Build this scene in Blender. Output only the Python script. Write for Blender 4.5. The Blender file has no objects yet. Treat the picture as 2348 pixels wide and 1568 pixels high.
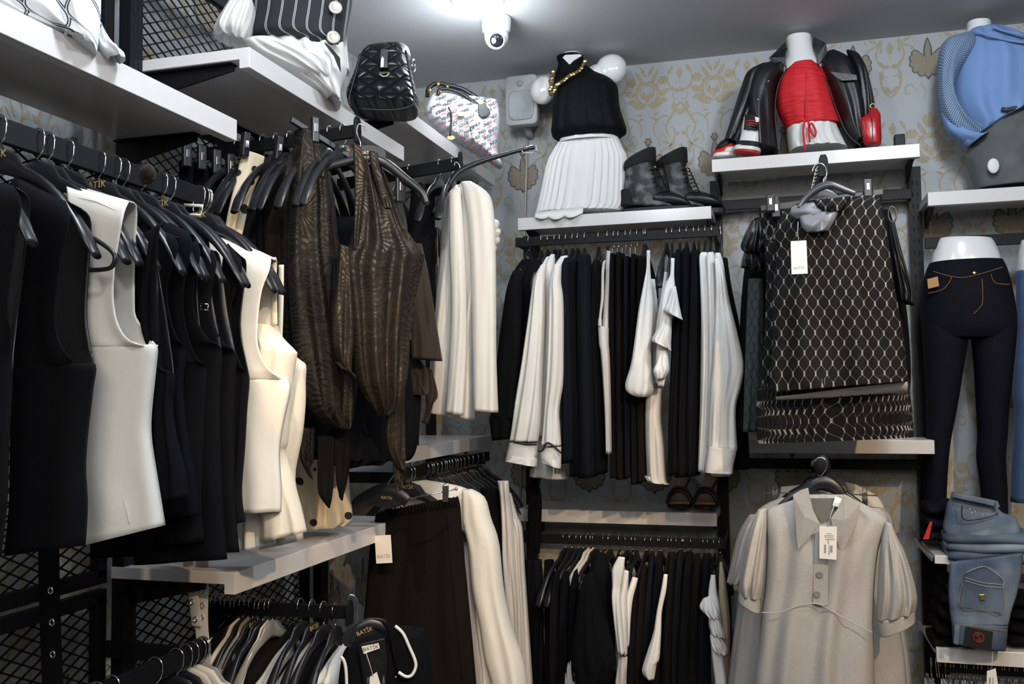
import bpy, bmesh, math, random
from mathutils import Vector as V, Matrix
from math import sin, cos, pi, sqrt
S = bpy.context.scene
COL = S.collection
random.seed(7)
# ---------------------------------------------------------------- camera
F = 2150.; YAW = -.28; PIT = .056; ROL = -.0106; CZ = 1.45
_cy, _sy, _cp, _sp = cos(YAW), sin(YAW), cos(PIT), sin(PIT)
FW = V((_sy*_cp, _cy*_cp, _sp)); _r = V((_cy, -_sy, 0)); _u = _r.cross(FW)
RT = _r*cos(ROL) + _u*sin(ROL); UP = -_r*sin(ROL) + _u*cos(ROL)
EYE = V((0, 0, CZ))
cd = bpy.data.cameras.new('camera'); cd.sensor_width = 36; cd.lens = F*36/2348
cam = bpy.data.objects.new('camera', cd); COL.objects.link(cam)
cam.matrix_world = Matrix(((RT.x, UP.x, -FW.x, 0), (RT.y, UP.y, -FW.y, 0), (RT.z, UP.z, -FW.z, CZ), (0, 0, 0, 1)))
cd.clip_start = .05
S.camera = cam
S.view_settings.view_transform = 'Standard'; S.view_settings.look = 'None'
S.view_settings.gamma = 1; S.view_settings.use_curve_mapping = False
S.view_settings.exposure = 0.4
w = bpy.data.worlds.new('world'); S.world = w; w.use_nodes = True
w.node_tree.nodes['Background'].inputs[0].default_value = (.55, .62, .75, 1)
w.node_tree.nodes['Background'].inputs[1].default_value = .012

def lamp(name, kind, loc, energy, color, to=None, **k):
    d = bpy.data.lights.new(name, kind); d.energy = energy; d.color = color
    for a, b in k.items(): setattr(d, a, b)
    o = bpy.data.objects.new(name, d); COL.objects.link(o); o.location = loc
    if to is not None:
        o.rotation_euler = (V(to) - V(loc)).to_track_quat('-Z', 'Y').to_euler()
    return o
CEIL = 3.0; YW = 4.35; XW = -1.84
COOL = (.87, .94, 1.0); WARM = (1.0, .70, .40)
# cool ceiling lamp plus added fill, warm track spots behind the viewer
lamp('ceiling_lamp_and_fill', 'POINT', (-1.11, 3.42, 2.82), 6, COOL, shadow_soft_size=.07)
lamp('ceiling_lamp_and_fill', 'POINT', (-.75, 1.5, 2.88), 30, COOL, shadow_soft_size=.09)  # this and the next two are added general fill, no fixtures
lamp('ceiling_lamp_and_fill', 'POINT', (.55, 2.5, 2.88), 38, COOL, shadow_soft_size=.09)
lamp('ceiling_lamp_and_fill', 'POINT', (.6, .1, 2.88), 40, (.88, .94, 1.0), shadow_soft_size=.09)
lamp('track_spot', 'SPOT', (-.42, .3, 2.8), 120, WARM, (-1.16, 2.85, 1.0), spot_size=.27, spot_blend=.25, shadow_soft_size=.02)
lamp('track_spot', 'SPOT', (1.15, .3, 2.75), 165, WARM, (-1.2, 3.0, 1.1), spot_size=.62, spot_blend=.35, shadow_soft_size=.03)
lamp('track_spot', 'SPOT', (1.5, .6, 2.8), 170, WARM, (.4, 3.9, .95), spot_size=.6, spot_blend=.4, shadow_soft_size=.03)
lamp('shop_fill', 'AREA', (.3, -1.2, 2.5), 30, (1, .90, .78), (-1.2, 2, 1.3), shape='RECTANGLE', size=2.2, size_y=1.0)

# ---------------------------------------------------------------- pixel to place
def ray(x, y): return FW + RT*((x-1174)/F) - UP*((y-784)/F)
def PX(x, y, X): d = ray(x, y); return EYE + d*(X/d.x)
def PY(x, y, Y): d = ray(x, y); return EYE + d*(Y/d.y)
def PZ(x, y, Z): d = ray(x, y); return EYE + d*((Z-CZ)/d.z)
class Plane:
    """vertical plane through p with horizontal direction u; n looks towards the viewer"""
    def __init__(s, p, yaw=0):
        s.p = V(p); s.u = V((cos(yaw), sin(yaw), 0)); s.n = s.u.cross(V((0, 0, 1)))
        if s.n.dot(EYE - s.p) < 0: s.n = -s.n
    def at(s, x, y, off=0):
        d = ray(x, y); q = s.p + s.n*off
        return EYE + d*((q-EYE).dot(s.n)/d.dot(s.n))
def YP(Y): return Plane((0, Y, 1))
def XP(X): return Plane((X, 0, 1), pi/2)

# ---------------------------------------------------------------- materials
MATS = {}
class NT:
    def __init__(s, name):
        s.m = bpy.data.materials.new(name); s.m.use_nodes = True
        s.t = s.m.node_tree; s.b = s.t.nodes['Principled BSDF']
    def n(s, k, **kw):
        x = s.t.nodes.new(k)
        for a, b in kw.items():
            if a[0] == 'i' and a[1:].isdigit():
                i = int(a[1:])
                if isinstance(b, bpy.types.NodeSocket): s.t.links.new(b, x.inputs[i])
                else: x.inputs[i].default_value = b
            else: setattr(x, a, b)
        return x
    def math(s, op, a, b=0., c=0.): return s.n('ShaderNodeMath', operation=op, i0=a, i1=b, i2=c).outputs[0]
    def mix(s, f, a, b):
        x = s.t.nodes.new('ShaderNodeMix'); x.data_type = 'RGBA'
        for i, v in ((0, f), (6, a), (7, b)):
            if isinstance(v, bpy.types.NodeSocket): s.t.links.new(v, x.inputs[i])
            else: x.inputs[i].default_value = v if i == 0 else (*v, 1)
        return x.outputs[2]
    def set(s, k, v):
        if isinstance(v, bpy.types.NodeSocket): s.t.links.new(v, s.b.inputs[k])
        else: s.b.inputs[k].default_value = v
    def obj(s): return s.n('ShaderNodeTexCoord').outputs['Object']
    def uv(s):
        x = s.n('ShaderNodeSeparateXYZ', i0=s.n('ShaderNodeTexCoord').outputs['UV'])
        return x.outputs[0], x.outputs[1]
    def bump(s, h, st=.2, d=.001):
        b = s.t.nodes.new('ShaderNodeBump'); b.inputs['Strength'].default_value = st; b.inputs['Distance'].default_value = d
        s.t.links.new(h, b.inputs['Height']); s.t.links.new(b.outputs[0], s.b.inputs['Normal'])
def M(name, c=None, r=.5, metal=0, var=.12, scale=30, bump=0, bscale=200, sheen=0, spec=.5, trans=0, coat=0, stretch=None):
    if name in MATS: return MATS[name]
    q = NT(name)
    co = q.obj()
    if stretch:
        mp = q.n('ShaderNodeMapping'); q.t.links.new(co, mp.inputs[0]); mp.inputs[3].default_value = stretch; cc = mp.outputs[0]
    else: cc = co
    nz = q.n('ShaderNodeTexNoise'); q.t.links.new(cc, nz.inputs['Vector']); nz.inputs['Scale'].default_value = scale; nz.inputs['Detail'].default_value = 3
    q.set('Base Color', q.mix(nz.outputs[0], tuple(max(0, x*(1-var)) for x in c), tuple(min(1, x*(1+var)) for x in c)))
    q.set('Roughness', r); q.set('Metallic', metal); q.set('Specular IOR Level', spec)
    if sheen: q.set('Sheen Weight', sheen); q.set('Sheen Roughness', .4)
    if trans: q.set('Transmission Weight', trans)
    if coat: q.set('Coat Weight', coat)
    if bump:
        n2 = q.n('ShaderNodeTexNoise'); q.t.links.new(cc, n2.inputs['Vector']); n2.inputs['Scale'].default_value = bscale
        q.bump(n2.outputs[0], bump, .002)
    MATS[name] = q.m; return q.m
def clothmat(name, c, r=.85, rib=0, sheen=.15, spec=.3, var=.1, sub=0):
    """woven cloth: fine weave bump plus slow crumple bump"""
    if name in MATS: return MATS[name]
    q = NT(name); co = q.obj()
    a = q.n('ShaderNodeTexNoise'); q.t.links.new(co, a.inputs['Vector']); a.inputs['Scale'].default_value = 14; a.inputs['Detail'].default_value = 4
    q.set('Base Color', q.mix(a.outputs[0], tuple(x*(1-var) for x in c), tuple(min(1, x*(1+var)) for x in c)))
    b = q.n('ShaderNodeTexNoise'); q.t.links.new(co, b.inputs['Vector']); b.inputs['Scale'].default_value = 700
    h = q.math('ADD', q.math('MULTIPLY', b.outputs[0], .12), a.outputs[0])
    q.bump(h, .35, .006)
    q.set('Roughness', r); q.set('Specular IOR Level', spec); q.set('Sheen Weight', sheen); q.set('Sheen Roughness', .35)
    if sub: q.set('Subsurface Weight', 0)
    MATS[name] = q.m; return q.m

# ---------------------------------------------------------------- mesh builder
class MB:
    def __init__(s): s.v = []; s.f = []; s.mi = []; s.uv = {}; s.sm = []
    def add(s, vs, fs, mi=0, uvs=None, smooth=False):
        o = len(s.v); s.v += [V(x) for x in vs]
        for f in fs:
            s.f.append(tuple(o+i for i in f)); s.mi.append(mi); s.sm.append(smooth)
        if uvs:
            for i, q in enumerate(uvs): s.uv[o+i] = q
        return s
    def box(s, a, b, mi=0, bev=0):
        a = V(a); b = V(b)
        lo = V([min(a[i], b[i]) for i in range(3)]); hi = V([max(a[i], b[i]) for i in range(3)])
        vs = [(x, y, z) for x in (lo.x, hi.x) for y in (lo.y, hi.y) for z in (lo.z, hi.z)]
        return s.add(vs, [(0,1,3,2),(4,6,7,5),(0,4,5,1),(2,3,7,6),(0,2,6,4),(1,5,7,3)], mi)
    def obox(s, c, ax, ay, az, mi=0):
        c = V(c); ax = V(ax); ay = V(ay); az = V(az)
        vs = [c+ax*i+ay*j+az*k for i in (-1, 1) for j in (-1, 1) for k in (-1, 1)]
        return s.add(vs, [(0,1,3,2),(4,6,7,5),(0,4,5,1),(2,3,7,6),(0,2,6,4),(1,5,7,3)], mi)
    def bar(s, a, b, w, h, up=(0, 0, 1), mi=0):
        a = V(a); b = V(b); d = b-a
        side = d.cross(V(up)).normalized(); u2 = side.cross(d).normalized()
        return s.obox((a+b)/2, d/2, side*w/2, u2*h/2, mi)
    def tube(s, pts, r, n=8, mi=0, cap=True, closed=False, flat=1., fup=None):
        pts = [V(p) for p in pts]; m = len(pts)
        rs = r if isinstance(r, (list, tuple)) else [r]*m
        T = []
        for i in range(m):
            if closed: d = pts[(i+1) % m]-pts[i-1]
            else: d = pts[min(i+1, m-1)]-pts[max(i-1, 0)]
            T.append(d.normalized() if d.length > 1e-9 else V((0, 0, 1)))
        up = V(fup) if fup else (V((0, 0, 1)) if abs(T[0].z) < .9 else V((1, 0, 0)))
        nx = (up - T[0]*up.dot(T[0])).normalized()
        vs = []
        for i in range(m):
            nx = (nx - T[i]*nx.dot(T[i]));
            if nx.length < 1e-6: nx = T[i].orthogonal()
            nx.normalize(); ny = T[i].cross(nx)
            for k in range(n):
                a = 2*pi*k/n
                vs.append(pts[i]+nx*cos(a)*rs[i]*flat+ny*sin(a)*rs[i])
        fs = []
        for i in range(m if closed else m-1):
            j = (i+1) % m
            for k in range(n):
                fs.append((i*n+k, i*n+(k+1) % n, j*n+(k+1) % n, j*n+k))
        if cap and not closed: fs.append(tuple(range(n))[::-1]); fs.append(tuple((m-1)*n+k for k in range(n)))
        return s.add(vs, fs, mi, smooth=True)
    def lathe(s, c, prof, n=24, axis=(0, 0, 1), mi=0, sx=1, sy=1):
        c = V(c); ax = V(axis).normalized(); a = ax.orthogonal().normalized(); b = ax.cross(a)
        vs = []
        for r, h in prof:
            for k in range(n):
                t = 2*pi*k/n; vs.append(c+ax*h+a*cos(t)*r*sx+b*sin(t)*r*sy)
        m = len(prof)
        fs = [(i*n+k, i*n+(k+1) % n, (i+1)*n+(k+1) % n, (i+1)*n+k) for i in range(m-1) for k in range(n)]
        fs.append(tuple(range(n))[::-1]); fs.append(tuple((m-1)*n+k for k in range(n)))
        return s.add(vs, fs, mi, smooth=True)
    def rings(s, rings, mi=0, cap0=True, cap1=True, uvs=None):
        n = len(rings[0]); vs = [p for r in rings for p in r]; m = len(rings)
        fs = [(i*n+k, i*n+(k+1) % n, (i+1)*n+(k+1) % n, (i+1)*n+k) for i in range(m-1) for k in range(n)]
        if cap0: fs.append(tuple(range(n))[::-1])
        if cap1: fs.append(tuple((m-1)*n+k for k in range(n)))
        return s.add(vs, fs, mi, uvs, True)
    def prism(s, pts, off, mi=0, smooth=False):
        """closed outline (3-D points, flat) pushed by off"""
        pts = [V(p) for p in pts]; off = V(off); n = len(pts)
        vs = pts+[p+off for p in pts]
        fs = [tuple(range(n)), tuple(range(2*n-1, n-1, -1))]+[(i, i+n, (i+1) % n+n, (i+1) % n) for i in range(n)]
        return s.add(vs, fs, mi, smooth=smooth)
    def blob(s, c, r, n=14, mi=0, rot=None, pw=1.):
        c = V(c); vs = []; m = n//2
        R = rot or Matrix.Identity(3)
        sg = lambda t: math.copysign(abs(t)**pw, t)
        for i in range(m+1):
            ph = pi*i/m-pi/2
            for k in range(n):
                a = 2*pi*k/n
                vs.append(c+R@V((r[0]*sg(cos(ph))*sg(cos(a)), r[1]*sg(cos(ph))*sg(sin(a)), r[2]*sg(sin(ph)))))
        fs = [(i*n+k, i*n+(k+1) % n, (i+1)*n+(k+1) % n, (i+1)*n+k) for i in range(m) for k in range(n)]
        return s.add(vs, fs, mi, smooth=True)
    def build(s, name, mats, parent=None, solid=0, bev=0, sub=0, weld=False, label=None):
        if not isinstance(mats, (list, tuple)): mats = [mats]
        o_ = V(parent.matrix_basis.translation) if parent is not None else V((0, 0, 0))
        if parent is not None and parent.parent is not None: o_ = o_ + V(parent.parent.matrix_basis.translation)
        me = bpy.data.meshes.new(name)
        me.from_pydata([tuple(p-o_) for p in s.v], [], s.f)
        for m in mats: me.materials.append(m)
        me.polygons.foreach_set('material_index', s.mi)
        me.polygons.foreach_set('use_smooth', s.sm)
        if s.uv:
            ul = me.uv_layers.new(name='UVMap')
            for l in me.loops: ul.data[l.index].uv = s.uv.get(l.vertex_index, (0, 0))
        me.update()
        bm = bmesh.new(); bm.from_mesh(me)
        if weld: bmesh.ops.remove_doubles(bm, verts=bm.verts, dist=1e-5)
        bmesh.ops.recalc_face_normals(bm, faces=bm.faces)
        bm.to_mesh(me); bm.free()
        o = bpy.data.objects.new(name, me); COL.objects.link(o)
        if parent is not None: o.parent = parent
        if solid:
            md = o.modifiers.new('thickness', 'SOLIDIFY'); md.thickness = solid; md.offset = 0
        if bev:
            md = o.modifiers.new('edges', 'BEVEL'); md.width = bev; md.segments = 2; md.limit_method = 'ANGLE'
        if sub:
            md = o.modifiers.new('smooth', 'SUBSURF'); md.levels = sub; md.render_levels = sub
        if label: o['label'] = label
        return o
def tag(o, label, cat, group=None):
    o['label'] = label; o['category'] = cat
    if group: o['group'] = group
    return o
def thing(name, label, cat, loc, group=None):
    o = bpy.data.objects.new(name, None); COL.objects.link(o); o.location = V(loc); o.empty_display_size = .05
    return tag(o, label, cat, group)
def struct(o): o['kind'] = 'structure'; return o
def copy_tree(o, parent=None):
    c = o.copy(); COL.objects.link(c)
    if parent is not None: c.parent = parent
    for ch in list(o.children): copy_tree(ch, c)
    return c
ORD = ['', 'first', 'second', 'third', 'fourth', 'fifth', 'sixth', 'seventh', 'eighth', 'ninth', 'tenth', 'eleventh', 'twelfth',
       'thirteenth', 'fourteenth', 'fifteenth', 'sixteenth', 'seventeenth', 'eighteenth', 'nineteenth', 'twentieth',
       'twenty-first', 'twenty-second', 'twenty-third', 'twenty-fourth', 'twenty-fifth', 'twenty-sixth', 'twenty-seventh', 'twenty-eighth', 'twenty-ninth', 'thirtieth',
       'thirty-first', 'thirty-second', 'thirty-third', 'thirty-fourth', 'thirty-fifth', 'thirty-sixth']
def cr(P, t):
    """Catmull-Rom through a list of tuples / vectors, t in 0..len-1"""
    n = len(P)-1; i = min(int(t), n-1); f = t-i
    p0, p1, p2, p3 = P[max(i-1, 0)], P[i], P[i+1], P[min(i+2, n)]
    g = lambda a, b, c, d: .5*((2*b)+(-a+c)*f+(2*a-5*b+4*c-d)*f*f+(-a+3*b-3*c+d)*f**3)
    if isinstance(p0, V): return V([g(p0[k], p1[k], p2[k], p3[k]) for k in range(3)])
    return tuple(g(p0[k], p1[k], p2[k], p3[k]) for k in range(len(p0)))
def smooth_path(P, m): return [cr(P, (len(P)-1)*i/(m-1)) for i in range(m)]
def text_mesh(name, txt, size, o, u, v, mat_, parent=None, depth=.0006, align='CENTER', bold=0.):
    c = bpy.data.curves.new(name, 'FONT'); c.body = txt; c.size = size; c.extrude = depth/size*size; c.align_x = align; c.align_y = 'CENTER'; c.resolution_u = 3; c.offset = size*bold
    t = bpy.data.objects.new(name, c); COL.objects.link(t)
    bpy.context.view_layer.update()
    me = bpy.data.meshes.new_from_object(t.evaluated_get(bpy.context.evaluated_depsgraph_get()))
    bpy.data.objects.remove(t); bpy.data.curves.remove(c)
    u = V(u).normalized(); v = V(v).normalized(); n = u.cross(v)
    o = V(o)
    p = V((0, 0, 0))
    if parent is not None:
        p = V(parent.location) if parent.parent is None else V(parent.location)+V(parent.parent.location)
    for q in me.vertices: q.co = o+u*q.co.x+v*q.co.y+n*q.co.z-p
    me.name = name; me.materials.clear(); me.materials.append(mat_)
    ob = bpy.data.objects.new(name, me); COL.objects.link(ob)
    if parent is not None: ob.parent = parent
    return ob
# ================================================================ the room
white_paint = M('ceiling_paint', (.52, .53, .55), .75, var=.03, bump=.05)
plain = M('plain_wall_paint', (.45, .47, .5), .8, var=.05)
wp_base = M('wallpaper_ground', (.37, .40, .425), .5, var=.05, scale=8, bump=.08, bscale=400)
wp_gold = M('wallpaper_beige_print', (.36, .31, .215), .5, var=.25, scale=60, bump=.3, bscale=900)
wp_dark = M('wallpaper_dark_print', (.045, .055, .06), .4, var=.2)
wp_lotus = M('wallpaper_lotus_print', (.24, .20, .14), .4, var=.3, scale=120, bump=.3, bscale=900)
def leafpoly(cx, cz, ang, L, W, lobes=0):
    pts = []; n = 10
    for i in range(n+1):
        t = i/n; w = W*.5*sin(pi*t**.8)**.8 if 0 < t < 1 else 0
        if lobes: w *= 1-.28*abs(sin(lobes*pi*t))
        pts.append((t*L, w))
    pts += [(t, -w_) for t, w_ in pts[-2:0:-1]]
    c, s = cos(ang), sin(ang)
    return [(cx+a*c-b*s, cz+a*s+b*c) for a, b in pts]
def stroke(P, w0, w1, m=14):
    w0 *= 1.35; w1 *= 1.35
    Q = [cr(P, (len(P)-1)*i/(m-1)) for i in range(m)]; out = []
    for i, q in enumerate(Q):
        a = Q[min(i+1, m-1)]; b = Q[max(i-1, 0)]
        d = (a[0]-b[0], a[1]-b[1]); L = max(1e-9, sqrt(d[0]**2+d[1]**2)); nn = (-d[1]/L, d[0]/L)
        w = (w0+(w1-w0)*i/(m-1))*(.6+.4*sin(pi*i/(m-1)))/2
        out.append(((q[0]+nn[0]*w, q[1]+nn[1]*w), (q[0]-nn[0]*w, q[1]-nn[1]*w)))
    R = [[out[i][0], out[i+1][0], out[i+1][1], out[i][1]] for i in range(m-1)]
    def conv(q):
        sg = [(q[(j+1) % 4][0]-q[j][0])*(q[(j+2) % 4][1]-q[(j+1) % 4][1])-(q[(j+1) % 4][1]-q[j][1])*(q[(j+2) % 4][0]-q[(j+1) % 4][0]) for j in range(4)]
        return min(sg) > 0 or max(sg) < 0
    return [q for q in R if conv(q)]
def disc(cx, cz, rx, rz, n=12, a0=0, lob=0):
    n = 36
    return [(cx+rx*(1+lob*cos(6*(2*pi*k/n)))*cos(2*pi*k/n), cz+rz*(1+lob*cos(6*(2*pi*k/n)))*sin(2*pi*k/n)) for k in range(n)]
def petal(cx, cz, ang, L, W):
    pts = []
    for i in range(13):
        a = -pi/2*1.0+pi*i/12; pts.append((L-W*.55+W*.55*cos(a), W*.5*sin(a)))
    pts = [(0, -W*.12)]+pts+[(0, W*.12)]
    c, s = cos(ang), sin(ang)
    return [(cx+a*c-b*s, cz+a*s+b*c) for a, b in pts]
def tile():
    g = []
    def both(pl):
        for p in pl: g.append((p, 0)); g.append(([(-x, z) for x, z in p][::-1], 0))
    D = pi/180
    # big floral medallion
    z = .18
    for a, L, W in ((90, .075, .022), (74, .07, .02), (60, .062, .02)):
        both([leafpoly(.004, z+.055, a*D, L, W, 2)])
    both([leafpoly(.018, z+.02, 62*D, .075, .026, 3), leafpoly(.03, z+.005, 40*D, .03, .012)])
    both([disc(.073, z+.033, .022, .022, 18, 0, .09), disc(.073, z+.033, .008, .008)])
    both(stroke([(.004, z+.03), (.035, z+.018), (.052, z-.02), (.04, z-.062), (.004, z-.082)], .012, .014, 18))
    both(stroke([(.0, z+.012), (.02, z+.012), (.034, z-.015), (.022, z-.05)], .005, .006, 12))
    both([leafpoly(.056, z-.035, 28*D, .055, .04, 3), leafpoly(.05, z-.055, -8*D, .05, .03, 3), leafpoly(.012, z-.095, 26*D, .085, .034, 4)])
    both([leafpoly(.006, z-.055, 70*D, .05, .016), leafpoly(.008, z-.045, 32*D, .032, .014)])
    g.append((leafpoly(0, z-.07, 90*D, .045, .022), 0))
    g.append((disc(0, z+.02, .012, .01, 12, 0, .1), 0))
    # scrolls under the medallion
    both(stroke([(.035, z-.23), (.028, z-.19), (.045, z-.155), (.085, z-.135), (.10, z-.16), (.085, z-.185), (.07, z-.17)], .005, .007, 22))
    both(stroke([(.10, z-.24), (.085, z-.19), (.11, z-.14), (.135, z-.10), (.152, z-.075)], .006, .011, 16))
    both([leafpoly(.045, z-.155, 150*D, .035, .014, 2), leafpoly(.052, z-.12, 200*D, .03, .012, 2), leafpoly(.118, z-.115, 80*D, .045, .026, 3), leafpoly(.125, z-.10, -50*D, .055, .028, 3)])
    both(stroke([(.06, z-.30), (.10, z-.28), (.125, z-.235), (.12, z-.20), (.105, z-.195)], .006, .005, 14))
    both([leafpoly(.10, z-.27, 155*D, .04, .018, 2), leafpoly(.125, z-.235, 40*D, .03, .022, 2), leafpoly(.07, z-.295, -130*D, .035, .016, 2)])
    # between the columns: small upright leaf inside two arcs
    for zz in (z+.055, z-.305):
        p = leafpoly(.1525, zz-.02, 90*D, .055, .034, 2); g.append((p, 0))
        g.append(([(.1505, zz-.045), (.1545, zz-.045), (.1535, zz-.015), (.1515, zz-.015)], 0))
        both(stroke([(.135, zz-.075), (.105, zz-.055), (.095, zz-.015), (.108, zz+.02)], .009, .004, 12))
        both([leafpoly(.105, zz-.05, -60*D, .035, .02, 2), leafpoly(.1, zz+.005, 60*D, .045, .022, 3), leafpoly(.13, zz-.072, -20*D, .022, .02)])
        both(stroke([(.145, zz-.12), (.125, zz-.115), (.118, zz-.09), (.135, zz-.085)], .004, .003, 10))
    both([leafpoly(.1525, z-.03, 90*D, .03, .016, 2)])
    # scrolls round the lotus
    z = -.18
    both(stroke([(.09, z+.11), (.065, z+.14), (.05, z+.10), (.062, z+.085)], .004, .004, 12))
    both(stroke([(.02, z-.175), (.012, z-.14), (.03, z-.115), (.03, z-.10)], .004, .003, 12))
    both(stroke([(.15, z-.16), (.12, z-.12), (.11, z-.06), (.13, z-.02)], .009, .005, 14))
    both([leafpoly(.12, z-.08, 110*D, .045, .016, 3), leafpoly(.118, z-.11, -40*D, .05, .026, 3), leafpoly(.11, z+.04, 70*D, .03, .014)])
    both(stroke([(.05, z-.14), (.07, z-.11), (.095, z-.12), (.09, z-.15), (.075, z-.145)], .004, .006, 14))
    # the dark-edged lotus
    z += .01
    for a, L, W in ((-66, .082, .036), (-40, .082, .036), (-16, .080, .036), (8, .078, .034), (30, .076, .032)):
        for k, p in enumerate([petal(0, z-.012, a*D, L, W), petal(.008*cos(a*D), z-.012+.008*sin(a*D), a*D, L-.013, W-.009)]):
            g.append((p, 1+k)); g.append(([(-x, q) for x, q in p][::-1], 1+k))
    g.append((petal(0, z-.01, -90*D, .085, .034), 1)); g.append((petal(0, z-.02, -90*D, .07, .024), 2)); g.append((leafpoly(0, z-.07, -90*D, .035, .02), 1))
    g.append((leafpoly(0, z-.03, 90*D, .115, .036), 1)); g.append((leafpoly(0, z-.024, 90*D, .10, .024), 2))
    g.append((leafpoly(0, z-.015, 90*D, .04, .012), 1))
    g.append((disc(0, z+.095, .016, .018, 18, 0, .14), 1)); g.append((disc(0, z+.096, .011, .013, 12), 2))
    return g
TILE = tile()
def paper(name, x0, x1, z0, z1, colx, place, phase, flip=False):
    mb = MB()
    P = lambda x, z, h: place(x, z, h)
    mb.add([P(x0, z0, 0), P(x1, z0, 0), P(x1, z1, 0), P(x0, z1, 0)], [(0, 1, 2, 3)], 0)
    mb.add([P(x0, z0, -.08), P(x1, z0, -.08), P(x1, z1, -.08), P(x0, z1, -.08)], [(3, 2, 1, 0)], 0)
    cnt = 0
    i0 = int((x0-colx)/.305)-1; i1 = int((x1-colx)/.305)+2
    for i in range(i0, i1+1):
        cx = colx+i*.305
        zc = 2.70+phase(cx)
        k = -6
        while zc+k*.72 < z1+.4:
            c0 = zc+k*.72; k += 1
            if c0+.4 < z0: continue
            for p, l in TILE:
                q = [(cx+a, c0+b) for a, b in p]
                if min(a for a, b in q) < x0 or max(a for a, b in q) > x1 or min(b for a, b in q) < z0 or max(b for a, b in q) > z1: continue
                if sum(q[j][0]*q[(j+1) % len(q)][1]-q[(j+1) % len(q)][0]*q[j][1] for j in range(len(q))) < 0: q = q[::-1]
                if flip: q = q[::-1]
                mb.add([P(a, b, .0006+.0005*l+.000012*(cnt % 25)) for a, b in q], [tuple(range(len(q)))], (1, 2, 3)[l])
                cnt += 1
    me = mb
    o = bpy.data.meshes.new(name); o.from_pydata([tuple(p) for p in me.v], [], me.f)
    for m in (wp_base, wp_gold, wp_dark, wp_lotus): o.materials.append(m)
    o.polygons.foreach_set('material_index', me.mi); o.update()
    ob = bpy.data.objects.new(name, o); COL.objects.link(ob); return struct(ob)
paper('wall_back', XW, 1.9, 0, CEIL, -.576, lambda x, z, h: V((x, YW-h, z)), lambda cx: 0 if cx < .1 else -.36+.01)
paper('wall_left', -1.8, YW, 0, CEIL, 2.705, lambda y, z, h: V((XW+h, y, z)), lambda c: .24)
mb = MB(); mb.box((XW-.1, -1.9, -.1), (2.4, YW+.1, 0)); struct(mb.build('floor', M('floor_tile', (.18, .17, .16), .35)))
mb = MB(); mb.box((XW-.1, -1.9, CEIL), (2.4, YW+.1, CEIL+.1)); struct(mb.build('ceiling', white_paint))
mb = MB(); mb.box((2.3, -1.9, 0), (2.4, YW, CEIL)); struct(mb.build('wall_right', M('right_wall_dark', (.1, .1, .1), .8)))
mb = MB(); mb.box((XW-.1, -1.9, 0), (2.4, -1.8, CEIL)); struct(mb.build('wall_front', M('right_wall_dark', (.1, .1, .1), .8)))
# ---------------------------------------------------------------- shop fitting materials
lam = M('white_laminate', (.66, .64, .64), .22, var=.02, spec=.6)
blk = M('black_powder_coat', (.0045, .005, .0065), .5, var=.2, bump=.1, bscale=500, spec=.22)
blk2 = M('black_slot_hole', (.002, .002, .002), .9)
chrome = M('chrome_wire', (.8, .8, .82), .12, 1, var=.03)
plas = M('black_hanger_plastic', (.012, .013, .017), .33, var=.2, spec=.5)
gold = M('gold_print', (.62, .47, .18), .4, .3, var=.1)
wtag = M('swing_tag_card', (.78, .76, .72), .7, var=.03)
ink = M('printed_ink', (.05, .05, .05), .7)
inkg = M('grey_printed_ink', (.28, .27, .26), .7)
def shelf_y(label, y0, y1, zb, xf, depth, fasc=.054):
    """shelf on the left wall, front edge along Y"""
    mb = MB()
    prof = [(xf, zb), (xf, zb+fasc), (xf-depth, zb+fasc), (xf-depth, zb+fasc-.03), (xf-.03, zb+fasc-.03), (xf-.03, zb)]
    mb.prism([(x, y0, z) for x, z in prof], (0, y1-y0, 0))
    o = mb.build('wall_shelf', lam, bev=.0015); return tag(o, label, 'shelf', 'white wall shelves')
def shelf_x(label, x0, x1, zb, yf, depth, fasc=.054):
    mb = MB()
    prof = [(yf, zb), (yf, zb+fasc), (yf+depth, zb+fasc), (yf+depth, zb+fasc-.03), (yf+.03, zb+fasc-.03), (yf+.03, zb)]
    mb.prism([(x0, y, z) for y, z in prof], (x1-x0, 0, 0))
    o = mb.build('wall_shelf', lam, bev=.0015); return tag(o, label, 'shelf', 'white wall shelves')
XF = -1.3
shelf_y('long white shelf at the upper left above the row of vests', .85, 2.042, 2.092, XF, .33)
shelf_y('white shelf carrying the pinstripe vest mannequin', 2.097, 3.128, 2.30, XF, .36)
shelf_y('white shelf by the corner carrying the printed handbag', 3.15, 4.25, 2.449, XF, .36)
shelf_y('low white shelf carrying the polka dot dress hem', 2.044, 3.11, .968, XF, .36)
shelf_y('low white shelf below the cream coat by the corner', 3.125, 4.15, 1.209, XF, .34)
BS = shelf_x('white shelf under the black blouse mannequin and boots', -1.118, -.27, 2.182, 4.0, .30)
shelf_x('white shelf under the red top mannequin', -.263, .551, 2.379, 4.0, .30)
shelf_x('white shelf at the right edge under the blue sweater mannequin', .574, 1.35, 2.18, 4.0, .30)
shelf_x('white shelf behind the patterned top and pleated skirt', -.143, .566, 1.20, 4.0, .30)
shelf_x('white shelf carrying the black sandals', -1.13, -.276, .895, 4.0, .30)

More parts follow.
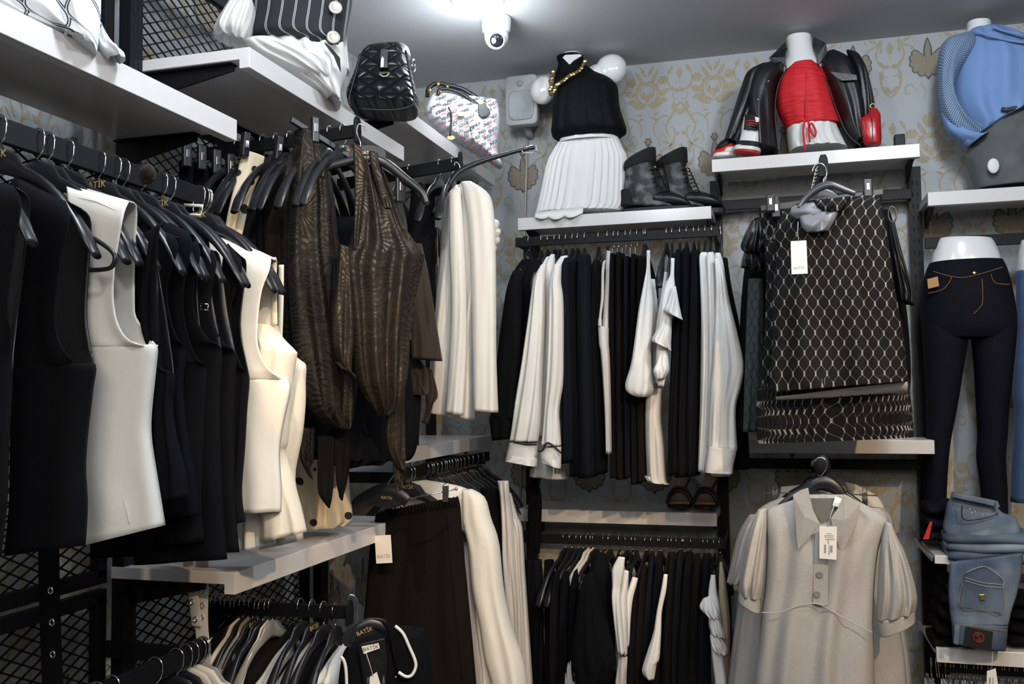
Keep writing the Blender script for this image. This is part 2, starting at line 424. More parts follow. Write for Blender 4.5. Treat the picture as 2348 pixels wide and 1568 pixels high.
def upright(label, x, y, z0, z1, face, w=.05, d=.035):
    """slotted steel upright; face is the direction it looks"""
    fx = V(face); s_ = V((-fx.y, fx.x, 0))
    mb = MB(); mb.obox((x, y, (z0+z1)/2), fx*d/2, s_*w/2, (0, 0, (z1-z0)/2)); z = z0+.03
    while z < z1-.03:
        for k in (-1, 1): mb.obox(V((x, y, z))+fx*(d/2+.0004)+s_*k*.009, fx*.0008, s_*.0022, (0, 0, .009), 1)
        z += .05
    o = mb.build('slotted_upright', (blk, blk2)); return tag(o, label, 'upright', 'black slotted uprights')
# left wall: uprights between the bays, facing the room
for n_, (y, z0, z1) in zip(('between the left and middle bays', 'between the middle and corner bays', 'in the corner'), ((2.07, 0, 2.99), (3.14, 0, 2.55), (4.27, 0, 2.55))):
    upright('black slotted upright on the left wall '+n_, -1.64, y, z0, z1, (1, 0, 0))
upright('black slotted upright on the left wall behind the nearest vests', -1.64, 1.02, 0, 2.99, (1, 0, 0))
for n_, x, z1 in (('between the blouse rail and the patterned top', -.266, 2.40), ('right of the patterned top', .562, 2.40), ('behind the blouses at the corner', -1.14, 2.2)):
    upright('black slotted upright on the back wall '+n_, x, 4.28, 0, z1, (0, -1, 0))
def mesh_panel(label, y0, y1, z0, z1, x=-1.68):
    t = thing('mesh_panel', label, 'mesh panel', (x, (y0+y1)/2, z0), 'black expanded mesh panels')
    mb = MB(); f = .035
    for a, b in (((y0, z0), (y1, z0)), ((y0, z1), (y1, z1))): mb.box((x-.012, a[0], a[1]-f/2), (x+.012, b[0], b[1]+f/2))
    for y in (y0+f/2, y1-f/2): mb.box((x-.012, y-f/2, z0), (x+.012, y+f/2, z1))
    mb.build('panel_frame', blk, t, bev=.001)
    mb = MB(); p = .062; sl = .5
    # expanded metal: two families of slanting strands
    for sgn in (1, -1):
        k = y0 - (z1-z0)/sl if sgn > 0 else y0
        while k < y1 + (0 if sgn > 0 else (z1-z0)/sl):
            # line y = k + sgn*(z-z0)/sl
            ya, yb = k, k+sgn*(z1-z0)/sl
            def clip(y): return z0+(y-k)*sl*sgn
            lo, hi = max(min(ya, yb), y0+f), min(max(ya, yb), y1-f)
            if hi > lo+.01:
                mb.bar((x, lo, clip(lo)), (x, hi, clip(hi)), .004, .0035, up=(1, 0, 0))
            k += p
    mb.build('mesh_wires', blk, t)
mesh_panel('black mesh panel on the left wall below the pinstripe mannequin', 2.1, 3.11, 2.33, 2.70)
mesh_panel('black mesh panel behind the white printed garment at top left', 1.05, 2.04, 2.2, 2.97)
mesh_panel('black mesh panel behind the nearest vests on the left wall', 1.05, 2.04, 1.0, 2.05)
mesh_panel('black mesh panel behind the clip hangers in the middle bay', 2.1, 3.11, 1.2, 2.26)
mesh_panel('black mesh panel low on the left wall at the bottom corner', 1.05, 2.04, .25, .95)
mesh_panel('black mesh panel low in the middle bay under the shelf', 2.1, 3.11, .25, .93)
def bracket_y(lab, y, zb, x0=-1.64, x1=-1.40):
    mb = MB(); mb.prism([(x0, y-.003, zb+.024), (x1, y-.003, zb+.024), (x1, y-.003, zb+.004), (x0+.02, y-.003, zb-.045), (x0, y-.003, zb-.045)], (0, .006, 0))
    mb.box((x0, y-.015, zb+.019), (x1, y+.015, zb+.0235))
    return tag(mb.build('shelf_bracket', blk), lab, 'bracket', 'black shelf brackets')
bracket_y('black bracket under the right end of the upper left shelf', 2.02, 2.092)
bracket_y('black bracket under the left end of the pinstripe mannequin shelf', 2.12, 2.30, x1=-1.36)
bracket_y('black bracket under the right end of the pinstripe mannequin shelf', 3.11, 2.30)
bracket_y('black bracket under the left end of the corner bag shelf', 3.17, 2.449, x1=-1.36)
bracket_y('black bracket under the right end of the corner bag shelf', 4.22, 2.449)
bracket_y('black bracket under the left end of the polka dot dress shelf', 2.07, .968)
bracket_y('black bracket under the right end of the polka dot dress shelf', 3.09, .968)
bracket_y('black bracket under the low corner shelf', 3.15, 1.209)
def bracket_x(lab, x, zb):
    mb = MB(); mb.prism([(x-.004, 4.27, zb+.024), (x-.004, 4.04, zb+.024), (x-.004, 4.04, zb+.004), (x-.004, 4.25, zb-.05), (x-.004, 4.27, zb-.05)], (.008, 0, 0))
    return tag(mb.build('shelf_bracket', blk), lab, 'bracket', 'black shelf brackets')
for lab, x, zb in (('left end of the boot shelf', -1.09, 2.182), ('right end of the boot shelf', -.29, 2.182), ('left end of the red top shelf', -.24, 2.379),
                   ('right end of the red top shelf', .53, 2.379), ('left end of the blue sweater shelf', .6, 2.18), ('left end of the sandal shelf', -1.10, .895), ('right end of the sandal shelf', -.3, .895),
                   ('right end of the shelf behind the pleated skirt', .54, 1.2)):
    bracket_x('black bracket under the '+lab, x, zb)
# rails ----------------------------------------------------------
def rail(label, a, b, h=.045, w=.015, knob=0, arms=()):
    t = thing('clothes_rail', label, 'clothes rail', a, None)
    mb = MB(); mb.bar(a, b, w, h); mb.build('rail_bar', blk, t, bev=.002)
    if arms:
        for p, q in arms:
            mb = MB(); mb.bar(p, q, .012, .04); mb.build('support_arm', blk, t, bev=.001)
    if knob:
        d = (V(b)-V(a)).normalized()
        mb = MB(); mb.prism([V(b)+V((0, 0, z))+d.cross(V((0, 0, 1)))*y for y, z in ((-.016, -.035), (-.019, 0), (-.016, knob), (-.008, knob+.012), (.008, knob+.012), (.016, knob), (.019, 0), (.016, -.035))], d*.008)
        mb.build('end_stop', blk, t, bev=.002)
    return t
rail('black rail holding the row of vests on the left', (-1.35, .7, 1.938), (-1.35, 2.0, 1.938), .046, arms=(((-1.35, 1.98, 1.92), (-1.62, 1.98, 1.92)), ((-1.35, 1.0, 1.92), (-1.62, 1.0, 1.92))))
rail('black rail holding the blouses on the back wall', (-1.10, 3.9, 2.11), (-.235, 3.9, 2.108), .04, arms=(((-1.085, 3.9, 2.11), (-1.085, 4.27, 2.11)), ((-.25, 3.9, 2.11), (-.25, 4.27, 2.11))))
rail('black rail under the sandal shelf on the back wall', (-1.10, 3.9, .84), (-.235, 3.9, .84), .04, arms=(((-1.085, 3.9, .84), (-1.085, 4.27, .84)), ((-.25, 3.9, .84), (-.25, 4.27, .84))))
rail('black crossbar behind the patterned top', (-.24, 4.24, 2.28), (.545, 4.24, 2.28), .045)
rail('black crossbar below the shelf behind the pleated skirt', (-.24, 4.24, 1.14), (.545, 4.24, 1.14), .045)
rail('black crossbar above the dark jeans mannequin', (.57, 4.1, 2.045), (1.3, 4.1, 2.045), .045)
rail('black crossbar with empty hangers at the bottom right', (.57, 3.95, .40), (1.3, 3.95, .40), .045)
rail('black rail holding the coats low in the corner bay', (-1.33, 3.15, 1.165), (-1.33, 4.2, 1.165), .042, arms=(((-1.33, 3.2, 1.15), (-1.62, 3.2, 1.15)), ((-1.33, 4.15, 1.15), (-1.62, 4.15, 1.15))))
# ceiling lamp just above the top of the picture
c = PZ(1095, -12, 3.0)
t = thing('ceiling_lamp', 'round white ceiling lamp glowing at the top edge of the picture', 'ceiling lamp', c)
emq = NT('lamp_glow'); emq.set('Emission Color', (.85, .93, 1, 1)); emq.set('Emission Strength', 4.); 
mb = MB(); mb.lathe(c+V((0, 0, -.03)), [(.085, 0), (.105, .004), (.108, .03)], 32); mb.build('lamp_rim', white_paint, t)
mb = MB(); mb.lathe(c+V((0, 0, -.038)), [(.02, 0), (.06, .002), (.084, .009)], 32); mb.build('lamp_diffuser', emq.m, t)
# ================================================================ cloth and hangers
black = clothmat('black_crepe', (.004, .0042, .0056), .9, sheen=0, spec=.1)
black2 = clothmat('black_brown_crepe', (.007, .0054, .0044), .9, sheen=0, spec=.1)
navy = clothmat('blue_black_crepe', (.0045, .0058, .0095), .85, sheen=0, spec=.12)
satin = clothmat('black_satin', (.0045, .005, .007), .38, sheen=0, spec=.45)
ivory = clothmat('ivory_crepe', (.71, .70, .66), .7, spec=.25, var=.03, sheen=.05)
cream = clothmat('cream_crepe', (.70, .66, .57), .7, spec=.25, var=.03, sheen=.05)
white = clothmat('white_cotton', (.72, .72, .71), .75, spec=.25, var=.03, sheen=.05)
silk = clothmat('silver_white_satin', (.52, .50, .48), .33, spec=.5, var=.06, sheen=0)
brown = clothmat('dark_brown_twill', (.035, .026, .018), .8, spec=.25)
HN = [0]
def ring_pts(L, R, n, t, k, amp, ph, v, N, dz, pw):
    out = []; uv = []
    half = (R-L)/2; c = (R+L)/2; W = half.length*2
    for i in range(2*N):
        if i <= N: s = -1+2*i/N; sd = 1
        else: s = 1-2*(i-N)/N; sd = -1
        pr = (1-abs(s)**pw)**(1/2.) if abs(s) < 1 else 0
        e = 1-abs(s)**6
        f = amp*e*(sin(2*pi*k*(s*.5+.5)+ph+.9*sin(2.3*v+ph))+.45*sin(2*pi*k*1.7*(s*.5+.5)+2.1*ph+1.5*v))
        if sd < 0: f = f*.6
        out.append(c+half*s+n*(sd*t/2*pr+f)); uv.append((s*W/2, dz))
    return out, uv
def cloth_mb(mb, plane, lv, t=.05, folds=4, amp=.004, ph=None, N=22, m=26, off=0, mi=0, hollow=True, grow=1., pw=2.4, top_t=None, wave=0, zdir=None):
    """a hanging fabric volume: lv = (xl, yl, xr, yr[, thickness]) from the top down, on a vertical plane"""
    if ph is None: HN[0] += 1; ph = HN[0]*1.7
    P = []
    for l in lv:
        a = plane.at(l[0], l[1], off); b = plane.at(l[2], l[3], off)
        tt = l[4] if len(l) > 4 else t
        P.append((*a, *b, tt))
    rs = []; uvs = []; d0 = 0; last = None
    K = len(P)-1
    for i in range(m+1):
        q = cr(P, K*i/m); L = V(q[:3]); R = V(q[3:6]); tt = max(q[6], .001); v = i/m
        c = (L+R)/2
        if last is not None: d0 += (c-last).length
        last = c
        r, u = ring_pts(L, R, plane.n, tt, folds, amp*(v**.7*grow+(1-grow)), ph, v*3, N, -d0, pw)
        if wave and v > .8:
            for j in range(len(r)): r[j] = r[j]+V((0, 0, wave*(v-.8)*5*sin(j*2*pi*folds/N)))
        rs.append(r); uvs += u
    if hollow:
        last_r = rs[-1]; c = sum(last_r, V((0, 0, 0)))/len(last_r)
        upv = (sum(rs[-3], V((0, 0, 0)))/len(rs[-3]) - c).normalized()
        rs.append([c+(p-c)*.97+upv*.0006 for p in last_r]); uvs += uvs[-len(last_r):]
        rs.append([c+(p-c)*.9+upv*.03 for p in last_r]); uvs += uvs[-len(last_r):]
    mb.rings(rs, mi, uvs=uvs)
    return mb
def cloth(name, parent, plane, lv, mat_, label=None, **k):
    mb = MB(); cloth_mb(mb, plane, lv, **k); return mb.build(name, mat_, parent, label=label)
def garment(name, label, cat, plane, lv, mat_, group=None, **k):
    """one-piece garment: a single mesh, top level"""
    mb = MB(); cloth_mb(mb, plane, lv, **k)
    return tag(mb.build(name, mat_), label, cat, group)
def sheet(name, parent, plane, lv, mat_, off=lambda v, s: 0, N=16, m=24, solid=.0025, folds=3, amp=.003, ph=None, label=None):
    if ph is None: HN[0] += 1; ph = HN[0]*1.7
    P = [tuple(float(q) for q in l[:4]) for l in lv]; K = len(P)-1
    vs = []; uv = []; d0 = 0; last = None
    for i in range(m+1):
        q = cr(P, K*i/m); v = i/m; c = plane.at((q[0]+q[2])/2, (q[1]+q[3])/2)
        if last is not None: d0 += (c-last).length
        last = c; wd = (plane.at(q[2], q[3])-plane.at(q[0], q[1])).length
        for j in range(N+1):
            s = j/N; h = off(v, s)
            vs.append(plane.at(q[0]+(q[2]-q[0])*s, q[1]+(q[3]-q[1])*s, h)+plane.n*amp*v*sin(2*pi*folds*s+ph+v*2)*(1-(2*s-1)**6)); uv.append(((s-.5)*wd, -d0))
    fs = [(i*(N+1)+j, i*(N+1)+j+1, (i+1)*(N+1)+j+1, (i+1)*(N+1)+j) for i in range(m) for j in range(N)]
    mb = MB(); mb.add(vs, fs, 0, uv, True)
    return mb.build(name, mat_, parent, solid=solid, label=label)
# ---- hanger prototypes: origin = top of the rail, shoulders along local x
def hook_pts(r=.019, dz=-.07):
    p = [(0, 0, dz), (0, 0, dz+.010), (.005, 0, dz+.018), (.014, 0, dz+.028), (.0185, 0, dz+.040)]
    for i in range(12):
        a = pi*1.12*i/11
        p.append((r*cos(a), 0, -r+r*sin(a)+.003))
    return p
def make_hanger(label, mat_, kind='shoulder', logo=True, half=.212):
    t = thing('clothes_hanger', label, 'hanger', (0, 0, 0))
    mb = MB(); mb.tube(hook_pts(), .0017, 6); mb.build('hook', chrome, t)
    mb = MB(); rs = []
    m = 22
    for i in range(m+1):
        x = -half+2*half*i/m; a = abs(x)/half
        z = -.088-.06*a-.115*a**2.8
        hz = .015+.004*(1-a)**2+(.012 if a < .22 else 0); wy = .005+.014*max(0, (a-.35)/.65)**1.2
        if a > .96: hz *= .6; wy *= .7
        zc = z+(.008 if a < .22 else 0)
        rs.append([V((x, wy*cos(k*pi/5), zc+hz*sin(k*pi/5)*.8)) for k in range(10)])
    mb.rings(rs); mb.build('hanger_body', mat_, t)
    if logo:
        text_mesh('logo_text', 'BATİK', .019, (0, -.0085, -.072), (1, 0, 0), (0, 0, 1), gold, t, .0004)
    return t
def make_clip_hanger(label, mat_):
    t = thing('clip_hanger', label, 'hanger', (0, 0, 0))
    mb = MB(); mb.tube(hook_pts(), .0017, 6); mb.build('hook', chrome, t)
    mb = MB(); mb.bar((-.18, 0, -.13), (.18, 0, -.13), .010, .014); mb.blob((0, 0, -.122), (.02, .009, .018)); mb.build('hanger_bar', mat_, t)
    for x in (-.15, .15):
        mb = MB(); mb.prism([(x-.014, -.014, -.165), (x+.014, -.014, -.165), (x+.011, -.014, -.115), (x+.008, -.014, -.092), (x-.008, -.014, -.092), (x-.011, -.014, -.115)], (0, .008, 0))
        mb.prism([(x-.014, .006, -.165), (x+.014, .006, -.165), (x+.011, .006, -.115), (x+.008, .006, -.092), (x-.008, .006, -.092), (x-.011, .006, -.115)], (0, .008, 0))
        c = mb.build('clip', mat_, t, bev=.002)
        mb = MB(); mb.box((x-.006, -.017, -.145), (x+.006, .017, -.122)); mb.build('spring', chrome, c, bev=.001)
    return t
def make_wire_clip_hanger(label):
    t = thing('clip_hanger', label, 'hanger', (0, 0, 0))
    mb = MB(); mb.tube(hook_pts(), .0017, 6); mb.build('hook', chrome, t)
    mb = MB(); mb.tube([(-.19, 0, -.122), (0, 0, -.115), (.19, 0, -.122)], .0022, 6); mb.build('hanger_bar', chrome, t)
    for x in (-.15, .15):
        mb = MB(); mb.box((x-.009, -.008, -.162), (x+.009, .008, -.112)); mb.tube([(x-.007, 0, -.112), (x-.005, 0, -.097), (x+.005, 0, -.097), (x+.007, 0, -.112)], .002, 6)
        mb.build('clip', chrome, t, bev=.002)
    return t
clearp = M('clear_hanger_plastic', (.55, .54, .5), .15, spec=.6, trans=.6)
whitep = M('white_hanger_plastic', (.6, .57, .5), .35)
PROTO = {'b': make_hanger('black hanger', plas), 'n': make_hanger('black hanger', plas, logo=False), 'w': make_hanger('white hanger', whitep, logo=False),
         't': make_hanger('clear hanger', clearp, logo=False), 'c': make_clip_hanger('black clip hanger', plas), 'm': make_wire_clip_hanger('metal clip hanger')}
USED = set()
def hang(kind, loc, yaw, label, group=None, tilt=0, roll=0):
    p = PROTO[kind]
    o = copy_tree(p) if kind in USED else p
    USED.add(kind)
    o.location = V(loc); o.rotation_euler = (roll, tilt, yaw); tag(o, label, 'hanger', group)
    return o
# ================================================================ left rail, vests
RZ = 1.962; RX = -1.35
tips = [72, 214, 296, 316, 357, 424, 456, 475, 512, 553, 571, 640, 652, 690, 698]
HY = [PX(x, 560, -1.14).y for x in tips]
HY[-2] += .01; HY = [min(y, 1.985) if y < 2.0 else 1.93+.025*(i-12) for i, y in enumerate(HY)]
for i, y in enumerate(HY):
    hang('b' if i % 2 else 'n', (RX, y, RZ), .04*sin(i*2.3), 'black shoulder hanger on the left vest rail, %s from the front' % ORD[i+1], 'hangers on the left vest rail')
def panels(g, pl, front, back, kf, kb, t, mat_, lining, amp=.005):
    # front and back panel run from the shoulder to the hem; their side edges meet below the armpit
    def off(K, k, sg):
        def f(v, s):
            i = v*K; op = min(1., max(0., (k+.25-i)/.8)); sh = min(1, v*K/1.2)**.6
            body = sqrt(max(0., 1-max(0., (s-.15)/.85)**2.6))
            e = op*sh+(1-op)*body
            return sg*t*.5*e
        return f
    sheet('front_panel', g, pl, front, mat_, off(len(front)-1, kf, 1), N=26, m=44, amp=amp, folds=1.6)
    sheet('back_panel', g, pl, back, lining, off(len(back)-1, kb, -1), N=20, m=36, amp=amp, folds=1.2)
def YT(x, y, X=-1.14): return PX(x, y, X).y
def vest(label, Y, front, back, side, mat_, lining, ext=0, yaw=0, t=.09, name='vest', cat='vest', neck=None):
    """front / back: levels of the strap and armhole panels; side: closed body levels"""
    pl = Plane((-1.14, Y, 1), yaw)
    g = thing(name, label, cat, pl.at(side[0][2], side[0][3]), 'garments on the left vest rail')
    panels(g, pl, front+side[1:], back+side[1:], len(front)-1, len(back)-1, t, mat_, lining)
    return g, pl
# far left black vest
vest('black vest cut by the left picture edge, nearest on the rail', YT(72, 518),
     [(-70, 400, 30, 428), (-80, 440, 48, 464), (-80, 560, 35, 560), (-80, 687, 19, 687), (-80, 800, 26, 800)],
     [(-60, 400, 40, 432), (-60, 440, 68, 462), (-60, 560, 60, 560), (-60, 687, 45, 687), (-60, 811, 30, 811)],
     [(-100, 770, 28, 805), (-100, 900, 26, 900), (-100, 1000, 20, 1020), (-100, 1155, 15, 1155), (-100, 1280, 2, 1268)], black, satin)
g, pl = vest('large black vest hanging in front of the first ivory vest', YT(214, 560),
     [(40, 408, 150, 462), (38, 440, 160, 500), (38, 591, 140, 591), (36, 703, 126, 703), (34, 751, 128, 751), (30, 799, 143, 799), (28, 840, 182, 838)],
     [(60, 415, 185, 478), (60, 450, 208, 506), (60, 591, 206, 591), (60, 719, 199, 719), (60, 790, 208, 790), (60, 838, 217, 836)],
     [(28, 780, 150, 800), (28, 838, 218, 838), (26, 897, 212, 897), (24, 1049, 196, 1049), (22, 1156, 200, 1156), (10, 1275, 195, 1250)], black, satin)
g, pl = vest('ivory vest hanging between black vests, nearest of the ivory ones', YT(312, 500),
     [(150, 424, 296, 462), (155, 446, 284, 490), (160, 559, 271, 559), (160, 623, 262, 623), (160, 687, 260, 687), (160, 744, 271, 744), (160, 779, 297, 780), (160, 795, 340, 794)],
     [(200, 434, 304, 464), (200, 450, 314, 483), (200, 591, 309, 591), (200, 687, 308, 687), (200, 728, 312, 728), (200, 763, 338, 763), (200, 796, 360, 794)],
     [(150, 760, 290, 775), (150, 800, 360, 794), (150, 846, 357, 846), (150, 943, 347, 943), (150, 1006, 347, 1006), (150, 1092, 360, 1092), (170, 1170, 371, 1160), (170, 1256, 378, 1204)], ivory, ivory)
IVG, IVP = g, pl
def seam(parent, plane, pts, mat_, r=.0012, off=.03, name='seam', m=24):
    mb = MB(); mb.tube(smooth_path([plane.at(x, y, off) for x, y in pts], m), r, 6); return mb.build(name, mat_, parent)
def stack_vest(label, tip, pit, hem, cut, mat_, ht=.05, w=110, name='vest', cat='vest', lining=satin):
    """a vest mostly hidden behind its neighbour: shoulder strap, armhole, body; tip / pit / hem are pixels on its right edge"""
    Y = YT(*tip, X=-1.13)+.03; pl = Plane((-1.14, Y, 1), 0)
    (tx, ty), (px_, py_), (hx, hy) = tip, pit, hem
    g = thing(name, label, cat, pl.at(px_, py_), 'garments on the left vest rail')
    x0 = min(px_, hx)-w
    ax = tx-cut; sx = tx-16
    fr = [(x0+20, ty-78, sx-8, ty-48), (x0+10, ty-50, sx, ty-22), (x0, (ty*2+py_)/3, ax-6, (ty*2+py_)/3), (x0, (ty+2*py_)/3, ax, (ty+2*py_)/3), (x0, py_-20, (ax+px_)/2, py_-18), (x0, py_, px_-2, py_)]
    bk = [(x0+20, ty-76, sx, ty-46), (x0+10, ty-50, sx+10, ty-22), (x0, (ty+py_)/2, px_-18, (ty+py_)/2), (x0, py_, px_-1, py_)]
    side = [(x0, py_+(hy-py_)*.08, px_+1, py_+(hy-py_)*.08), (x0, py_+(hy-py_)*.25, px_-4, py_+(hy-py_)*.25), (x0, (py_+hy)/2, (px_*2+hx)/3-6, (py_+hy)/2), (x0, py_+(hy-py_)*.8, hx-8, py_+(hy-py_)*.8), (x0, hy+14, hx, hy)]
    panels(g, pl, fr+side, bk+side, len(fr)-1, len(bk)-1, .07, mat_, lining, .006)
    return g, pl
stack_vest('black vest right behind the nearest ivory vest', (357, 585), (399, 856), (432, 1138), 30, black, w=45)
stack_vest('black satin-lined vest with the second shoulder behind the ivory vest', (424, 591), (424, 792), (457, 1181), 34, black)
stack_vest('black vest with a satin armhole lining in the middle of the rail', (456, 583), (473, 837), (470, 1240), 30, black)
g, pl = stack_vest('black strap top with a small metal buckle on the vest rail', (475, 604), (507, 795), (520, 1282), 24, black, w=200)
mb = MB()
P0 = [pl.at(x, y, .05) for x, y in ((460, 696), (477, 697), (477, 711), (460, 710))]
mb.tube(P0, .0016, 6, closed=True); mb.build('buckle', chrome, g)
stack_vest('long black dress reaching lowest among the vests', (512, 622), (539, 805), (548, 1266), 22, black, w=330, name='dress', cat='dress')
stack_vest('black vest directly in front of the second ivory vest', (571, 636), (570, 853), (562, 1196), 36, black, w=60)
g, pl = vest('ivory vest near the end of the rail, behind all the black vests', YT(636, 610),
     [(470, 530, 622, 590), (480, 556, 618, 618), (480, 671, 599, 671), (480, 751, 590, 751), (480, 799, 593, 799), (480, 840, 612, 840), (480, 872, 648, 870)],
     [(520, 540, 630, 596), (520, 560, 635, 607), (520, 719, 624, 719), (520, 799, 624, 799), (520, 872, 660, 871)],
     [(490, 835, 606, 836), (490, 872, 661, 872), (490, 896, 666, 896), (500, 963, 652, 963), (515, 1033, 641, 1033), (525, 1121, 645, 1121), (530, 1178, 644, 1173)], ivory, ivory)
seam(IVG, IVP, [(233, 930), (240, 985), (262, 1080), (286, 1150), (297, 1200)], ivory, .0010, .040)
seam(IVG, IVP, [(200, 742), (222, 738), (245, 728)], ivory, .0012, .040)
seam(IVG, IVP, [(199, 766), (222, 760), (246, 752)], ivory, .0012, .040)
seam(IVG, IVP, [(164, 452), (220, 462), (279, 490)], ivory, .0010, .040)
t = thing('clip_hanger', 'black plastic hanger end sticking out in front of the nearest ivory vest', 'hanger', Plane((-1.12, 1.37, 1)).at(240, 580))
mb = MB(); mb.tube(smooth_path([Plane((-1.12, 1.37, 1)).at(x, y) for x, y in ((214, 546), (236, 560), (256, 576), (264, 592), (256, 612), (234, 618), (206, 619))], 24), .0042, 8); mb.build('hanger_arm', plas, t)
t = thing('belt_buckle', 'white rectangular belt buckle hanging from a hook near the end of the vest rail', 'buckle', Plane((-1.25, 1.85, 1)).at(443, 480))
mb = MB(); mb.tube([Plane((-1.25, 1.85, 1)).at(x, y) for x, y in ((424, 470), (464, 472), (462, 494), (420, 492))], .004, 8, closed=True); mb.build('buckle_frame', whitep, t)
mb = MB(); mb.tube([Plane((-1.25, 1.85, 1)).at(x, y) for x, y in ((443, 462), (443, 480), (446, 496))], .0018, 6); mb.build('prong', chrome, t)
mb = MB(); fp = Plane((-1.27, 1.66, 1))
for k in range(7):
    a = k*.9; c = fp.at(338+7*cos(a), 400+9*sin(a), .004*k); mb.blob(c, (.014, .006, .016), 10, rot=Matrix.Rotation(a, 3, 'Y'))
tag(mb.build('fabric_flower', clothmat('dark_brown_chiffon', (.03, .018, .012), .8)), 'dark brown fabric flower among the hooks of the vest rail', 'fabric flower')
# cream strap dresses at the end of the rail
def strap(parent, pl, pts, mat_, w=.012, off=0, name='strap'):
    P = smooth_path([pl.at(x, y, off) for x, y in pts], 16); mb = MB(); rs = []
    for i, p in enumerate(P): rs.append([p+pl.u*(w/2)*cx+pl.n*.0012*cy_ for cx, cy_ in ((-1, 1), (1, 1), (1, -1), (-1, -1))])
    mb.rings(rs); return mb.build(name, mat_, parent)
Y10 = YT(640, 590)+.04
pl = Plane((-1.14, Y10, 1), 0)
g = thing('strap_dress', 'cream strap dress just behind the second ivory vest', 'dress', pl.at(640, 760), 'garments on the left vest rail')
cloth('body', g, pl, [(590, 742, 626, 745), (590, 770, 640, 772), (590, 800, 672, 803), (590, 816, 676, 816), (590, 875, 667, 875), (590, 1009, 655, 1009), (590, 1040, 648, 1036), (590, 1100, 668, 1100), (600, 1170, 688, 1170), (600, 1240, 700, 1220)], cream, t=.09, folds=1.6, amp=.008, N=30, m=34)
strap(g, pl, [(626, 590), (628, 650), (629, 745)], cream, .016, .01)
Y11 = Y10+.09; pl = Plane((-1.14, Y11, 1), 0)
g = thing('strap_dress', 'cream seamed strap dress at the far end of the vest rail', 'dress', pl.at(690, 840), 'garments on the left vest rail')
cloth('body', g, pl, [(630, 800, 662, 812), (630, 821, 684, 826), (630, 840, 697, 838), (630, 875, 696, 875), (630, 928, 696, 928), (630, 998, 689, 998), (630, 1089, 671, 1089), (620, 1150, 680, 1150), (600, 1258, 692, 1238)], cream, t=.08, folds=1.6, amp=.007, N=30, m=34)
strap(g, pl, [(645, 607), (644, 700), (640, 815)], cream, .014, .01)
seam(g, pl, [(684, 830), (676, 900), (660, 1010)], cream, off=.036)
pl = Plane((-1.2, Y10+.03, 1), 0)
garment('skirt', 'ivory skirt hem below the second ivory vest', 'skirt', pl, [(560, 900, 600, 900), (555, 1000, 606, 1000), (552, 1100, 612, 1100), (550, 1180, 620, 1190), (548, 1260, 629, 1246)], ivory, t=.10, folds=1.5, amp=.008)
# clear belt buckle on a hanger hook, hanging eyelet belts
def belt(label, pl, pts, wpx, mat_, eyes, eyemat):
    P = smooth_path([pl.at(x, y) for x, y in pts], 20); w = (pl.at(wpx, 0+pts[0][1])-pl.at(0, pts[0][1])).length
    g = thing('belt', label, 'belt', P[0]); mb = MB()
    mb.rings([[p+pl.u*(w/2)*a+pl.n*.0015*b for a, b in ((-1, 1), (1, 1), (1, -1), (-1, -1))] for p in P]); mb.build('strap', mat_, g, bev=.001)
    for x, y in eyes:
        c = pl.at(x, y, .0025); mb = MB()
        mb.tube([c+pl.u*.0055*cos(a*pi/6)+V((0, 0, 1))*.0065*sin(a*pi/6) for a in range(12)], .0022, 6, closed=True); mb.build('eyelet', eyemat, g)
    return g
whl = M('white_leatherette', (.5, .48, .45), .45, var=.05)
pl = Plane((-1.17, 2.12, 1), .1)
belt('white belt with eyelets hanging on the right behind the black hems', pl, [(462, 1230), (464, 1330), (462, 1420), (468, 1500), (478, 1600)], 27, whl, [(466, 1355), (464, 1388), (462, 1416)], chrome)
pl = Plane((-1.17, 2.06, 1), -.1)
belt('white belt with eyelets hanging on the left behind the black hems', pl, [(425, 1240), (434, 1310), (444, 1370), (452, 1436)], 18, whl, [(440, 1380), (448, 1420)], chrome)
pl = Plane((-1.2, 1.62, 1), 0)
belt('black belt with three eyelets hanging at the lower left', pl, [(112, 1200), (112, 1300), (116, 1450), (122, 1600)], 46, black, [(116, 1354), (119, 1427), (121, 1500)], chrome)
# ================================================================ middle bay: upper face-out arm
def jacquard(name, base, hi, r=.42, sp_=.4):
    """palm-leaf burnout: cells, each with stripes fanning from its own centre"""
    q = NT(name); u, v = q.uv()
    co = q.n('ShaderNodeCombineXYZ', i0=u, i1=v).outputs[0]
    vo = q.n('ShaderNodeTexVoronoi'); q.t.links.new(co, vo.inputs['Vector']); vo.inputs['Scale'].default_value = 9
    sp = q.n('ShaderNodeSeparateXYZ', i0=vo.outputs['Position'])
    su = q.math('MULTIPLY', sp.outputs[0], 1); 
    du = q.math('SUBTRACT', u, sp.outputs[0]); dv = q.math('SUBTRACT', v, sp.outputs[1])
    ang = q.math('ARCTAN2', du, dv)
    rad = vo.outputs['Distance']
    wv = q.math('SINE', q.math('ADD', q.math('MULTIPLY', ang, 24.), q.math('MULTIPLY', rad, 3.)))
    f = q.math('MULTIPLY', q.math('GREATER_THAN', wv, .05), 1.)
    q.set('Base Color', q.mix(f, base, hi)); 
    q.set('Roughness', q.math('MULTIPLY_ADD', f, r-.75, .75)); q.set('Specular IOR Level', sp_); q.set('Metallic', q.math('MULTIPLY', f, .5))
    nz = q.n('ShaderNodeTexNoise'); q.t.links.new(co, nz.inputs['Vector']); nz.inputs['Scale'].default_value = 26
    q.bump(nz.outputs[0], .8, .006)
    return q.m
jac = jacquard('brown_palm_jacquard', (.005, .004, .0032), (.030, .020, .012), .36)
jac2 = jacquard('dark_palm_jacquard', (.004, .0035, .003), (.014, .010, .007), .42)
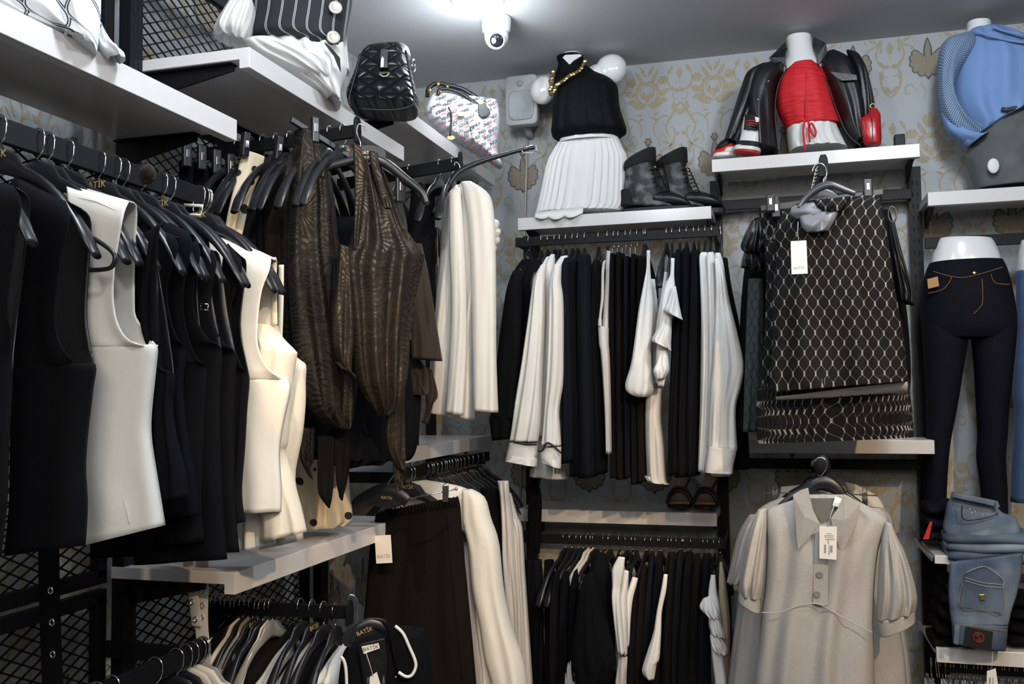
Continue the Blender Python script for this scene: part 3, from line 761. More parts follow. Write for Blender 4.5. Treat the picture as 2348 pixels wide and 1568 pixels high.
def dots(name, base, dot, sc=16, r=.3):
    q = NT(name); u, v = q.uv()
    co = q.n('ShaderNodeCombineXYZ', i0=u, i1=v).outputs[0]
    vo = q.n('ShaderNodeTexVoronoi'); q.t.links.new(co, vo.inputs['Vector']); vo.inputs['Scale'].default_value = sc; vo.inputs['Randomness'].default_value = .55
    q.set('Base Color', q.mix(q.math('LESS_THAN', vo.outputs['Distance'], r), base, dot)); q.set('Roughness', .7); return q.m
polka = dots('cream_polka_dots', (.68, .58, .42), (.01, .01, .012), 21, .30)
G2 = 'garments on the upper arm of the middle bay'
A1 = V((-1.12, 2.35, 2.19))
rail('black face-out arm of the middle bay with hooks along it', (-1.62, 2.37, 2.165), (-1.12, 2.35, 2.185), .036, .014, knob=.028)
for i in range(9):
    x = -1.50+.042*i
    hang('n' if i % 3 else 'b', (x, 2.36, 2.183+.018+(x+1.4)*.03), pi/2+.07*sin(i*2.1), 'black hanger on the upper arm of the middle bay, %s from the wall' % ORD[i+1], 'hangers on the upper arm of the middle bay')
# clip trousers far in the bay on the second support (behind)
pl = Plane((-1.46, 2.3, 1), pi/2-.5)
for i, (x, yt, yb) in enumerate(((412, 345, 1000), (446, 352, 1000), (480, 362, 1000), (512, 372, 1000))):
    garment('trousers', 'black trousers clipped on the inner arm, %s from the left' % ORD[i+1], 'trousers', Plane((-1.5+.02*i, 2.45, 1), pi/2-.6),
            [(x, yt+22, x+34, yt+30), (x-2, yt+80, x+36, yt+90), (x-4, yt+300, x+38, yt+300), (x-4, 900, x+40, 900)], black, 'black trousers on the inner arm', t=.03, folds=2, amp=.004)
    cp = Plane((-1.47+.02*i, 2.42, 1), pi/2-.6)
    t = thing('trouser_clip', 'black plastic clip holding the %s black trousers from the left' % ORD[i+1], 'clip', cp.at(x+16, yt), 'black clips on the inner arm')
    mb = MB(); c0 = cp.at(x+16, yt+10); mb.obox(c0, cp.u*.012, cp.n*.011, (0, 0, .036)); mb.build('clip_body', plas, t, bev=.004)
    mb = MB(); mb.obox(c0+V((0, 0, .002)), cp.u*.005, cp.n*.0135, (0, 0, .012)); mb.build('spring', chrome, t, bev=.001)
pl = Plane((-1.36, 2.34, 1), pi/2-.45)
g = thing('trousers', 'cream trousers with black spots clipped behind the end of the vest rail', 'trousers', pl.at(560, 360), G2)
cloth('trouser_leg', g, pl, [(556, 345, 606, 362), (548, 380, 596, 400), (534, 440, 574, 455), (520, 505, 560, 520), (512, 570, 552, 580), (508, 800, 560, 800), (510, 1000, 560, 1000)], polka, t=.03, folds=2, amp=.004)
for x, y in ((562, 332), (638, 340)):
    c0 = pl.at(x, y, .02); mb = MB(); mb.obox(c0, pl.u*.011, pl.n*.010, (.004, 0, .034)); c = mb.build('clip', plas, g, bev=.004)
    mb = MB(); mb.obox(c0, pl.u*.005, pl.n*.0125, (0, 0, .010)); mb.build('spring', chrome, c, bev=.001)
GD = [
 ('black jacket nearest the wall on the middle arm', -1.40, [(560, 400, 610, 385), (552, 430, 626, 420), (548, 520, 630, 520), (552, 800, 640, 800), (560, 980, 640, 975)], black, .05),
 ('blue-black jacket second from the wall on the middle arm', -1.36, [(612, 372, 650, 360), (600, 400, 668, 400), (590, 480, 672, 480), (600, 800, 680, 800), (610, 985, 690, 985)], navy, .05),
 ('brown-black shirt beside the blue-black jacket', -1.32, [(628, 380, 660, 368), (612, 410, 668, 400), (606, 480, 676, 480), (612, 800, 690, 800), (620, 1000, 700, 1000)], black2, .05),
 ('dark leaf-patterned top behind the clipped skirt', -1.29, [(658, 350, 690, 340), (646, 390, 704, 390), (644, 520, 720, 520), (650, 750, 720, 750), (660, 930, 740, 940)], jac2, .05)]
for lab, X, lv, m_, t_ in GD:
    garment('jacket' if 'jacket' in lab else 'shirt', lab, 'jacket' if 'jacket' in lab else 'shirt', Plane((X, 2.3, 1), pi/2-.45), lv, m_, G2, t=t_, folds=2.5, amp=.006)
# clipped leaf skirt with a U-shaped draped hem
pl = Plane((-1.22, 2.3, 1), pi/2-.55)
g = thing('skirt', 'dark leaf-patterned skirt clipped on a long bar hanger with a rounded draped hem', 'skirt', pl.at(700, 300), G2)
cloth('body', g, pl, [(680, 297, 706, 305), (676, 340, 730, 345), (668, 420, 760, 430), (660, 560, 775, 560), (664, 700, 800, 700), (678, 830, 822, 830), (700, 925, 812, 940), (740, 968, 800, 974), (768, 984, 786, 983)], jac2, t=.07, folds=3, amp=.011, N=34, m=36)
P0 = pl.at(667, 274, .02); P1 = pl.at(800, 358, .02)
mb = MB(); mb.bar(P0, P1, .012, .016); mb.build('hanger_bar', plas, g, bev=.002)
mb = MB(); c0 = pl.at(722, 298, .03); mb.obox(c0, pl.u*.011, pl.n*.008, (0, 0, .036)); c = mb.build('clip', plas, g, bev=.004)
mb = MB(); mb.obox(c0+V((0, 0, .005)), pl.u*.006, pl.n*.0095, (0, 0, .012)); mb.build('spring', chrome, c, bev=.001)
# main leaf-patterned halter dress
pl = Plane((-1.10, 2.32, 1), pi/2-.75)
g = thing('halter_top', 'brown shiny leaf-patterned halter top hanging in front on the middle arm', 'top', pl.at(850, 360), G2)
cloth('body', g, pl, [(822, 352, 862, 362, .02), (820, 392, 884, 404, .03), (817, 440, 902, 452, .05), (815, 500, 922, 512, .07), (800, 560, 950, 558, .09), (780, 586, 971, 588, .1), (777, 620, 965, 622, .1), (790, 690, 950, 690, .1), (800, 760, 938, 760, .1), (808, 820, 934, 820, .1), (822, 880, 926, 880, .1), (848, 930, 912, 928, .08), (866, 953, 886, 952, .05)],
      jac, folds=3.2, amp=.012, N=44, m=50, grow=.6)
cloth('neck_tie', g, pl, [(808, 330, 826, 334), (811, 370, 836, 372), (813, 440, 836, 440), (812, 520, 826, 520), (810, 575, 818, 575)], jac, t=.014, folds=1, amp=.002, off=.03)
cloth('neck_tie', g, pl, [(846, 345, 866, 352), (850, 380, 872, 385), (864, 430, 884, 430), (880, 480, 896, 480)], jac, t=.014, folds=1, amp=.002, off=.03)
cloth('draped_panel', g, pl, [(776, 560, 800, 570), (770, 640, 806, 650), (762, 740, 812, 760), (766, 800, 806, 860), (782, 846, 824, 872)], jac, t=.03, folds=1.5, amp=.008, off=.03)
cloth('hanging_panel', g, pl, [(890, 880, 930, 860), (886, 940, 928, 930), (884, 1000, 929, 1000), (894, 1040, 929, 1045), (916, 1075, 927, 1082)], jac, t=.02, folds=2, amp=.005, off=-.02)
cloth('hanging_panel', g, pl, [(900, 1040, 928, 1050), (902, 1090, 926, 1090), (908, 1128, 924, 1120)], jac2, t=.015, folds=1, amp=.003, off=-.04)
# front hanger of the halter top, turned to the viewer
def arc_hanger(label, pl, pts, hook, mat_=plas, w=.012, hgt=.016, logo=None, group=None):
    t = thing('clothes_hanger', label, 'hanger', pl.at(*hook[0]), group)
    P = smooth_path([pl.at(x, y) for x, y in pts], 30); mb = MB(); rs = []
    for i, p in enumerate(P):
        T = (P[min(i+1, 29)]-P[max(i-1, 0)]).normalized(); b = T.cross(pl.n).normalized()
        k = abs(i-14.5)/14.5; h_ = hgt*(1.25-.45*k)
        rs.append([p+pl.n*(w/2*cos(a*pi/4))+b*(h_/2*sin(a*pi/4)) for a in range(8)])
    mb.rings(rs); mb.build('hanger_body', mat_, t)
    mb = MB(); mb.tube(smooth_path([pl.at(x, y) for x, y in hook], 20), .0018, 6); mb.build('hook', chrome, t)
    if logo:
        (x, y), sz, a_ = logo
        mb = MB(); c = pl.at(x, y); u = pl.u*cos(a_)+V((0, 0, 1))*sin(a_); v_ = V((0, 0, 1))*cos(a_)-pl.u*sin(a_)
        Z = [c+u*(cos(a*pi/10)*sz*2.1)*(1)+v_*(sin(a*pi/10)*sz*1.15-.2*sz) for a in range(20)]
        mb.prism(Z, pl.n*.004); mb.build('hanger_plate', mat_, t, bev=.001)
        text_mesh('logo_text', 'BATİK', sz*.50, c+pl.n*.0075, u, v_, gold, t, .0004)
    return t
plh = Plane((-1.08, 2.33, 1), .35)
arc_hanger('dark grey hanger with a bent arm holding the halter top', plh, [(738, 408), (748, 386), (790, 372), (836, 364), (880, 372), (930, 410), (966, 440), (978, 468)], [(826, 350), (826, 326), (818, 305), (822, 285), (834, 290), (838, 300)], logo=((843, 352), .024, .03), w=.016, hgt=.022)
arc_hanger('black hanger just behind the bent-arm hanger', Plane((-1.13, 2.40, 1), .5), [(880, 388), (916, 408), (948, 430), (962, 450)], [(812, 338), (812, 318), (806, 302), (810, 288), (820, 292)], logo=((803, 346), .02, -.1))
c0 = pl.at(918, 432, .04); mb = MB(); mb.obox(c0, pl.u*.014, pl.n*.008, (0, 0, .040)); t = thing('skirt_clip', 'black clip on the right side of the halter top', 'clip', c0); mb.build('clip_body', plas, t, bev=.004)
mb = MB(); mb.obox(c0+V((0, 0, .004)), pl.u*.005, pl.n*.0095, (0, 0, .012)); mb.build('spring', chrome, t, bev=.001)
# black ragged garments under them
pl = Plane((-1.24, 2.5, 1), pi/2-.8)
garment('dress', 'long black dress with a low ragged hem behind the halter top', 'dress', pl, [(700, 500, 860, 500), (694, 760, 930, 760), (688, 930, 950, 930), (690, 1000, 958, 1010), (700, 1050, 940, 1055), (760, 1050, 900, 1050)], black, G2, t=.06, folds=4, amp=.012)
pl = Plane((-1.16, 2.42, 1), pi/2-.8)
for lab, lv in (('left', [(690, 980, 722, 980), (688, 1040, 720, 1050), (692, 1062, 712, 1075), (708, 1092, 718, 1100)]), ('middle', [(728, 1000, 768, 1000), (728, 1080, 766, 1090), (730, 1130, 762, 1138), (748, 1158, 756, 1166)]), ('right', [(766, 990, 806, 990), (768, 1060, 802, 1070), (772, 1110, 792, 1120), (779, 1140, 784, 1148)])):
    garment('scarf', 'black pointed scarf end hanging above the polka dots, the %s one' % lab, 'scarf', pl, lv, black if lab != 'left' else jac2, 'pointed black scarf ends', t=.012, folds=2, amp=.005)
pl = Plane((-1.36, 2.62, 1), pi/2-.95)
garment('dress', 'cream dress with black polka dots whose hem rests on the low shelf', 'dress', pl,
        [(690, 760, 770, 780), (686, 950, 790, 970), (676, 1070, 800, 1090, .08), (676, 1130, 803, 1140, .1), (682, 1175, 808, 1168, .12), (690, 1203, 806, 1190, .12), (702, 1212, 792, 1202, .1)], polka, None, t=.08, folds=2.3, amp=.010, grow=.4, N=34, m=36)
# ================================================================ corner bay: upper arm
G3 = 'garments on the upper arm of the corner bay'
rail('black face-out arm of the corner bay below the bag shelf', (-1.62, 3.24, 2.26), (-1.12, 3.22, 2.30), .045, .016, knob=.03)
for i, x in enumerate((-1.42, -1.37, -1.32, -1.20, -1.15)):
    hang('n', (x, 3.23, 2.32+(x+1.2)*.08), pi/2+.1*sin(i*2), 'black hanger on the corner bay arm, %s from the wall' % ORD[i+1], 'hangers on the corner bay arm')
pl = Plane((-1.22, 3.2, 1), pi/2-.7)
garment('jacket', 'plain black jacket between the halter top and the cream coat', 'jacket', pl, [(946, 424, 962, 420), (944, 455, 986, 460), (936, 520, 996, 530), (936, 640, 998, 640), (934, 760, 1000, 760)], black, G3, t=.07, folds=2, amp=.006)
pl = Plane((-1.17, 3.25, 1), pi/2-.8)
mb = MB(); cloth_mb(mb, pl, [(990, 520, 1008, 528), (990, 560, 1014, 566), (990, 600, 1010, 606), (988, 650, 1000, 655), (988, 690, 994, 690)], t=.03, folds=5, amp=.010, grow=.2)
tag(mb.build('ruffle_blouse', satin), 'black blouse with a ruffled edge beside the cream coat', 'blouse', G3)
pl = Plane((-1.10, 2.9, 1), pi/2-.85)
g = thing('skirt', 'dark brown skirt with straight hem right of the halter top', 'skirt', pl.at(960, 600), G3)
cloth('body', g, pl, [(930, 560, 966, 560), (936, 650, 984, 640), (942, 740, 1000, 735), (944, 822, 1015, 828)], brown, t=.05, folds=2, amp=.006)
pl = Plane((-1.16, 2.98, 1), pi/2-.85)
g = thing('dress', 'brown-black dress with a wavy flounce below the dark brown skirt', 'dress', pl.at(960, 800), G3)
cloth('body', g, pl, [(920, 780, 960, 780), (922, 900, 966, 900), (922, 980, 962, 980), (928, 1024, 960, 1020)], black2, t=.04, folds=2, amp=.006)
cloth('flounce', g, pl, [(936, 824, 966, 826), (934, 860, 980, 850), (940, 898, 982, 890), (945, 906, 981, 905)], brown, t=.03, folds=2.5, amp=.012, off=.03)
cloth('flounce', g, pl, [(972, 840, 990, 848), (976, 880, 1004, 905), (978, 930, 992, 930), (966, 968, 980, 972)], brown, t=.02, folds=2, amp=.008)
# white coat
pl = Plane((-1.09, 3.24, 1), .25)
g = thing('coat', 'long cream coat with hanging sleeves on the corner bay arm', 'coat', pl.at(1070, 420), G3)
cloth('body', g, pl, [(1036, 430, 1080, 416, .04), (1020, 462, 1112, 440, .1), (1012, 520, 1122, 500, .14), (1008, 600, 1118, 600, .15), (998, 690, 1108, 690, .15), (988, 800, 1092, 800, .15), (982, 900, 1090, 900, .15), (979, 945, 1088, 962, .15)], ivory, folds=3, amp=.012, N=40, m=44, grow=.7)
cloth('sleeve', g, pl, [(1056, 418, 1082, 416, .03), (1062, 440, 1122, 446, .07), (1072, 500, 1134, 500, .09), (1078, 580, 1137, 580, .09), (1082, 700, 1138, 700, .08), (1084, 800, 1138, 800, .08), (1086, 900, 1141, 900, .08), (1087, 942, 1143, 946, .08)], ivory, folds=1.5, amp=.005, off=.09)
cloth('sleeve', g, pl, [(1030, 440, 1056, 430, .04), (1030, 560, 1066, 560, .07), (1034, 680, 1070, 680, .07), (1032, 780, 1070, 780, .06), (1026, 880, 1066, 880, .06), (1020, 946, 1062, 953, .06)], ivory, folds=1.5, amp=.004, off=.10)
pl2 = Plane((-1.06, 3.4, 1), .25)
mb = MB()
for k, (x, y, r_) in enumerate(((1138, 514, 15), (1142, 532, 14), (1138, 550, 16), (1134, 568, 12), (1130, 583, 9))):
    c = pl2.at(x-6, y); 
    mb.add(*(lambda vs: (vs, [(0, i, i % 12+1) for i in range(1, 13)]))([c]+[c+pl2.u*(cos(a*pi/6)*r_*.0015)+V((0, 0, sin(a*pi/6)*r_*.0014))+pl2.n*(.010*sin(a*pi*.5+k)) for a in range(12)]), smooth=True)
mb.build('ruffle', ivory, g, solid=.002)  # ruffle of another garment, attached to the coat as a part
# big tilted hanger in front of the bag shelf
pl = Plane((-1.09, 3.19, 1), .2)
t = thing('clothes_hanger', 'large black hanger tilted sideways above the cream coat, one arm pointing right', 'hanger', pl.at(1055, 380))
mb = MB(); P = smooth_path([pl.at(x, y) for x, y in ((992, 490), (1010, 456), (1032, 420), (1050, 396), (1075, 382), (1110, 368), (1150, 356), (1190, 345), (1226, 338))], 34); rs = []
for i, p in enumerate(P):
    T = (P[min(i+1, 33)]-P[max(i-1, 0)]).normalized(); b = T.cross(pl.n).normalized(); k = abs(i-13)/20
    rs.append([p+pl.n*(.007*cos(a*pi/4))+b*((.011-.004*min(1, k))*sin(a*pi/4)) for a in range(8)])
mb.rings(rs); mb.build('hanger_body', plas, t)
mb = MB(); mb.tube([pl.at(x, y, .004) for x, y in ((1198, 343), (1218, 333), (1230, 334), (1231, 344), (1220, 351), (1200, 350), (1197, 346))], .0022, 6, closed=True); mb.build('end_loop', chrome, t)
mb = MB(); mb.tube(smooth_path([pl.at(x, y) for x, y in ((1056, 392), (1054, 384), (1052, 376), (1044, 372), (1042, 380))], 14), .002, 6); mb.build('hook', chrome, t)
# ================================================================ corner bay: lower rail
G4 = 'garments on the lower rail of the corner bay'
for i, x in enumerate((934, 941, 973, 982, 986, 994, 1004, 1012, 1016, 1022, 1028, 1036, 1041, 1048, 1056, 1066, 1076, 1088, 1100)):
    y = PX(x, 1075-(x-930)*.2, -1.33).y
    hang('n' if i % 2 else 'b', (-1.33, y, 1.188), .05*sin(i*1.9), 'black hanger on the low corner rail, %s from the front' % ORD[i+1], 'hangers on the low corner rail')
pl = Plane((-1.1, 3.0, 1), .15)
g = thing('trousers', 'wide dark brown trousers with elastic waist clipped at the front of the low corner rail', 'trousers', pl.at(950, 1160), G4)
cloth('body', g, pl, [(862, 1176, 1051, 1139), (858, 1200, 1056, 1165), (850, 1240, 1060, 1217), (842, 1330, 1070, 1330), (834, 1420, 1079, 1420), (826, 1520, 1088, 1520), (820, 1640, 1098, 1640)], black2, t=.05, folds=3, amp=.007, N=36)
mb = MB()
for i in range(24):
    t_ = i/23; a = pl.at(866+182*t_, 1172-34*t_, .03); b = pl.at(868+182*t_, 1190-32*t_, .03); mb.tube([a, b], .0035, 6)
mb.build('elastic_waistband', black2, g)
for x, y in ((912, 1146), (1022, 1132)):
    mb = MB(); c = pl.at(x, y, .035); mb.obox(c, pl.u*.010, pl.n*.007, (0, 0, .026)); mb.tube([c+V((0, 0, .024))+pl.u*.009*cos(a*pi/5)+V((0, 0, .009*sin(a*pi/5))) for a in range(10)], .0022, 6, closed=True); mb.build('clip', chrome, g, bev=.002)
mb = MB(); mb.tube([pl.at(905, 1150, .03), pl.at(1046, 1121, .03)], .0026, 8); mb.blob(pl.at(1046, 1121, .03), (.006, .006, .006), 8); mb.build('hanger_bar', chrome, g)
seam(g, pl, [(940, 1250), (990, 1235), (1050, 1185)], black, .0012, .03); seam(g, pl, [(1026, 1180), (1034, 1300), (1060, 1560)], black, .0012, .03)
tg = pl.at(880, 1262, .05)
def swing(label, pl, quad, off=.02, lines=(), word=None, wsz=.008, string=None, cat='tag', wat=.2, group=None):
    """card swing tag from four pixels (tl, tr, br, bl)"""
    Q = [pl.at(x, y, off) for x, y in quad]; t = thing('swing_tag', label, cat, (Q[0]+Q[1])/2, group)
    mb = MB(); mb.prism(Q, pl.n*.0008); mb.build('card', wtag, t)
    u = (Q[1]-Q[0]); v = (Q[0]-Q[3]); c = (Q[0]+Q[1]+Q[2]+Q[3])/4+pl.n*.0012
    if word: text_mesh('printed_word', word, wsz, Q[3]+u*.5+v*wat+pl.n*.0012, u, v, inkg, t, .0001)
    if lines:
        mb = MB()
        for a, b, w_, h in lines: mb.obox(Q[3]+u*a+v*b+pl.n*.0012, u*w_/2, pl.n*.0002, v*h/2)
        mb.build('printed_lines', inkg, t)
    if string:
        mb = MB(); mb.tube([pl.at(x, y, off+.002) for x, y in string], .0008, 5); mb.build('string', wtag, t)
    return t
swing('white swing tag hanging from the wide dark trousers', pl, ((859, 1228), (896, 1226), (900, 1290), (863, 1292)), .10, word='BATİK', wsz=.016, wat=.24)
pl = Plane((-1.2, 2.86, 1), .2)
arc_hanger('black lettered hanger behind the wide trousers', pl, [(808, 1172), (830, 1150), (868, 1132), (890, 1130), (912, 1134), (935, 1150)], [(888, 1132), (890, 1110), (902, 1090)], logo=((888, 1141), .026, -.1), w=.014, hgt=.05)
pl = Plane((-1.12, 3.35, 1), .1)
g = thing('coat', 'long cream coat hanging behind the wide dark trousers', 'coat', pl.at(1050, 1120), G4)
cloth('body', g, pl, [(930, 1106, 975, 1100, .03), (905, 1130, 1060, 1116, .07), (900, 1180, 1080, 1140, .09), (960, 1260, 1100, 1240, .1), (1000, 1370, 1110, 1370, .1), (1030, 1470, 1140, 1470, .1), (1040, 1640, 1160, 1640, .1)], ivory, folds=2, amp=.008, N=36)
cloth('sleeve', g, pl, [(1060, 1122, 1084, 1122, .04), (1060, 1150, 1112, 1142, .09), (1062, 1200, 1126, 1190, .11), (1076, 1260, 1144, 1245, .12), (1084, 1350, 1155, 1348, .12), (1100, 1430, 1172, 1430, .12), (1110, 1500, 1198, 1507, .12), (1130, 1570, 1208, 1560, .12), (1140, 1650, 1216, 1650, .1)], ivory, folds=1.4, amp=.008, off=.07, N=34)
pl = Plane((-1.08, 3.3, 1), .1)
garment('blouse', 'pinkish white satin garment between the dark trousers and the cream coat', 'blouse', pl, [(1060, 1196, 1072, 1192), (1064, 1222, 1080, 1214), (1066, 1330, 1084, 1330), (1074, 1430, 1094, 1430), (1084, 1540, 1108, 1540), (1090, 1640, 1116, 1640)], silk, G4, t=.05, folds=1.5, amp=.004)
pl = Plane((-1.1, 3.62, 1), .1)
garment('dress', 'black pleated dress between the cream coat and the silver dress', 'dress', pl, [(1102, 1118, 1146, 1122), (1106, 1180, 1150, 1180), (1120, 1300, 1160, 1300), (1130, 1460, 1170, 1460), (1140, 1640, 1180, 1640)], black, G4, t=.06, folds=4, amp=.006)
pl = Plane((-1.02, 3.6, 1), .1)
g = thing('dress', 'silver satin dress with a gathered side seam on the low corner rail', 'dress', pl.at(1155, 1105), G4)
cloth('side_panel', g, pl, [(1140, 1102, 1166, 1102, .02), (1146, 1140, 1170, 1140, .04), (1150, 1200, 1178, 1200, .06), (1152, 1290, 1184, 1290, .07), (1160, 1380, 1190, 1380, .07), (1172, 1450, 1192, 1490, .07), (1180, 1560, 1204, 1560, .07), (1180, 1640, 1206, 1640, .07)], silk, folds=1.6, amp=.010, off=.03, m=44)
cloth('body', g, pl, [(1160, 1130, 1172, 1130, .02), (1164, 1180, 1186, 1180, .05), (1168, 1214, 1198, 1214, .07), (1170, 1308, 1204, 1308, .08), (1176, 1435, 1213, 1435, .08), (1180, 1568, 1222, 1568, .08), (1180, 1650, 1226, 1650, .08)], silk, folds=3, amp=.009, m=34)
pl = Plane((-1.08, 3.85, 1), .1)
g = thing('dress', 'black halter dress with a narrow neck strap at the left end of the back rail', 'dress', pl.at(1225, 1100))
cloth('neck_strap', g, pl, [(1222, 1098, 1232, 1098), (1214, 1140, 1242, 1140), (1210, 1180, 1242, 1180), (1214, 1230, 1240, 1235), (1218, 1262, 1238, 1268)], black, t=.02, folds=1, amp=.003)
for i, (x, m_) in enumerate(((1205, black), (1222, navy), (1250, black), (1276, black2))):
    garment('trousers', 'black clipped trousers at the left end of the lower back rail, %s from left' % ORD[i+1], 'trousers', Plane((-1.0, 3.86-.02*i, 1), pi/2-.3-.1*i),
            [(x, 1285, x+18, 1282), (x-1, 1360, x+22, 1360), (x, 1460, x+24, 1460), (x, 1650, x+26, 1650)], m_, 'clipped trousers on the lower back rail', t=.03, folds=2, amp=.004)
# ================================================================ back wall: upper rail of blouses
G5 = 'garments on the upper back rail'; G6 = 'garments on the lower back rail'
hx = [1213, 1242, 1257, 1273, 1284, 1298, 1314, 1326, 1341, 1373, 1394, 1408, 1418, 1435, 1447, 1461, 1476, 1481, 1529, 1541, 1559, 1575, 1591, 1602, 1617, 1633, 1652]
for i, x in enumerate(hx):
    p = PY(x, 556-(x-1197)*.055, 3.9)
    hang('c' if 11 <= i <= 15 else 'n', (p.x, 3.9, 2.131), pi/2+.06*sin(i*1.7), 'black hanger on the upper back rail, %s from the left' % ORD[i+1], 'hangers on the upper back rail')
def strip(label, cat, lv, mat_, Y=3.72, t=.05, grp=G5, name=None, **k):
    k.setdefault('folds', 1.5); k.setdefault('amp', .005)
    return garment(name or cat, label, cat, YP(Y), lv, mat_, grp, t=t, **k)
# dark jacket with hanging sleeve at the far left
g = thing('jacket', 'black jacket at the left end of the upper back rail, sleeve hanging in front', 'jacket', PY(1190, 620, 3.7), G5)
cloth('body', g, YP(3.8), [(1196, 596, 1216, 594, .03), (1178, 628, 1222, 625, .1), (1172, 680, 1226, 680, .14), (1166, 800, 1222, 800, .14), (1162, 930, 1218, 930, .14), (1160, 985, 1214, 985, .14)], black, folds=2, amp=.006)
cloth('sleeve', g, YP(3.62), [(1176, 622, 1196, 620, .03), (1164, 660, 1196, 655, .08), (1154, 720, 1196, 718, .09), (1146, 775, 1195, 780, .09), (1137, 855, 1190, 860, .09), (1126, 945, 1184, 950, .08), (1123, 960, 1176, 962, .08), (1129, 1010, 1171, 1006, .08)], black, folds=1.2, amp=.005)
cloth('hanger_neck', g, YP(3.86), [(1204, 588, 1216, 588), (1200, 604, 1220, 604), (1196, 616, 1222, 616)], satin, t=.03, folds=0, amp=0)
strip('black jacket second from the left on the upper back rail', 'jacket', [(1226, 594, 1242, 598, .02), (1208, 618, 1244, 616, .08), (1197, 646, 1240, 646, .1), (1192, 720, 1240, 720, .12), (1190, 850, 1236, 850, .12), (1188, 960, 1230, 960, .12)], black, 3.78, .1)
# three white blouses with black piped cuffs
pcuff = M('black_piping', (.008, .008, .01), .6)
g = thing('blouse', 'white blouse with black cuff piping, leftmost of the white ones on the back rail', 'blouse', PY(1245, 612, 3.7), G5)
cloth('body', g, YP(3.78), [(1252, 590, 1270, 586, .02), (1242, 612, 1272, 612, .08), (1232, 650, 1270, 650, .14), (1240, 800, 1276, 800, .16), (1236, 950, 1280, 950, .16), (1224, 1060, 1288, 1065, .16), (1214, 1090, 1302, 1098, .14)], white, folds=2, amp=.008)
cloth('sleeve', g, YP(3.62), [(1240, 608, 1254, 606, .03), (1224, 646, 1250, 642, .07), (1212, 729, 1250, 725, .09), (1197, 832, 1246, 832, .1), (1183, 915, 1243, 915, .1), (1175, 973, 1240, 973, .1), (1169, 1010, 1234, 1012, .09)], white, folds=2.4, amp=.009, N=30, m=34)
cloth('cuff', g, YP(3.62), [(1168, 1014, 1233, 1016, .08), (1160, 1050, 1232, 1062, .08), (1158, 1056, 1231, 1069, .08)], white, folds=1, amp=.005)
seam(g, YP(3.62), [(1178, 1012), (1205, 1018), (1231, 1019)], pcuff, .0042, .045, 'cuff_piping')
g = thing('blouse', 'white blouse second from the left of the white ones on the back rail', 'blouse', PY(1262, 600, 3.66), G5)
cloth('body', g, YP(3.70), [(1262, 584, 1272, 583, .02), (1248, 616, 1272, 612, .06), (1246, 640, 1270, 640, .08), (1243, 729, 1268, 729, .1), (1242, 880, 1266, 880, .1), (1236, 1000, 1262, 1000, .1)], white, folds=1.5, amp=.006)
g = thing('blouse', 'white blouse with black cuff piping, rightmost of the three beside the black blouses', 'blouse', PY(1285, 600, 3.6), G5)
cloth('body', g, YP(3.76), [(1286, 588, 1302, 586, .02), (1272, 612, 1302, 606, .08), (1266, 650, 1296, 650, .1), (1262, 800, 1294, 800, .1), (1262, 960, 1290, 960, .1)], white, folds=1.5, amp=.006)
cloth('sleeve', g, YP(3.6), [(1270, 608, 1288, 604, .03), (1262, 650, 1286, 646, .07), (1260, 700, 1291, 690, .08), (1258, 800, 1292, 800, .09), (1254, 880, 1291, 876, .09), (1250, 940, 1282, 936, .08), (1246, 985, 1284, 985, .08), (1242, 1020, 1287, 1022, .08)], white, folds=1.8, amp=.008, N=30, m=34)
cloth('cuff', g, YP(3.6), [(1243, 1028, 1287, 1024, .07), (1240, 1045, 1287, 1050, .07), (1243, 1058, 1286, 1074, .07)], white, folds=1, amp=.004)
seam(g, YP(3.6), [(1233, 1034), (1244, 1032), (1254, 1016), (1268, 1022), (1287, 1039)], pcuff, .0042, .045, 'cuff_piping')
# black blouses, left group
BB = [(1288, 1310, 600, 1062, 3.68), (1308, 1328, 600, 1092, 3.70), (1326, 1356, 592, 1096, 3.66), (1356, 1378, 604, 1088, 3.69)]
for i, (a, b, yt, yb, Y) in enumerate(BB):
    strip('black long-sleeved blouse, %s right of the white piped blouses on the back rail' % ORD[i+1], 'blouse',
          [(a+6, yt-8, b-4, yt-10, .02), (a, yt+16, b, yt+10, .08), (a-1, yt+80, b+3, yt+80, .12), (a, yt+200, b+8, yt+200, .14), (a+2, yb-120, b+14, yb-120, .14), (a, yb, b+14, yb-4, .12)], black if i % 2 else navy, Y, amp=.006, folds=1.3)
# white satin camisole
g = thing('camisole', 'narrow white satin camisole among the black blouses on the back rail', 'top', PY(1386, 600, 3.62), G5)
cloth('body', g, YP(3.62), [(1371, 745, 1396, 752, .05), (1374, 790, 1396, 790, .06), (1378, 815, 1398, 820, .06), (1386, 936, 1401, 936, .06), (1390, 1038, 1402, 1042, .06)], silk, folds=1.2, amp=.004)
cloth('back_strap', g, YP(3.66), [(1391, 574, 1401, 577, .015), (1389, 600, 1401, 602, .015), (1388, 640, 1401, 640, .015), (1384, 700, 1396, 700, .015), (1380, 755, 1396, 755, .02)], silk, folds=0, amp=0)
cloth('front_strap', g, YP(3.60), [(1382, 600, 1390, 596, .012), (1379, 625, 1386, 620, .012), (1378, 680, 1385, 680, .012), (1374, 720, 1380, 722, .012), (1371, 748, 1380, 750, .012)], silk, folds=0, amp=0)
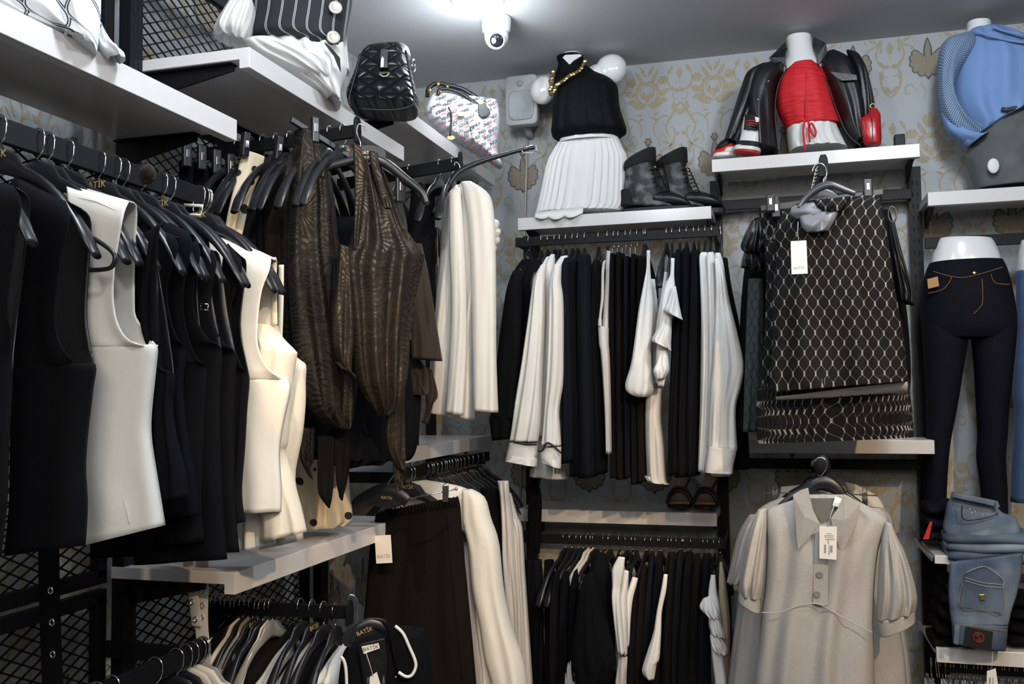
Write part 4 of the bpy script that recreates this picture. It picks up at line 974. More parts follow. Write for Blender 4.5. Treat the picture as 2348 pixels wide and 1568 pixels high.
# black skirts and trousers on clip hangers
for i, (a, b, yt, yb) in enumerate(((1402, 1418, 588, 1092), (1416, 1434, 586, 1095), (1433, 1450, 594, 1090), (1449, 1466, 590, 1106), (1464, 1482, 594, 1100))):
    strip('black skirt hanging narrow in the middle of the upper back rail, %s from the left' % ORD[i+1], 'skirt',
          [(a+2, yt, b-1, yt-2, .18), (a, yt+60, b+1, yt+60, .2), (a-1, yt+250, b+3, yt+250, .2), (a+1, yb-60, b+6, yb-60, .2), (a, yb, b+8, yb, .2)], (black, black2, navy)[i % 3], 3.74, folds=2, amp=.004, t=.2)
# white strap top with a draped hem
g = thing('blouse', 'white strap blouse with a wide curved sleeve opening, middle of the back rail', 'blouse', PY(1475, 650, 3.6), G5)
cloth('body', g, YP(3.60), [(1483, 574, 1491, 574, .01), (1482, 615, 1491, 615, .02), (1476, 650, 1495, 660, .05), (1465, 708, 1498, 710, .08), (1454, 791, 1494, 800, .1), (1447, 836, 1494, 840, .12), (1434, 880, 1500, 885, .12), (1440, 900, 1496, 902, .11), (1462, 910, 1486, 910, .08)], white, folds=1.5, amp=.008, N=34, m=36)
cloth('back_panel', g, YP(3.70), [(1488, 640, 1502, 640, .02), (1492, 700, 1508, 700, .04), (1494, 800, 1512, 800, .05), (1494, 880, 1510, 880, .05)], white, folds=1, amp=.003)
strip('white satin skirt hanging below the draped blouses', 'skirt', [(1480, 890, 1518, 890, .08), (1479, 960, 1516, 960, .1), (1480, 1020, 1524, 1020, .1), (1483, 1090, 1530, 1098, .1), (1484, 1102, 1535, 1110, .1)], silk, 3.68, folds=1.8, amp=.006)
g = thing('blouse', 'white blouse with cascading pointed flounces on the back rail', 'blouse', PY(1530, 640, 3.56), G5)
cloth('body', g, YP(3.58), [(1538, 592, 1547, 592, .01), (1536, 630, 1546, 630, .02), (1526, 650, 1548, 655, .04), (1514, 690, 1548, 700, .07), (1508, 770, 1534, 770, .08), (1504, 830, 1530, 840, .08), (1508, 885, 1522, 888, .05)], white, folds=1.2, amp=.006)
cloth('shoulder_strap', g, YP(3.62), [(1523, 624, 1530, 624, .01), (1518, 660, 1526, 660, .01), (1508, 720, 1518, 720, .02), (1500, 780, 1510, 780, .02)], white, folds=0, amp=0)
for k, lv in enumerate(([(1538, 662, 1550, 656, .02), (1532, 690, 1556, 690, .07), (1522, 712, 1563, 724, .1), (1540, 722, 1566, 734, .09)], [(1518, 724, 1538, 726, .03), (1510, 750, 1540, 756, .08), (1494, 780, 1538, 792, .11), (1512, 788, 1540, 804, .09)],
                        [(1512, 800, 1530, 804, .03), (1506, 830, 1534, 836, .07), (1498, 850, 1533, 852, .09), (1506, 870, 1524, 868, .07)])):
    cloth('flounce', g, YP(3.55), lv, white, folds=1.6, amp=.009, N=26, m=16)
for i, (a, b, yt, yb) in enumerate(((1547, 1562, 578, 1090), (1563, 1582, 576, 1094), (1582, 1606, 580, 1092))):
    strip('black long-sleeved blouse right of the flounced white one, %s' % ORD[i+1], 'blouse',
          [(a+3, yt-6, b-2, yt-8, .02), (a-1, yt+16, b+1, yt+12, .08), (a-3, yt+100, b+2, yt+100, .13), (a-8, yt+260, b, yt+260, .14), (a-14, yb-120, b-2, yb-120, .14), (a-16, yb, b, yb-4, .12)], black, 3.66+.01*i, amp=.005, folds=1.4)
# three white shirts at the right
for i, (dx, lab) in enumerate(((0, 'leftmost'), (16, 'middle'))):
    strip('white shirt on the back rail, %s of the three at right' % lab, 'shirt', [(1607+dx, 579, 1620+dx, 578, .02), (1603+dx, 592, 1624+dx, 590, .05), (1605+dx, 640, 1628+dx, 640, .08), (1608+dx, 760, 1632+dx, 760, .09), (1606+dx, 900, 1634+dx, 900, .09), (1602+dx, 1020, 1626+dx, 1020, .08), (1600+dx, 1078, 1622+dx, 1084, .08)], white, 3.64-.03*i, folds=1.5, amp=.006)
g = thing('shirt', 'white shirt with a full sleeve and wide cuff, rightmost on the upper back rail', 'shirt', PY(1650, 600, 3.56), G5)
cloth('body', g, YP(3.68), [(1640, 580, 1652, 580, .02), (1638, 600, 1660, 610, .06), (1636, 700, 1670, 700, .1), (1634, 850, 1680, 850, .1), (1632, 1000, 1680, 1000, .1), (1630, 1090, 1676, 1090, .1)], white, folds=1.5, amp=.006)
cloth('sleeve', g, YP(3.56), [(1638, 592, 1652, 598, .03), (1640, 640, 1664, 640, .06), (1640, 687, 1673, 690, .08), (1636, 770, 1692, 768, .08), (1632, 836, 1706, 838, .08), (1628, 880, 1699, 886, .08), (1626, 930, 1688, 930, .075), (1624, 985, 1688, 985, .07), (1622, 1024, 1691, 1030, .07)], white, folds=2.6, amp=.008, N=34, m=36)
cloth('cuff', g, YP(3.55), [(1624, 1022, 1690, 1030, .09), (1618, 1060, 1682, 1066, .09), (1616, 1082, 1680, 1086, .09)], white, folds=.8, amp=.004)
strip('black dress at the right end of the upper back rail behind the white shirt cuff', 'dress', [(1658, 590, 1668, 592, .02), (1660, 660, 1678, 660, .08), (1676, 760, 1698, 760, .1), (1690, 860, 1706, 860, .1), (1686, 960, 1714, 960, .1), (1684, 1075, 1720, 1075, .1)], black, 3.74)
# ---------------------------------------------------------------- sandals on the low shelf
def sandal(label, x, y, yaw, K=1.25):
    p = PY(x, y, 4.12); p = V((p.x, 4.12, .950))
    t = thing('sandal', label, 'sandal', p, 'black heeled sandals'); R = Matrix.Rotation(yaw, 3, 'Z')
    sole = M('tan_insole', (.32, .2, .13), .5); lea = M('black_sandal_leather', (.01, .008, .007), .35)
    Q = lambda a, b, c: p+R@V((a*K, b*K, c*K))
    mb = MB(); o = [Q(.042*cos(a), -.04+.05*sin(a), .010) for a in [i*pi/8 for i in range(16)]]
    mb.prism(o, (0, 0, .012)); mb.build('toe_sole', lea, t, bev=.003)
    mb = MB(); rs = []
    for i in range(9):
        k = i/8; w_ = .034-.012*k; z = .023+.085*k**2; y_ = -.06+.2*k
        rs.append([Q(-w_, y_, z), Q(w_, y_, z), Q(w_, y_, z+.006), Q(-w_, y_, z+.006)])
    mb.rings(rs); mb.build('insole', sole, t)
    mb = MB(); mb.tube([Q(0, .13, .0), Q(0, .13, .1)], .011, 10); mb.build('heel', lea, t)
    for yy, h in ((-.055, .045), (-.03, .055)):
        mb = MB(); mb.tube([Q(.040*cos(a), yy, .022+h*sin(a)) for a in [pi*i/10 for i in range(11)]], .0075, 8, flat=1); mb.build('toe_strap', lea, t)
    mb = MB(); mb.tube([Q(.034*cos(a), .13+.02*sin(a), .145) for a in [2*pi*i/14 for i in range(14)]], .006, 8, closed=True); mb.build('ankle_strap', lea, t)
    mb = MB(); mb.tube([Q(.03, .11, .147), Q(.032, .05, .1), Q(.01, 0, .06)], .005, 8); mb.build('side_strap', lea, t)
    return t
sandal('black open-toe sandal with tan insole, left one of the pair on the low shelf', 1560, 1170, .06)
sandal('black open-toe sandal with tan insole, right one of the pair on the low shelf', 1622, 1172, -.04)
# ---------------------------------------------------------------- lower back rail
lx = [1296, 1310, 1326, 1336, 1348, 1358, 1363, 1385, 1397, 1420, 1436, 1450, 1458, 1481, 1494, 1510, 1514, 1533, 1541, 1552, 1565, 1569, 1585, 1613, 1624, 1637, 1650]
for i, x in enumerate(lx):
    p = PY(x, 1220, 3.9)
    hang('w' if i in (4, 5) else ('b' if i in (7, 9, 11) else 'n'), (p.x, 3.9, .862), pi/2-(.35 if i < 7 else .12)+.05*sin(i*2.3), '%s hanger on the lower back rail, %s from the left' % ('white' if i in (4, 5) else 'black', ORD[i+1]), 'hangers on the lower back rail')
LB = [(1262, 1350, 1282, 1344, 3.70), (1284, 1352, 1304, 1346, 3.69), (1306, 1350, 1324, 1342, 3.69)]
for i, (a, ya, b, yb_, Y) in enumerate(LB):
    strip('black garment under bare hanger arms on the lower back rail, %s from left' % ORD[i+1], 'dress', [(a+10, ya-40, b, yb_-40, .02), (a+2, ya, b+2, yb_, .08), (a, ya+80, b+6, yb_+80, .12), (a-2, 1568, b+8, 1568, .12), (a-4, 1680, b+8, 1680, .12)], black, Y, grp=G6, amp=.006)
g = thing('jacket', 'black jacket with a full gathered sleeve in front on the lower back rail', 'jacket', PY(1360, 1340, 3.5), G6)
cloth('body', g, YP(3.62), [(1362, 1270, 1386, 1266, .03), (1350, 1310, 1398, 1300, .1), (1340, 1360, 1404, 1350, .12), (1336, 1450, 1410, 1440, .12), (1334, 1540, 1412, 1530, .12), (1330, 1600, 1412, 1600, .12)], black, folds=2, amp=.006)
cloth('sleeve', g, YP(3.5), [(1342, 1318, 1362, 1308, .04), (1330, 1350, 1372, 1340, .08), (1322, 1400, 1384, 1400, .1), (1314, 1470, 1404, 1470, .12), (1310, 1520, 1414, 1515, .12), (1316, 1540, 1410, 1535, .11), (1318, 1566, 1400, 1560, .1)], black, folds=3, amp=.006, N=30)
strip('white lace garment hem low behind the black gathered sleeve', 'dress', [(1308, 1500, 1318, 1495, .03), (1298, 1530, 1322, 1525, .06), (1296, 1560, 1330, 1560, .07), (1296, 1650, 1340, 1650, .07)], white, 3.66, grp=G6, folds=4, amp=.008)
# white tank tops
for i, lv in enumerate(([(1418, 1276, 1433, 1278, .015), (1404, 1304, 1430, 1312, .03), (1404, 1340, 1424, 1345, .03), (1403, 1372, 1424, 1376, .05), (1410, 1440, 1430, 1446, .06), (1418, 1496, 1434, 1498, .06)],
                        [(1430, 1306, 1442, 1310, .02), (1424, 1340, 1440, 1345, .04), (1420, 1376, 1438, 1380, .05), (1424, 1440, 1438, 1446, .06), (1426, 1496, 1440, 1500, .06)],
                        [(1450, 1322, 1463, 1326, .015), (1442, 1345, 1458, 1350, .04), (1434, 1370, 1454, 1376, .05), (1438, 1430, 1450, 1436, .06), (1440, 1504, 1450, 1510, .06)])):
    strip('white ribbed tank top on the lower back rail, %s from the left' % ORD[i+1], 'tank top', lv, white, 3.52+.03*i, grp=G6, name='tank_top', folds=1, amp=.004)
strip('white skirt below the tank tops on the lower back rail', 'skirt', [(1416, 1500, 1446, 1502, .06), (1414, 1530, 1442, 1530, .08), (1410, 1568, 1440, 1568, .08), (1406, 1640, 1440, 1640, .08)], silk, 3.56, grp=G6, folds=2, amp=.005)
for i, (a, b, yt) in enumerate(((1448, 1464, 1350), (1464, 1482, 1310), (1482, 1500, 1290), (1500, 1518, 1286), (1528, 1546, 1282), (1546, 1566, 1276), (1566, 1586, 1278), (1586, 1606, 1284), (1606, 1628, 1284))):
    strip('black garment on the lower back rail, %s right of the tank tops' % ORD[i+1], 'dress', [(a+8, yt-14, b, yt-16, .02), (a+2, yt+20, b+2, yt+14, .08), (a-6, yt+110, b+2, yt+110, .12), (a-14, 1500, b+2, 1500, .13), (a-16, 1680, b+6, 1680, .13)], (black, black2, navy)[i % 3], 3.60+.01*(i % 3), grp=G6, folds=1.4, amp=.005)
strip('white ribbed blouse with a pointed sleeve among black garments on the lower rail', 'blouse', [(1522, 1316, 1531, 1317, .01), (1516, 1350, 1528, 1352, .03), (1506, 1400, 1518, 1402, .04), (1498, 1450, 1516, 1456, .05), (1482, 1500, 1512, 1510, .06), (1472, 1538, 1506, 1522, .06), (1484, 1556, 1500, 1558, .03)], white, 3.5, grp=G6, folds=1.2, amp=.004)
g = thing('blouse', 'white blouse with a ruffled cap sleeve near the right end of the lower rail', 'blouse', PY(1640, 1320, 3.5), G6)
cloth('body', g, YP(3.52), [(1630, 1318, 1640, 1318, .01), (1624, 1360, 1644, 1360, .03), (1626, 1400, 1652, 1400, .05), (1632, 1500, 1660, 1500, .06), (1640, 1570, 1668, 1570, .06), (1642, 1650, 1670, 1650, .06)], white, folds=1.5, amp=.004)
for k, lv in enumerate(([(1612, 1372, 1632, 1366, .03), (1604, 1392, 1646, 1400, .06), (1622, 1412, 1650, 1418, .05)], [(1624, 1410, 1648, 1416, .03), (1626, 1436, 1662, 1450, .06), (1632, 1452, 1664, 1462, .05)], [(1628, 1456, 1652, 1456, .03), (1630, 1476, 1668, 1486, .06), (1638, 1494, 1668, 1500, .05)])):
    cloth('ruffle', g, YP(3.50), lv, white, folds=3, amp=.009, N=26, m=12)
strip('beige long dress at the right end of the lower back rail', 'dress', [(1650, 1290, 1656, 1288, .02), (1648, 1330, 1664, 1330, .05), (1648, 1400, 1672, 1400, .08), (1652, 1450, 1674, 1446, .09), (1654, 1568, 1674, 1568, .09), (1654, 1680, 1676, 1680, .09)], clothmat('beige_crepe', (.42, .34, .24), .75), 3.58, grp=G6, folds=1.4, amp=.004)
# ================================================================ bottom left: face-out arm with shirts
G7 = 'garments on the low arm of the middle bay'
rail('black face-out arm low in the middle bay with many hooks', (-1.62, 2.38, .85), (-1.15, 2.36, .865), .036, .016, knob=.02)
LK = 'nbnwtnwntbnnwtnbnn'
for i in range(18):
    x = -1.59+.0155*i if i < 14 else -1.30+.035*(i-14)
    hang(LK[i], (x, 2.37, .885+.004*sin(i)), pi/2+.08*sin(i*2.7), '%s hanger on the low arm of the middle bay, %s from the wall' % ({'t': 'clear', 'w': 'white'}.get(LK[i], 'black'), ORD[i+1]), 'hangers on the low arm of the middle bay')
def pin():
    q = NT('black_triple_pinstripe'); u, v = q.uv()
    a = q.math('FRACT', q.math('MULTIPLY', u, 14)); 
    f = q.math('MULTIPLY', q.math('LESS_THAN', a, .2), q.math('LESS_THAN', q.math('FRACT', q.math('MULTIPLY', a, 15.)), .42))
    q.set('Base Color', q.mix(f, (.008, .009, .013), (.5, .5, .5))); q.set('Roughness', .8); return q.m
tri = pin()
FAN = [(-1.58, 500, 1380, 410, 1490, black, 'black'), (-1.555, 520, 1385, 430, 1500, navy, 'blue-black'), (-1.53, 545, 1385, 450, 1510, black, 'black'), (-1.505, 580, 1390, 470, 1520, tri, 'black striped'), (-1.475, 606, 1395, 490, 1535, tri, 'black striped'), (-1.44, 640, 1420, 520, 1545, black2, 'brown-black'), (-1.40, 672, 1425, 560, 1545, black2, 'brown-black')]
def fan(label, X, xa, ya, xb, yb, m_, wpx=46, drop=200, name='shirt', cat='shirt', t=.03):
    pl = Plane((X, 2.3, 1), pi/2-.25)
    # shoulder slopes from (xa,ya) at the hook to (xb,yb) at the near end, cloth hangs below
    n = 7; lv = []
    mb = MB(); rs = []; uv = []
    for i in range(n+1):
        k = i/n
        for_x = xa+(xb-xa)*k; top = ya+(yb-ya)*k
        lv.append((for_x, top, for_x-10*k+6, top+drop))
    P = [(*pl.at(a, b), *pl.at(c, d)) for a, b, c, d in lv]
    m = 14; N = 12; K = len(P)-1; tot = 0; last = None
    for i in range(m+1):
        q = cr(P, K*i/m); A = V(q[:3]); B = V(q[3:]); k = i/m
        tt = t*(.5+.8*sin(pi*min(1, k*1.1))); 
        if last is not None: tot += (A-last).length
        last = A; r = []
        for j in range(2*N):
            s = j/N if j <= N else (2*N-j)/N; sd = 1 if j <= N else -1
            pr = min(1, sqrt(s*6+.02)) if s < .9 else 1
            r.append(A+(B-A)*s+pl.n*(sd*tt/2*pr+.004*sin(9*k+s*3+X*90))); uv.append((tot, s*(A-B).length))
        rs.append(r)
    mb.rings(rs, uvs=uv)
    return tag(mb.build(name, m_), label, cat, G7)
for i, (X, xa, ya, xb, yb, m_, c_) in enumerate(FAN):
    fan('%s shirt on the low arm of the middle bay, %s from the wall' % (c_, ORD[i+1]), X, xa, ya, xb, yb, m_)
fan('white shirt with an open collar on the low arm, nearer the wall', -1.37, 668, 1456, 560, 1600, white, drop=120)
fan('brown-black shirt between the white shirts on the low arm', -1.33, 720, 1430, 610, 1590, black2, drop=170)
fan('clear-buttoned cream shirt on the low arm of the middle bay', -1.31, 735, 1440, 600, 1600, cream, drop=90)
fan('black shirt just behind the second white shirt on the low arm', -1.26, 752, 1440, 650, 1580, black, drop=190)
fan('second white shirt on the low arm, beside the piped jacket', -1.22, 780, 1478, 690, 1600, white, drop=130)
fan('ivory shirt with a collar just behind the piped jacket', -1.19, 798, 1446, 740, 1560, ivory, drop=150)
# front jacket with white piping
pl = Plane((-1.08, 2.28, 1), .45)
g = thing('jacket', 'black jacket with white piping on its lapels at the bottom of the picture', 'jacket', pl.at(850, 1460), G7)
cloth('body', g, pl, [(806, 1470, 900, 1432, .04), (786, 1500, 960, 1438, .08), (776, 1560, 978, 1450, .1), (770, 1640, 990, 1520, .1), (760, 1720, 990, 1640, .1)], black, folds=2, amp=.005, N=34)
cloth('lapel', g, pl, [(872, 1424, 908, 1434, .01), (888, 1450, 930, 1462, .012), (900, 1500, 950, 1505, .012), (912, 1544, 948, 1548, .01)], black, folds=.5, amp=.002, off=.056)
pip = M('white_piping', (.75, .75, .75), .6)
seam(g, pl, [(906, 1435), (924, 1452), (938, 1482), (951, 1512), (953, 1530), (944, 1548), (930, 1551), (914, 1541)], pip, .0042, .07, 'piping')
seam(g, pl, [(781, 1505), (788, 1514), (793, 1535), (795, 1575)], pip, .0042, .07, 'piping')
cloth('neck_lining', g, pl, [(820, 1478, 884, 1462, .01), (826, 1520, 890, 1510, .01), (834, 1580, 886, 1575, .01)], satin, folds=1, amp=.002, off=.052)
mb = MB(); mb.prism([pl.at(x, y, .063) for x, y in ((829, 1482), (868, 1474), (871, 1486), (834, 1499))], pl.n*.001); lb_ = mb.build('neck_label', wtag, g)
text_mesh('label_word', 'BATİK', .014, pl.at(850, 1486, .0645), pl.at(870, 1480, .06)-pl.at(834, 1489, .06), (0, 0, 1), ink, g, .0001)
mb = MB(); mb.blob(pl.at(907, 1552, .07), (.003, .002, .003), 8); mb.build('snap_button', chrome, g)
arc_hanger('black lettered hanger holding the white-piped jacket', Plane((-1.075, 2.27, 1), .45), [(806, 1474), (818, 1446), (838, 1434), (858, 1432), (880, 1442), (900, 1466)], [(822, 1424), (818, 1404), (821, 1380), (812, 1366), (802, 1364), (799, 1372)], logo=((836, 1446), .030, .32), w=.014, hgt=.03)
swing('white swing tag hanging inside the white-piped jacket', Plane((-1.06, 2.22, 1), .45), ((848, 1552), (864, 1540), (876, 1580), (846, 1590)), .05, string=((838, 1492), (850, 1530), (856, 1552)))
# bottom-left corner rail
rail('black rail at the bottom left corner', (-1.35, .9, .850), (-1.35, 2.0, .850), .046, arms=(((-1.35, 1.98, .835), (-1.62, 1.98, .835)),))
bx = [180, 200, 206, 214, 222, 258, 356, 404, 426, 440, 456, 464, 472]
for i, x in enumerate(bx):
    y = PX(x, 1568-(x-150)*.36, -1.35).y
    hang('w' if i in (9, 10) else ('t' if i > 10 else 'n'), (-1.35, min(y, 1.99), .875), .08*sin(i*2.1), '%s hanger on the bottom left rail, %s from the front' % ('white' if i in (9, 10) else ('clear' if i > 10 else 'black'), ORD[i+1]), 'hangers on the bottom left rail')
# ================================================================ shelf-top displays
man = M('white_mannequin_gloss', (.74, .75, .77), .22, var=.01, spec=.55)
lea = M('black_leather', (.008, .009, .0105), .38, var=.3, bump=.35, bscale=220, spec=.5)
goldm = M('antique_gold', (.55, .40, .14), .3, 1, var=.2)
# ---- mannequin in black blouse and white pleated skirt
Pm = YP(4.13)
mq = thing('torso_mannequin', 'armless white torso mannequin in a black sleeveless blouse and white pleated skirt', 'mannequin', V((-.86, 4.13, 2.236)))
mb = MB(); cloth_mb(mb, Pm, [(1290, 128, 1334, 124, .10), (1288, 150, 1338, 150, .11), (1276, 176, 1370, 168, .14), (1270, 220, 1412, 200, .2), (1282, 280, 1408, 280, .18), (1300, 318, 1392, 316, .14)], folds=0, amp=0, hollow=False, N=20)
mb.blob(Pm.at(1246, 207), (.062, .05, .066), 18, rot=Matrix.Rotation(.3, 3, 'Y')); mb.blob(Pm.at(1400, 160), (.075, .055, .068), 18, rot=Matrix.Rotation(-.5, 3, 'Y')); mb.blob(Pm.at(1372, 172), (.06, .05, .05), 14)
mb.build('torso', man, mq)
fig = jacquard('black_tonal_leaf', (.0035, .0035, .0045), (.008, .0085, .0105), .65, .15)
cloth('blouse', mq, Pm, [(1282, 146, 1337, 140, .125), (1279, 160, 1346, 152, .13), (1272, 178, 1376, 170, .15), (1270, 195, 1402, 182, .19), (1271, 214, 1416, 200, .24), (1270, 250, 1421, 245, .27), (1267, 290, 1432, 280, .27), (1265, 308, 1437, 298, .26), (1272, 320, 1430, 306, .23), (1290, 325, 1412, 315, .2)], fig, folds=4, amp=.005, N=40, m=40, grow=.8, pw=2.8)
mb = MB(); cloth_mb(mb, Pm, [(1277, 136, 1337, 127, .13), (1280, 146, 1338, 139, .13), (1284, 158, 1340, 152, .13)], folds=1, amp=.002, hollow=False); mb.build('collar', fig, mq)
mb = MB(); mb.prism([Pm.at(x, y, .068) for x, y in ((1290, 132), (1306, 148), (1316, 138), (1334, 127), (1330, 124), (1296, 126))], (0, .01, 0)); mb.build('neck_cap', man, mq)
# pleated skirt as a true pleated ring
def pleats(name, parent, pl, lv, mat_, t, n, amp, m=26, sharp=True, label=None):
    P = [(*pl.at(l[0], l[1]), *pl.at(l[2], l[3])) for l in lv]; K = len(P)-1; N = n*4; rs = []; uv = []; d0 = 0; last = None
    for i in range(m+1):
        q = cr(P, K*i/m); L = V(q[:3]); R = V(q[3:]); c = (L+R)/2; hw = (R-L)/2; v = i/m
        if last is not None: d0 += (c-last).length
        last = c; r = []
        for j in range(N):
            a = 2*pi*j/N; ph = (j*n/N) % 1 if False else (j % 4)/4.
            tri_ = (ph*1.35 if ph < .75 else 0)
            k = 1+amp*(v**.6)*(tri_-.4)*(1 if sharp else 1)
            ca, sa = cos(a), -sin(a); ex = math.copysign(abs(ca)**.75, ca); ey = math.copysign(abs(sa)**.75, sa)
            r.append(c+hw*ex*k+pl.n*(t*(.75+.25*v)/2*ey*(1+amp*2.0*(v**.6)*(tri_-.4)))); uv.append((a*hw.length*1.3, -d0))
        rs.append(r)
    mb = MB(); mb.rings(rs, uvs=uv, cap1=True); o = mb.build(name, mat_, parent, label=label)
    for p in o.data.polygons: p.use_smooth = False
    return o
pleats('pleated_skirt', mq, Pm, [(1281, 330, 1418, 316), (1268, 352, 1428, 340), (1256, 380, 1436, 362), (1246, 430, 1436, 425), (1238, 470, 1434, 468), (1234, 490, 1424, 484)], white, .20, 34, .10)
cloth('waistband', mq, Pm, [(1284, 322, 1416, 312, .19), (1281, 333, 1418, 322, .195)], white, folds=0, amp=0)
mb = MB(); rs = []
for i in range(40):
    k = i/39; x = 1228+110*k; y0 = 488-12*k; drop = 0; e_ = sin(pi*k)**.5
    a = PY(x, y0-2, 4.02); b = V((a.x+.002, 3.994-.008*e_*abs(sin(k*8)), 2.240)); c = V((a.x, 3.992-.022*e_*abs(sin(k*9.4+.3)), 2.238-e_*(.010+.014*abs(sin(k*9.4+.3)))))
    rs.append([a, b, c])
vs = [p for r in rs for p in r]; fs = [(i*3+j, i*3+j+1, (i+1)*3+j+1, (i+1)*3+j) for i in range(39) for j in range(2)]
mb.add(vs, fs, smooth=True); mb.build('hem_ruffle', white, mq, solid=.002)
# necklace
nk = thing('necklace', 'chunky necklace of brown and gold beads on the black blouse mannequin', 'necklace', Pm.at(1300, 180, .14))
bead = M('brown_bead', (.12, .07, .045), .35)
path = [(1341, 141), (1334, 154), (1325, 164), (1313, 171), (1303, 176), (1294, 183), (1284, 190), (1275, 197), (1271, 207), (1264, 213)]
path2 = [(1268, 165), (1265, 176), (1262, 187), (1265, 198), (1261, 208), (1263, 216)]
for k, pp in enumerate((path, path2)):
    Q = smooth_path([(float(a), float(b)) for a, b in pp], 17 if k == 0 else 9)
    for i, (x, y) in enumerate(Q):
        off = .10+.045*min(1, i/8) if k == 0 else .11
        c = Pm.at(x, y, off); mb = MB()
        if i % 3 == 1:
            d = (Pm.at(*Q[min(i+1, len(Q)-1)], off)-Pm.at(*Q[i-1], off)).normalized(); mb.lathe(c-d*.010, [(.004, 0), (.0075, .002), (.0085, .010), (.0075, .018), (.004, .020)], 10, axis=d); mb.build('long_bead', bead, nk)
        else: mb.lathe(c-V((0, .004, 0)), [(.004, 0), (.009, .001), (.010, .004), (.009, .007), (.004, .008)], 12, axis=(.1*sin(i), 1, .2*cos(i))); mb.build('gold_bead', goldm, nk)
# ---- ankle boots
def boot(label, Y, o, zip_=False):
    """side-on combat boot; o = pixel outline offset"""
    dx, dy = o; pl = Plane((0, Y, 1), 0); at = lambda x, y, h=0: pl.at(x+dx, y+dy, h)
    t = thing('ankle_boot', label, 'boot', at(1480, 478), 'black ankle boots')
    grey = M('distressed_black_leather', (.028, .029, .031), .6, var=.9, scale=22, bump=.4, bscale=90)
    if 'boot_mottle' not in MATS:
        q = NT('boot_mottle'); n = q.n('ShaderNodeTexNoise', i0=q.obj()); n.inputs['Scale'].default_value = 24; n.inputs['Detail'].default_value = 5
        f_ = q.n('ShaderNodeClamp', i0=q.math('MULTIPLY', q.math('SUBTRACT', n.outputs[0], .47), 5.)).outputs[0]
        q.set('Base Color', q.mix(f_, (.010, .010, .012), (.12, .125, .13))); q.set('Roughness', .6); q.bump(n.outputs[0], .4, .003); MATS['boot_mottle'] = q.m
    grey = MATS['boot_mottle']
    suede = M('black_suede', (.006, .006, .007), .9, bump=.2)
    # shaft: rings along the leg
    S_ = [(1430, 1504, 376, 338, .11), (1432, 1500, 384, 356, .11), (1434, 1502, 396, 378, .11), (1432, 1506, 410, 402, .105), (1429, 1512, 430, 426, .10), (1427, 1524, 450, 446, .095), (1426, 1540, 464, 458, .09), (1427, 1548, 474, 474, .09)]
    mb = MB(); cloth_mb(mb, pl, [(a+dx, ya+dy, b+dx, yb+dy, w_) for a, b, ya, yb, w_ in S_], folds=2, amp=.002, hollow=False, N=18, m=24); mb.build('shaft', grey, t)
    mb = MB(); cloth_mb(mb, pl, [(1434+dx, 372+dy, 1500+dx, 337+dy, .10), (1429+dx, 382+dy, 1504+dx, 344+dy, .118), (1430+dx, 392+dy, 1505+dx, 372+dy, .116)], folds=0, amp=0, hollow=False, N=16, m=8); mb.build('cuff', suede, t)
    mb = MB(); cloth_mb(mb, pl, [(1424+dx, 440+dy, 1452+dx, 436+dy, .098), (1424+dx, 458+dy, 1458+dx, 452+dy, .10), (1424+dx, 474+dy, 1460+dx, 474+dy, .10)], folds=0, amp=0, hollow=False, N=14, m=8); mb.build('heel_counter', suede, t)
    rs = []
    for i in range(15):
        k = i/14; x = 1500+88*k; top = 440+22*k**1.8-5*sin(pi*k); w_ = .046*sqrt(max(.02, 1-max(0, (k-.45)/.56)**2.4)); b = at(x, 474); a = at(x, top)
        c = (a+b)/2; hh = (a-b).length/2*(sqrt(max(.05, 1-max(0, (k-.7)/.31)**2)))
        rs.append([V((c.x, c.y+w_*cos(q*pi/8), b.z+max(0, hh*(1+sin(q*pi/8))))) for q in range(16)])
    mb = MB(); mb.rings(rs); mb.build('toe', M('black_leather', (.012, .013, .015), .38), t)
    z0 = 2.236
    o2 = []
    p0 = at(1424, 475); p1 = at(1592, 475)
    for i in range(24):
        a = 2*pi*i/24; cx = (p0.x+p1.x)/2+(p1.x-p0.x)/2*math.copysign(abs(cos(a))**.55, cos(a)); o2.append(V((cx, Y+.05*math.copysign(abs(sin(a))**.7, sin(a))*(1 if cx < (p0.x+p1.x)/2+.02 else .93), z0)))
    mb = MB(); mb.prism(o2, (0, 0, .024)); mb.build('sole', M('black_rubber', (.007, .007, .007), .6), t, bev=.003)
    for i in range(8):
        x = 1500+3.8*i; y = 384+8.5*i
        mb = MB(); mb.tube([at(x-8, y+4, .052), at(x+3, y, .050), at(x+9, y+3, .03), at(x+10, y+8, .0)], .0028, 6); mb.build('lace', M('black_lace', (.01, .01, .01), .8), t)
    mb = MB(); mb.blob(at(1502, 383, .05), (.006, .005, .006), 8); mb.build('eyelet', goldm, t)
    if zip_: mb = MB(); mb.tube([at(1446, 372, .062), at(1456, 410, .060), at(1466, 450, .056)], .003, 6); mb.build('zip', blk, t)
boot('black distressed lace-up ankle boot, left one of the pair', 4.10, (0, 0))
boot('black lace-up ankle boot with a side zip, right one of the pair', 4.20, (72, 0), True)
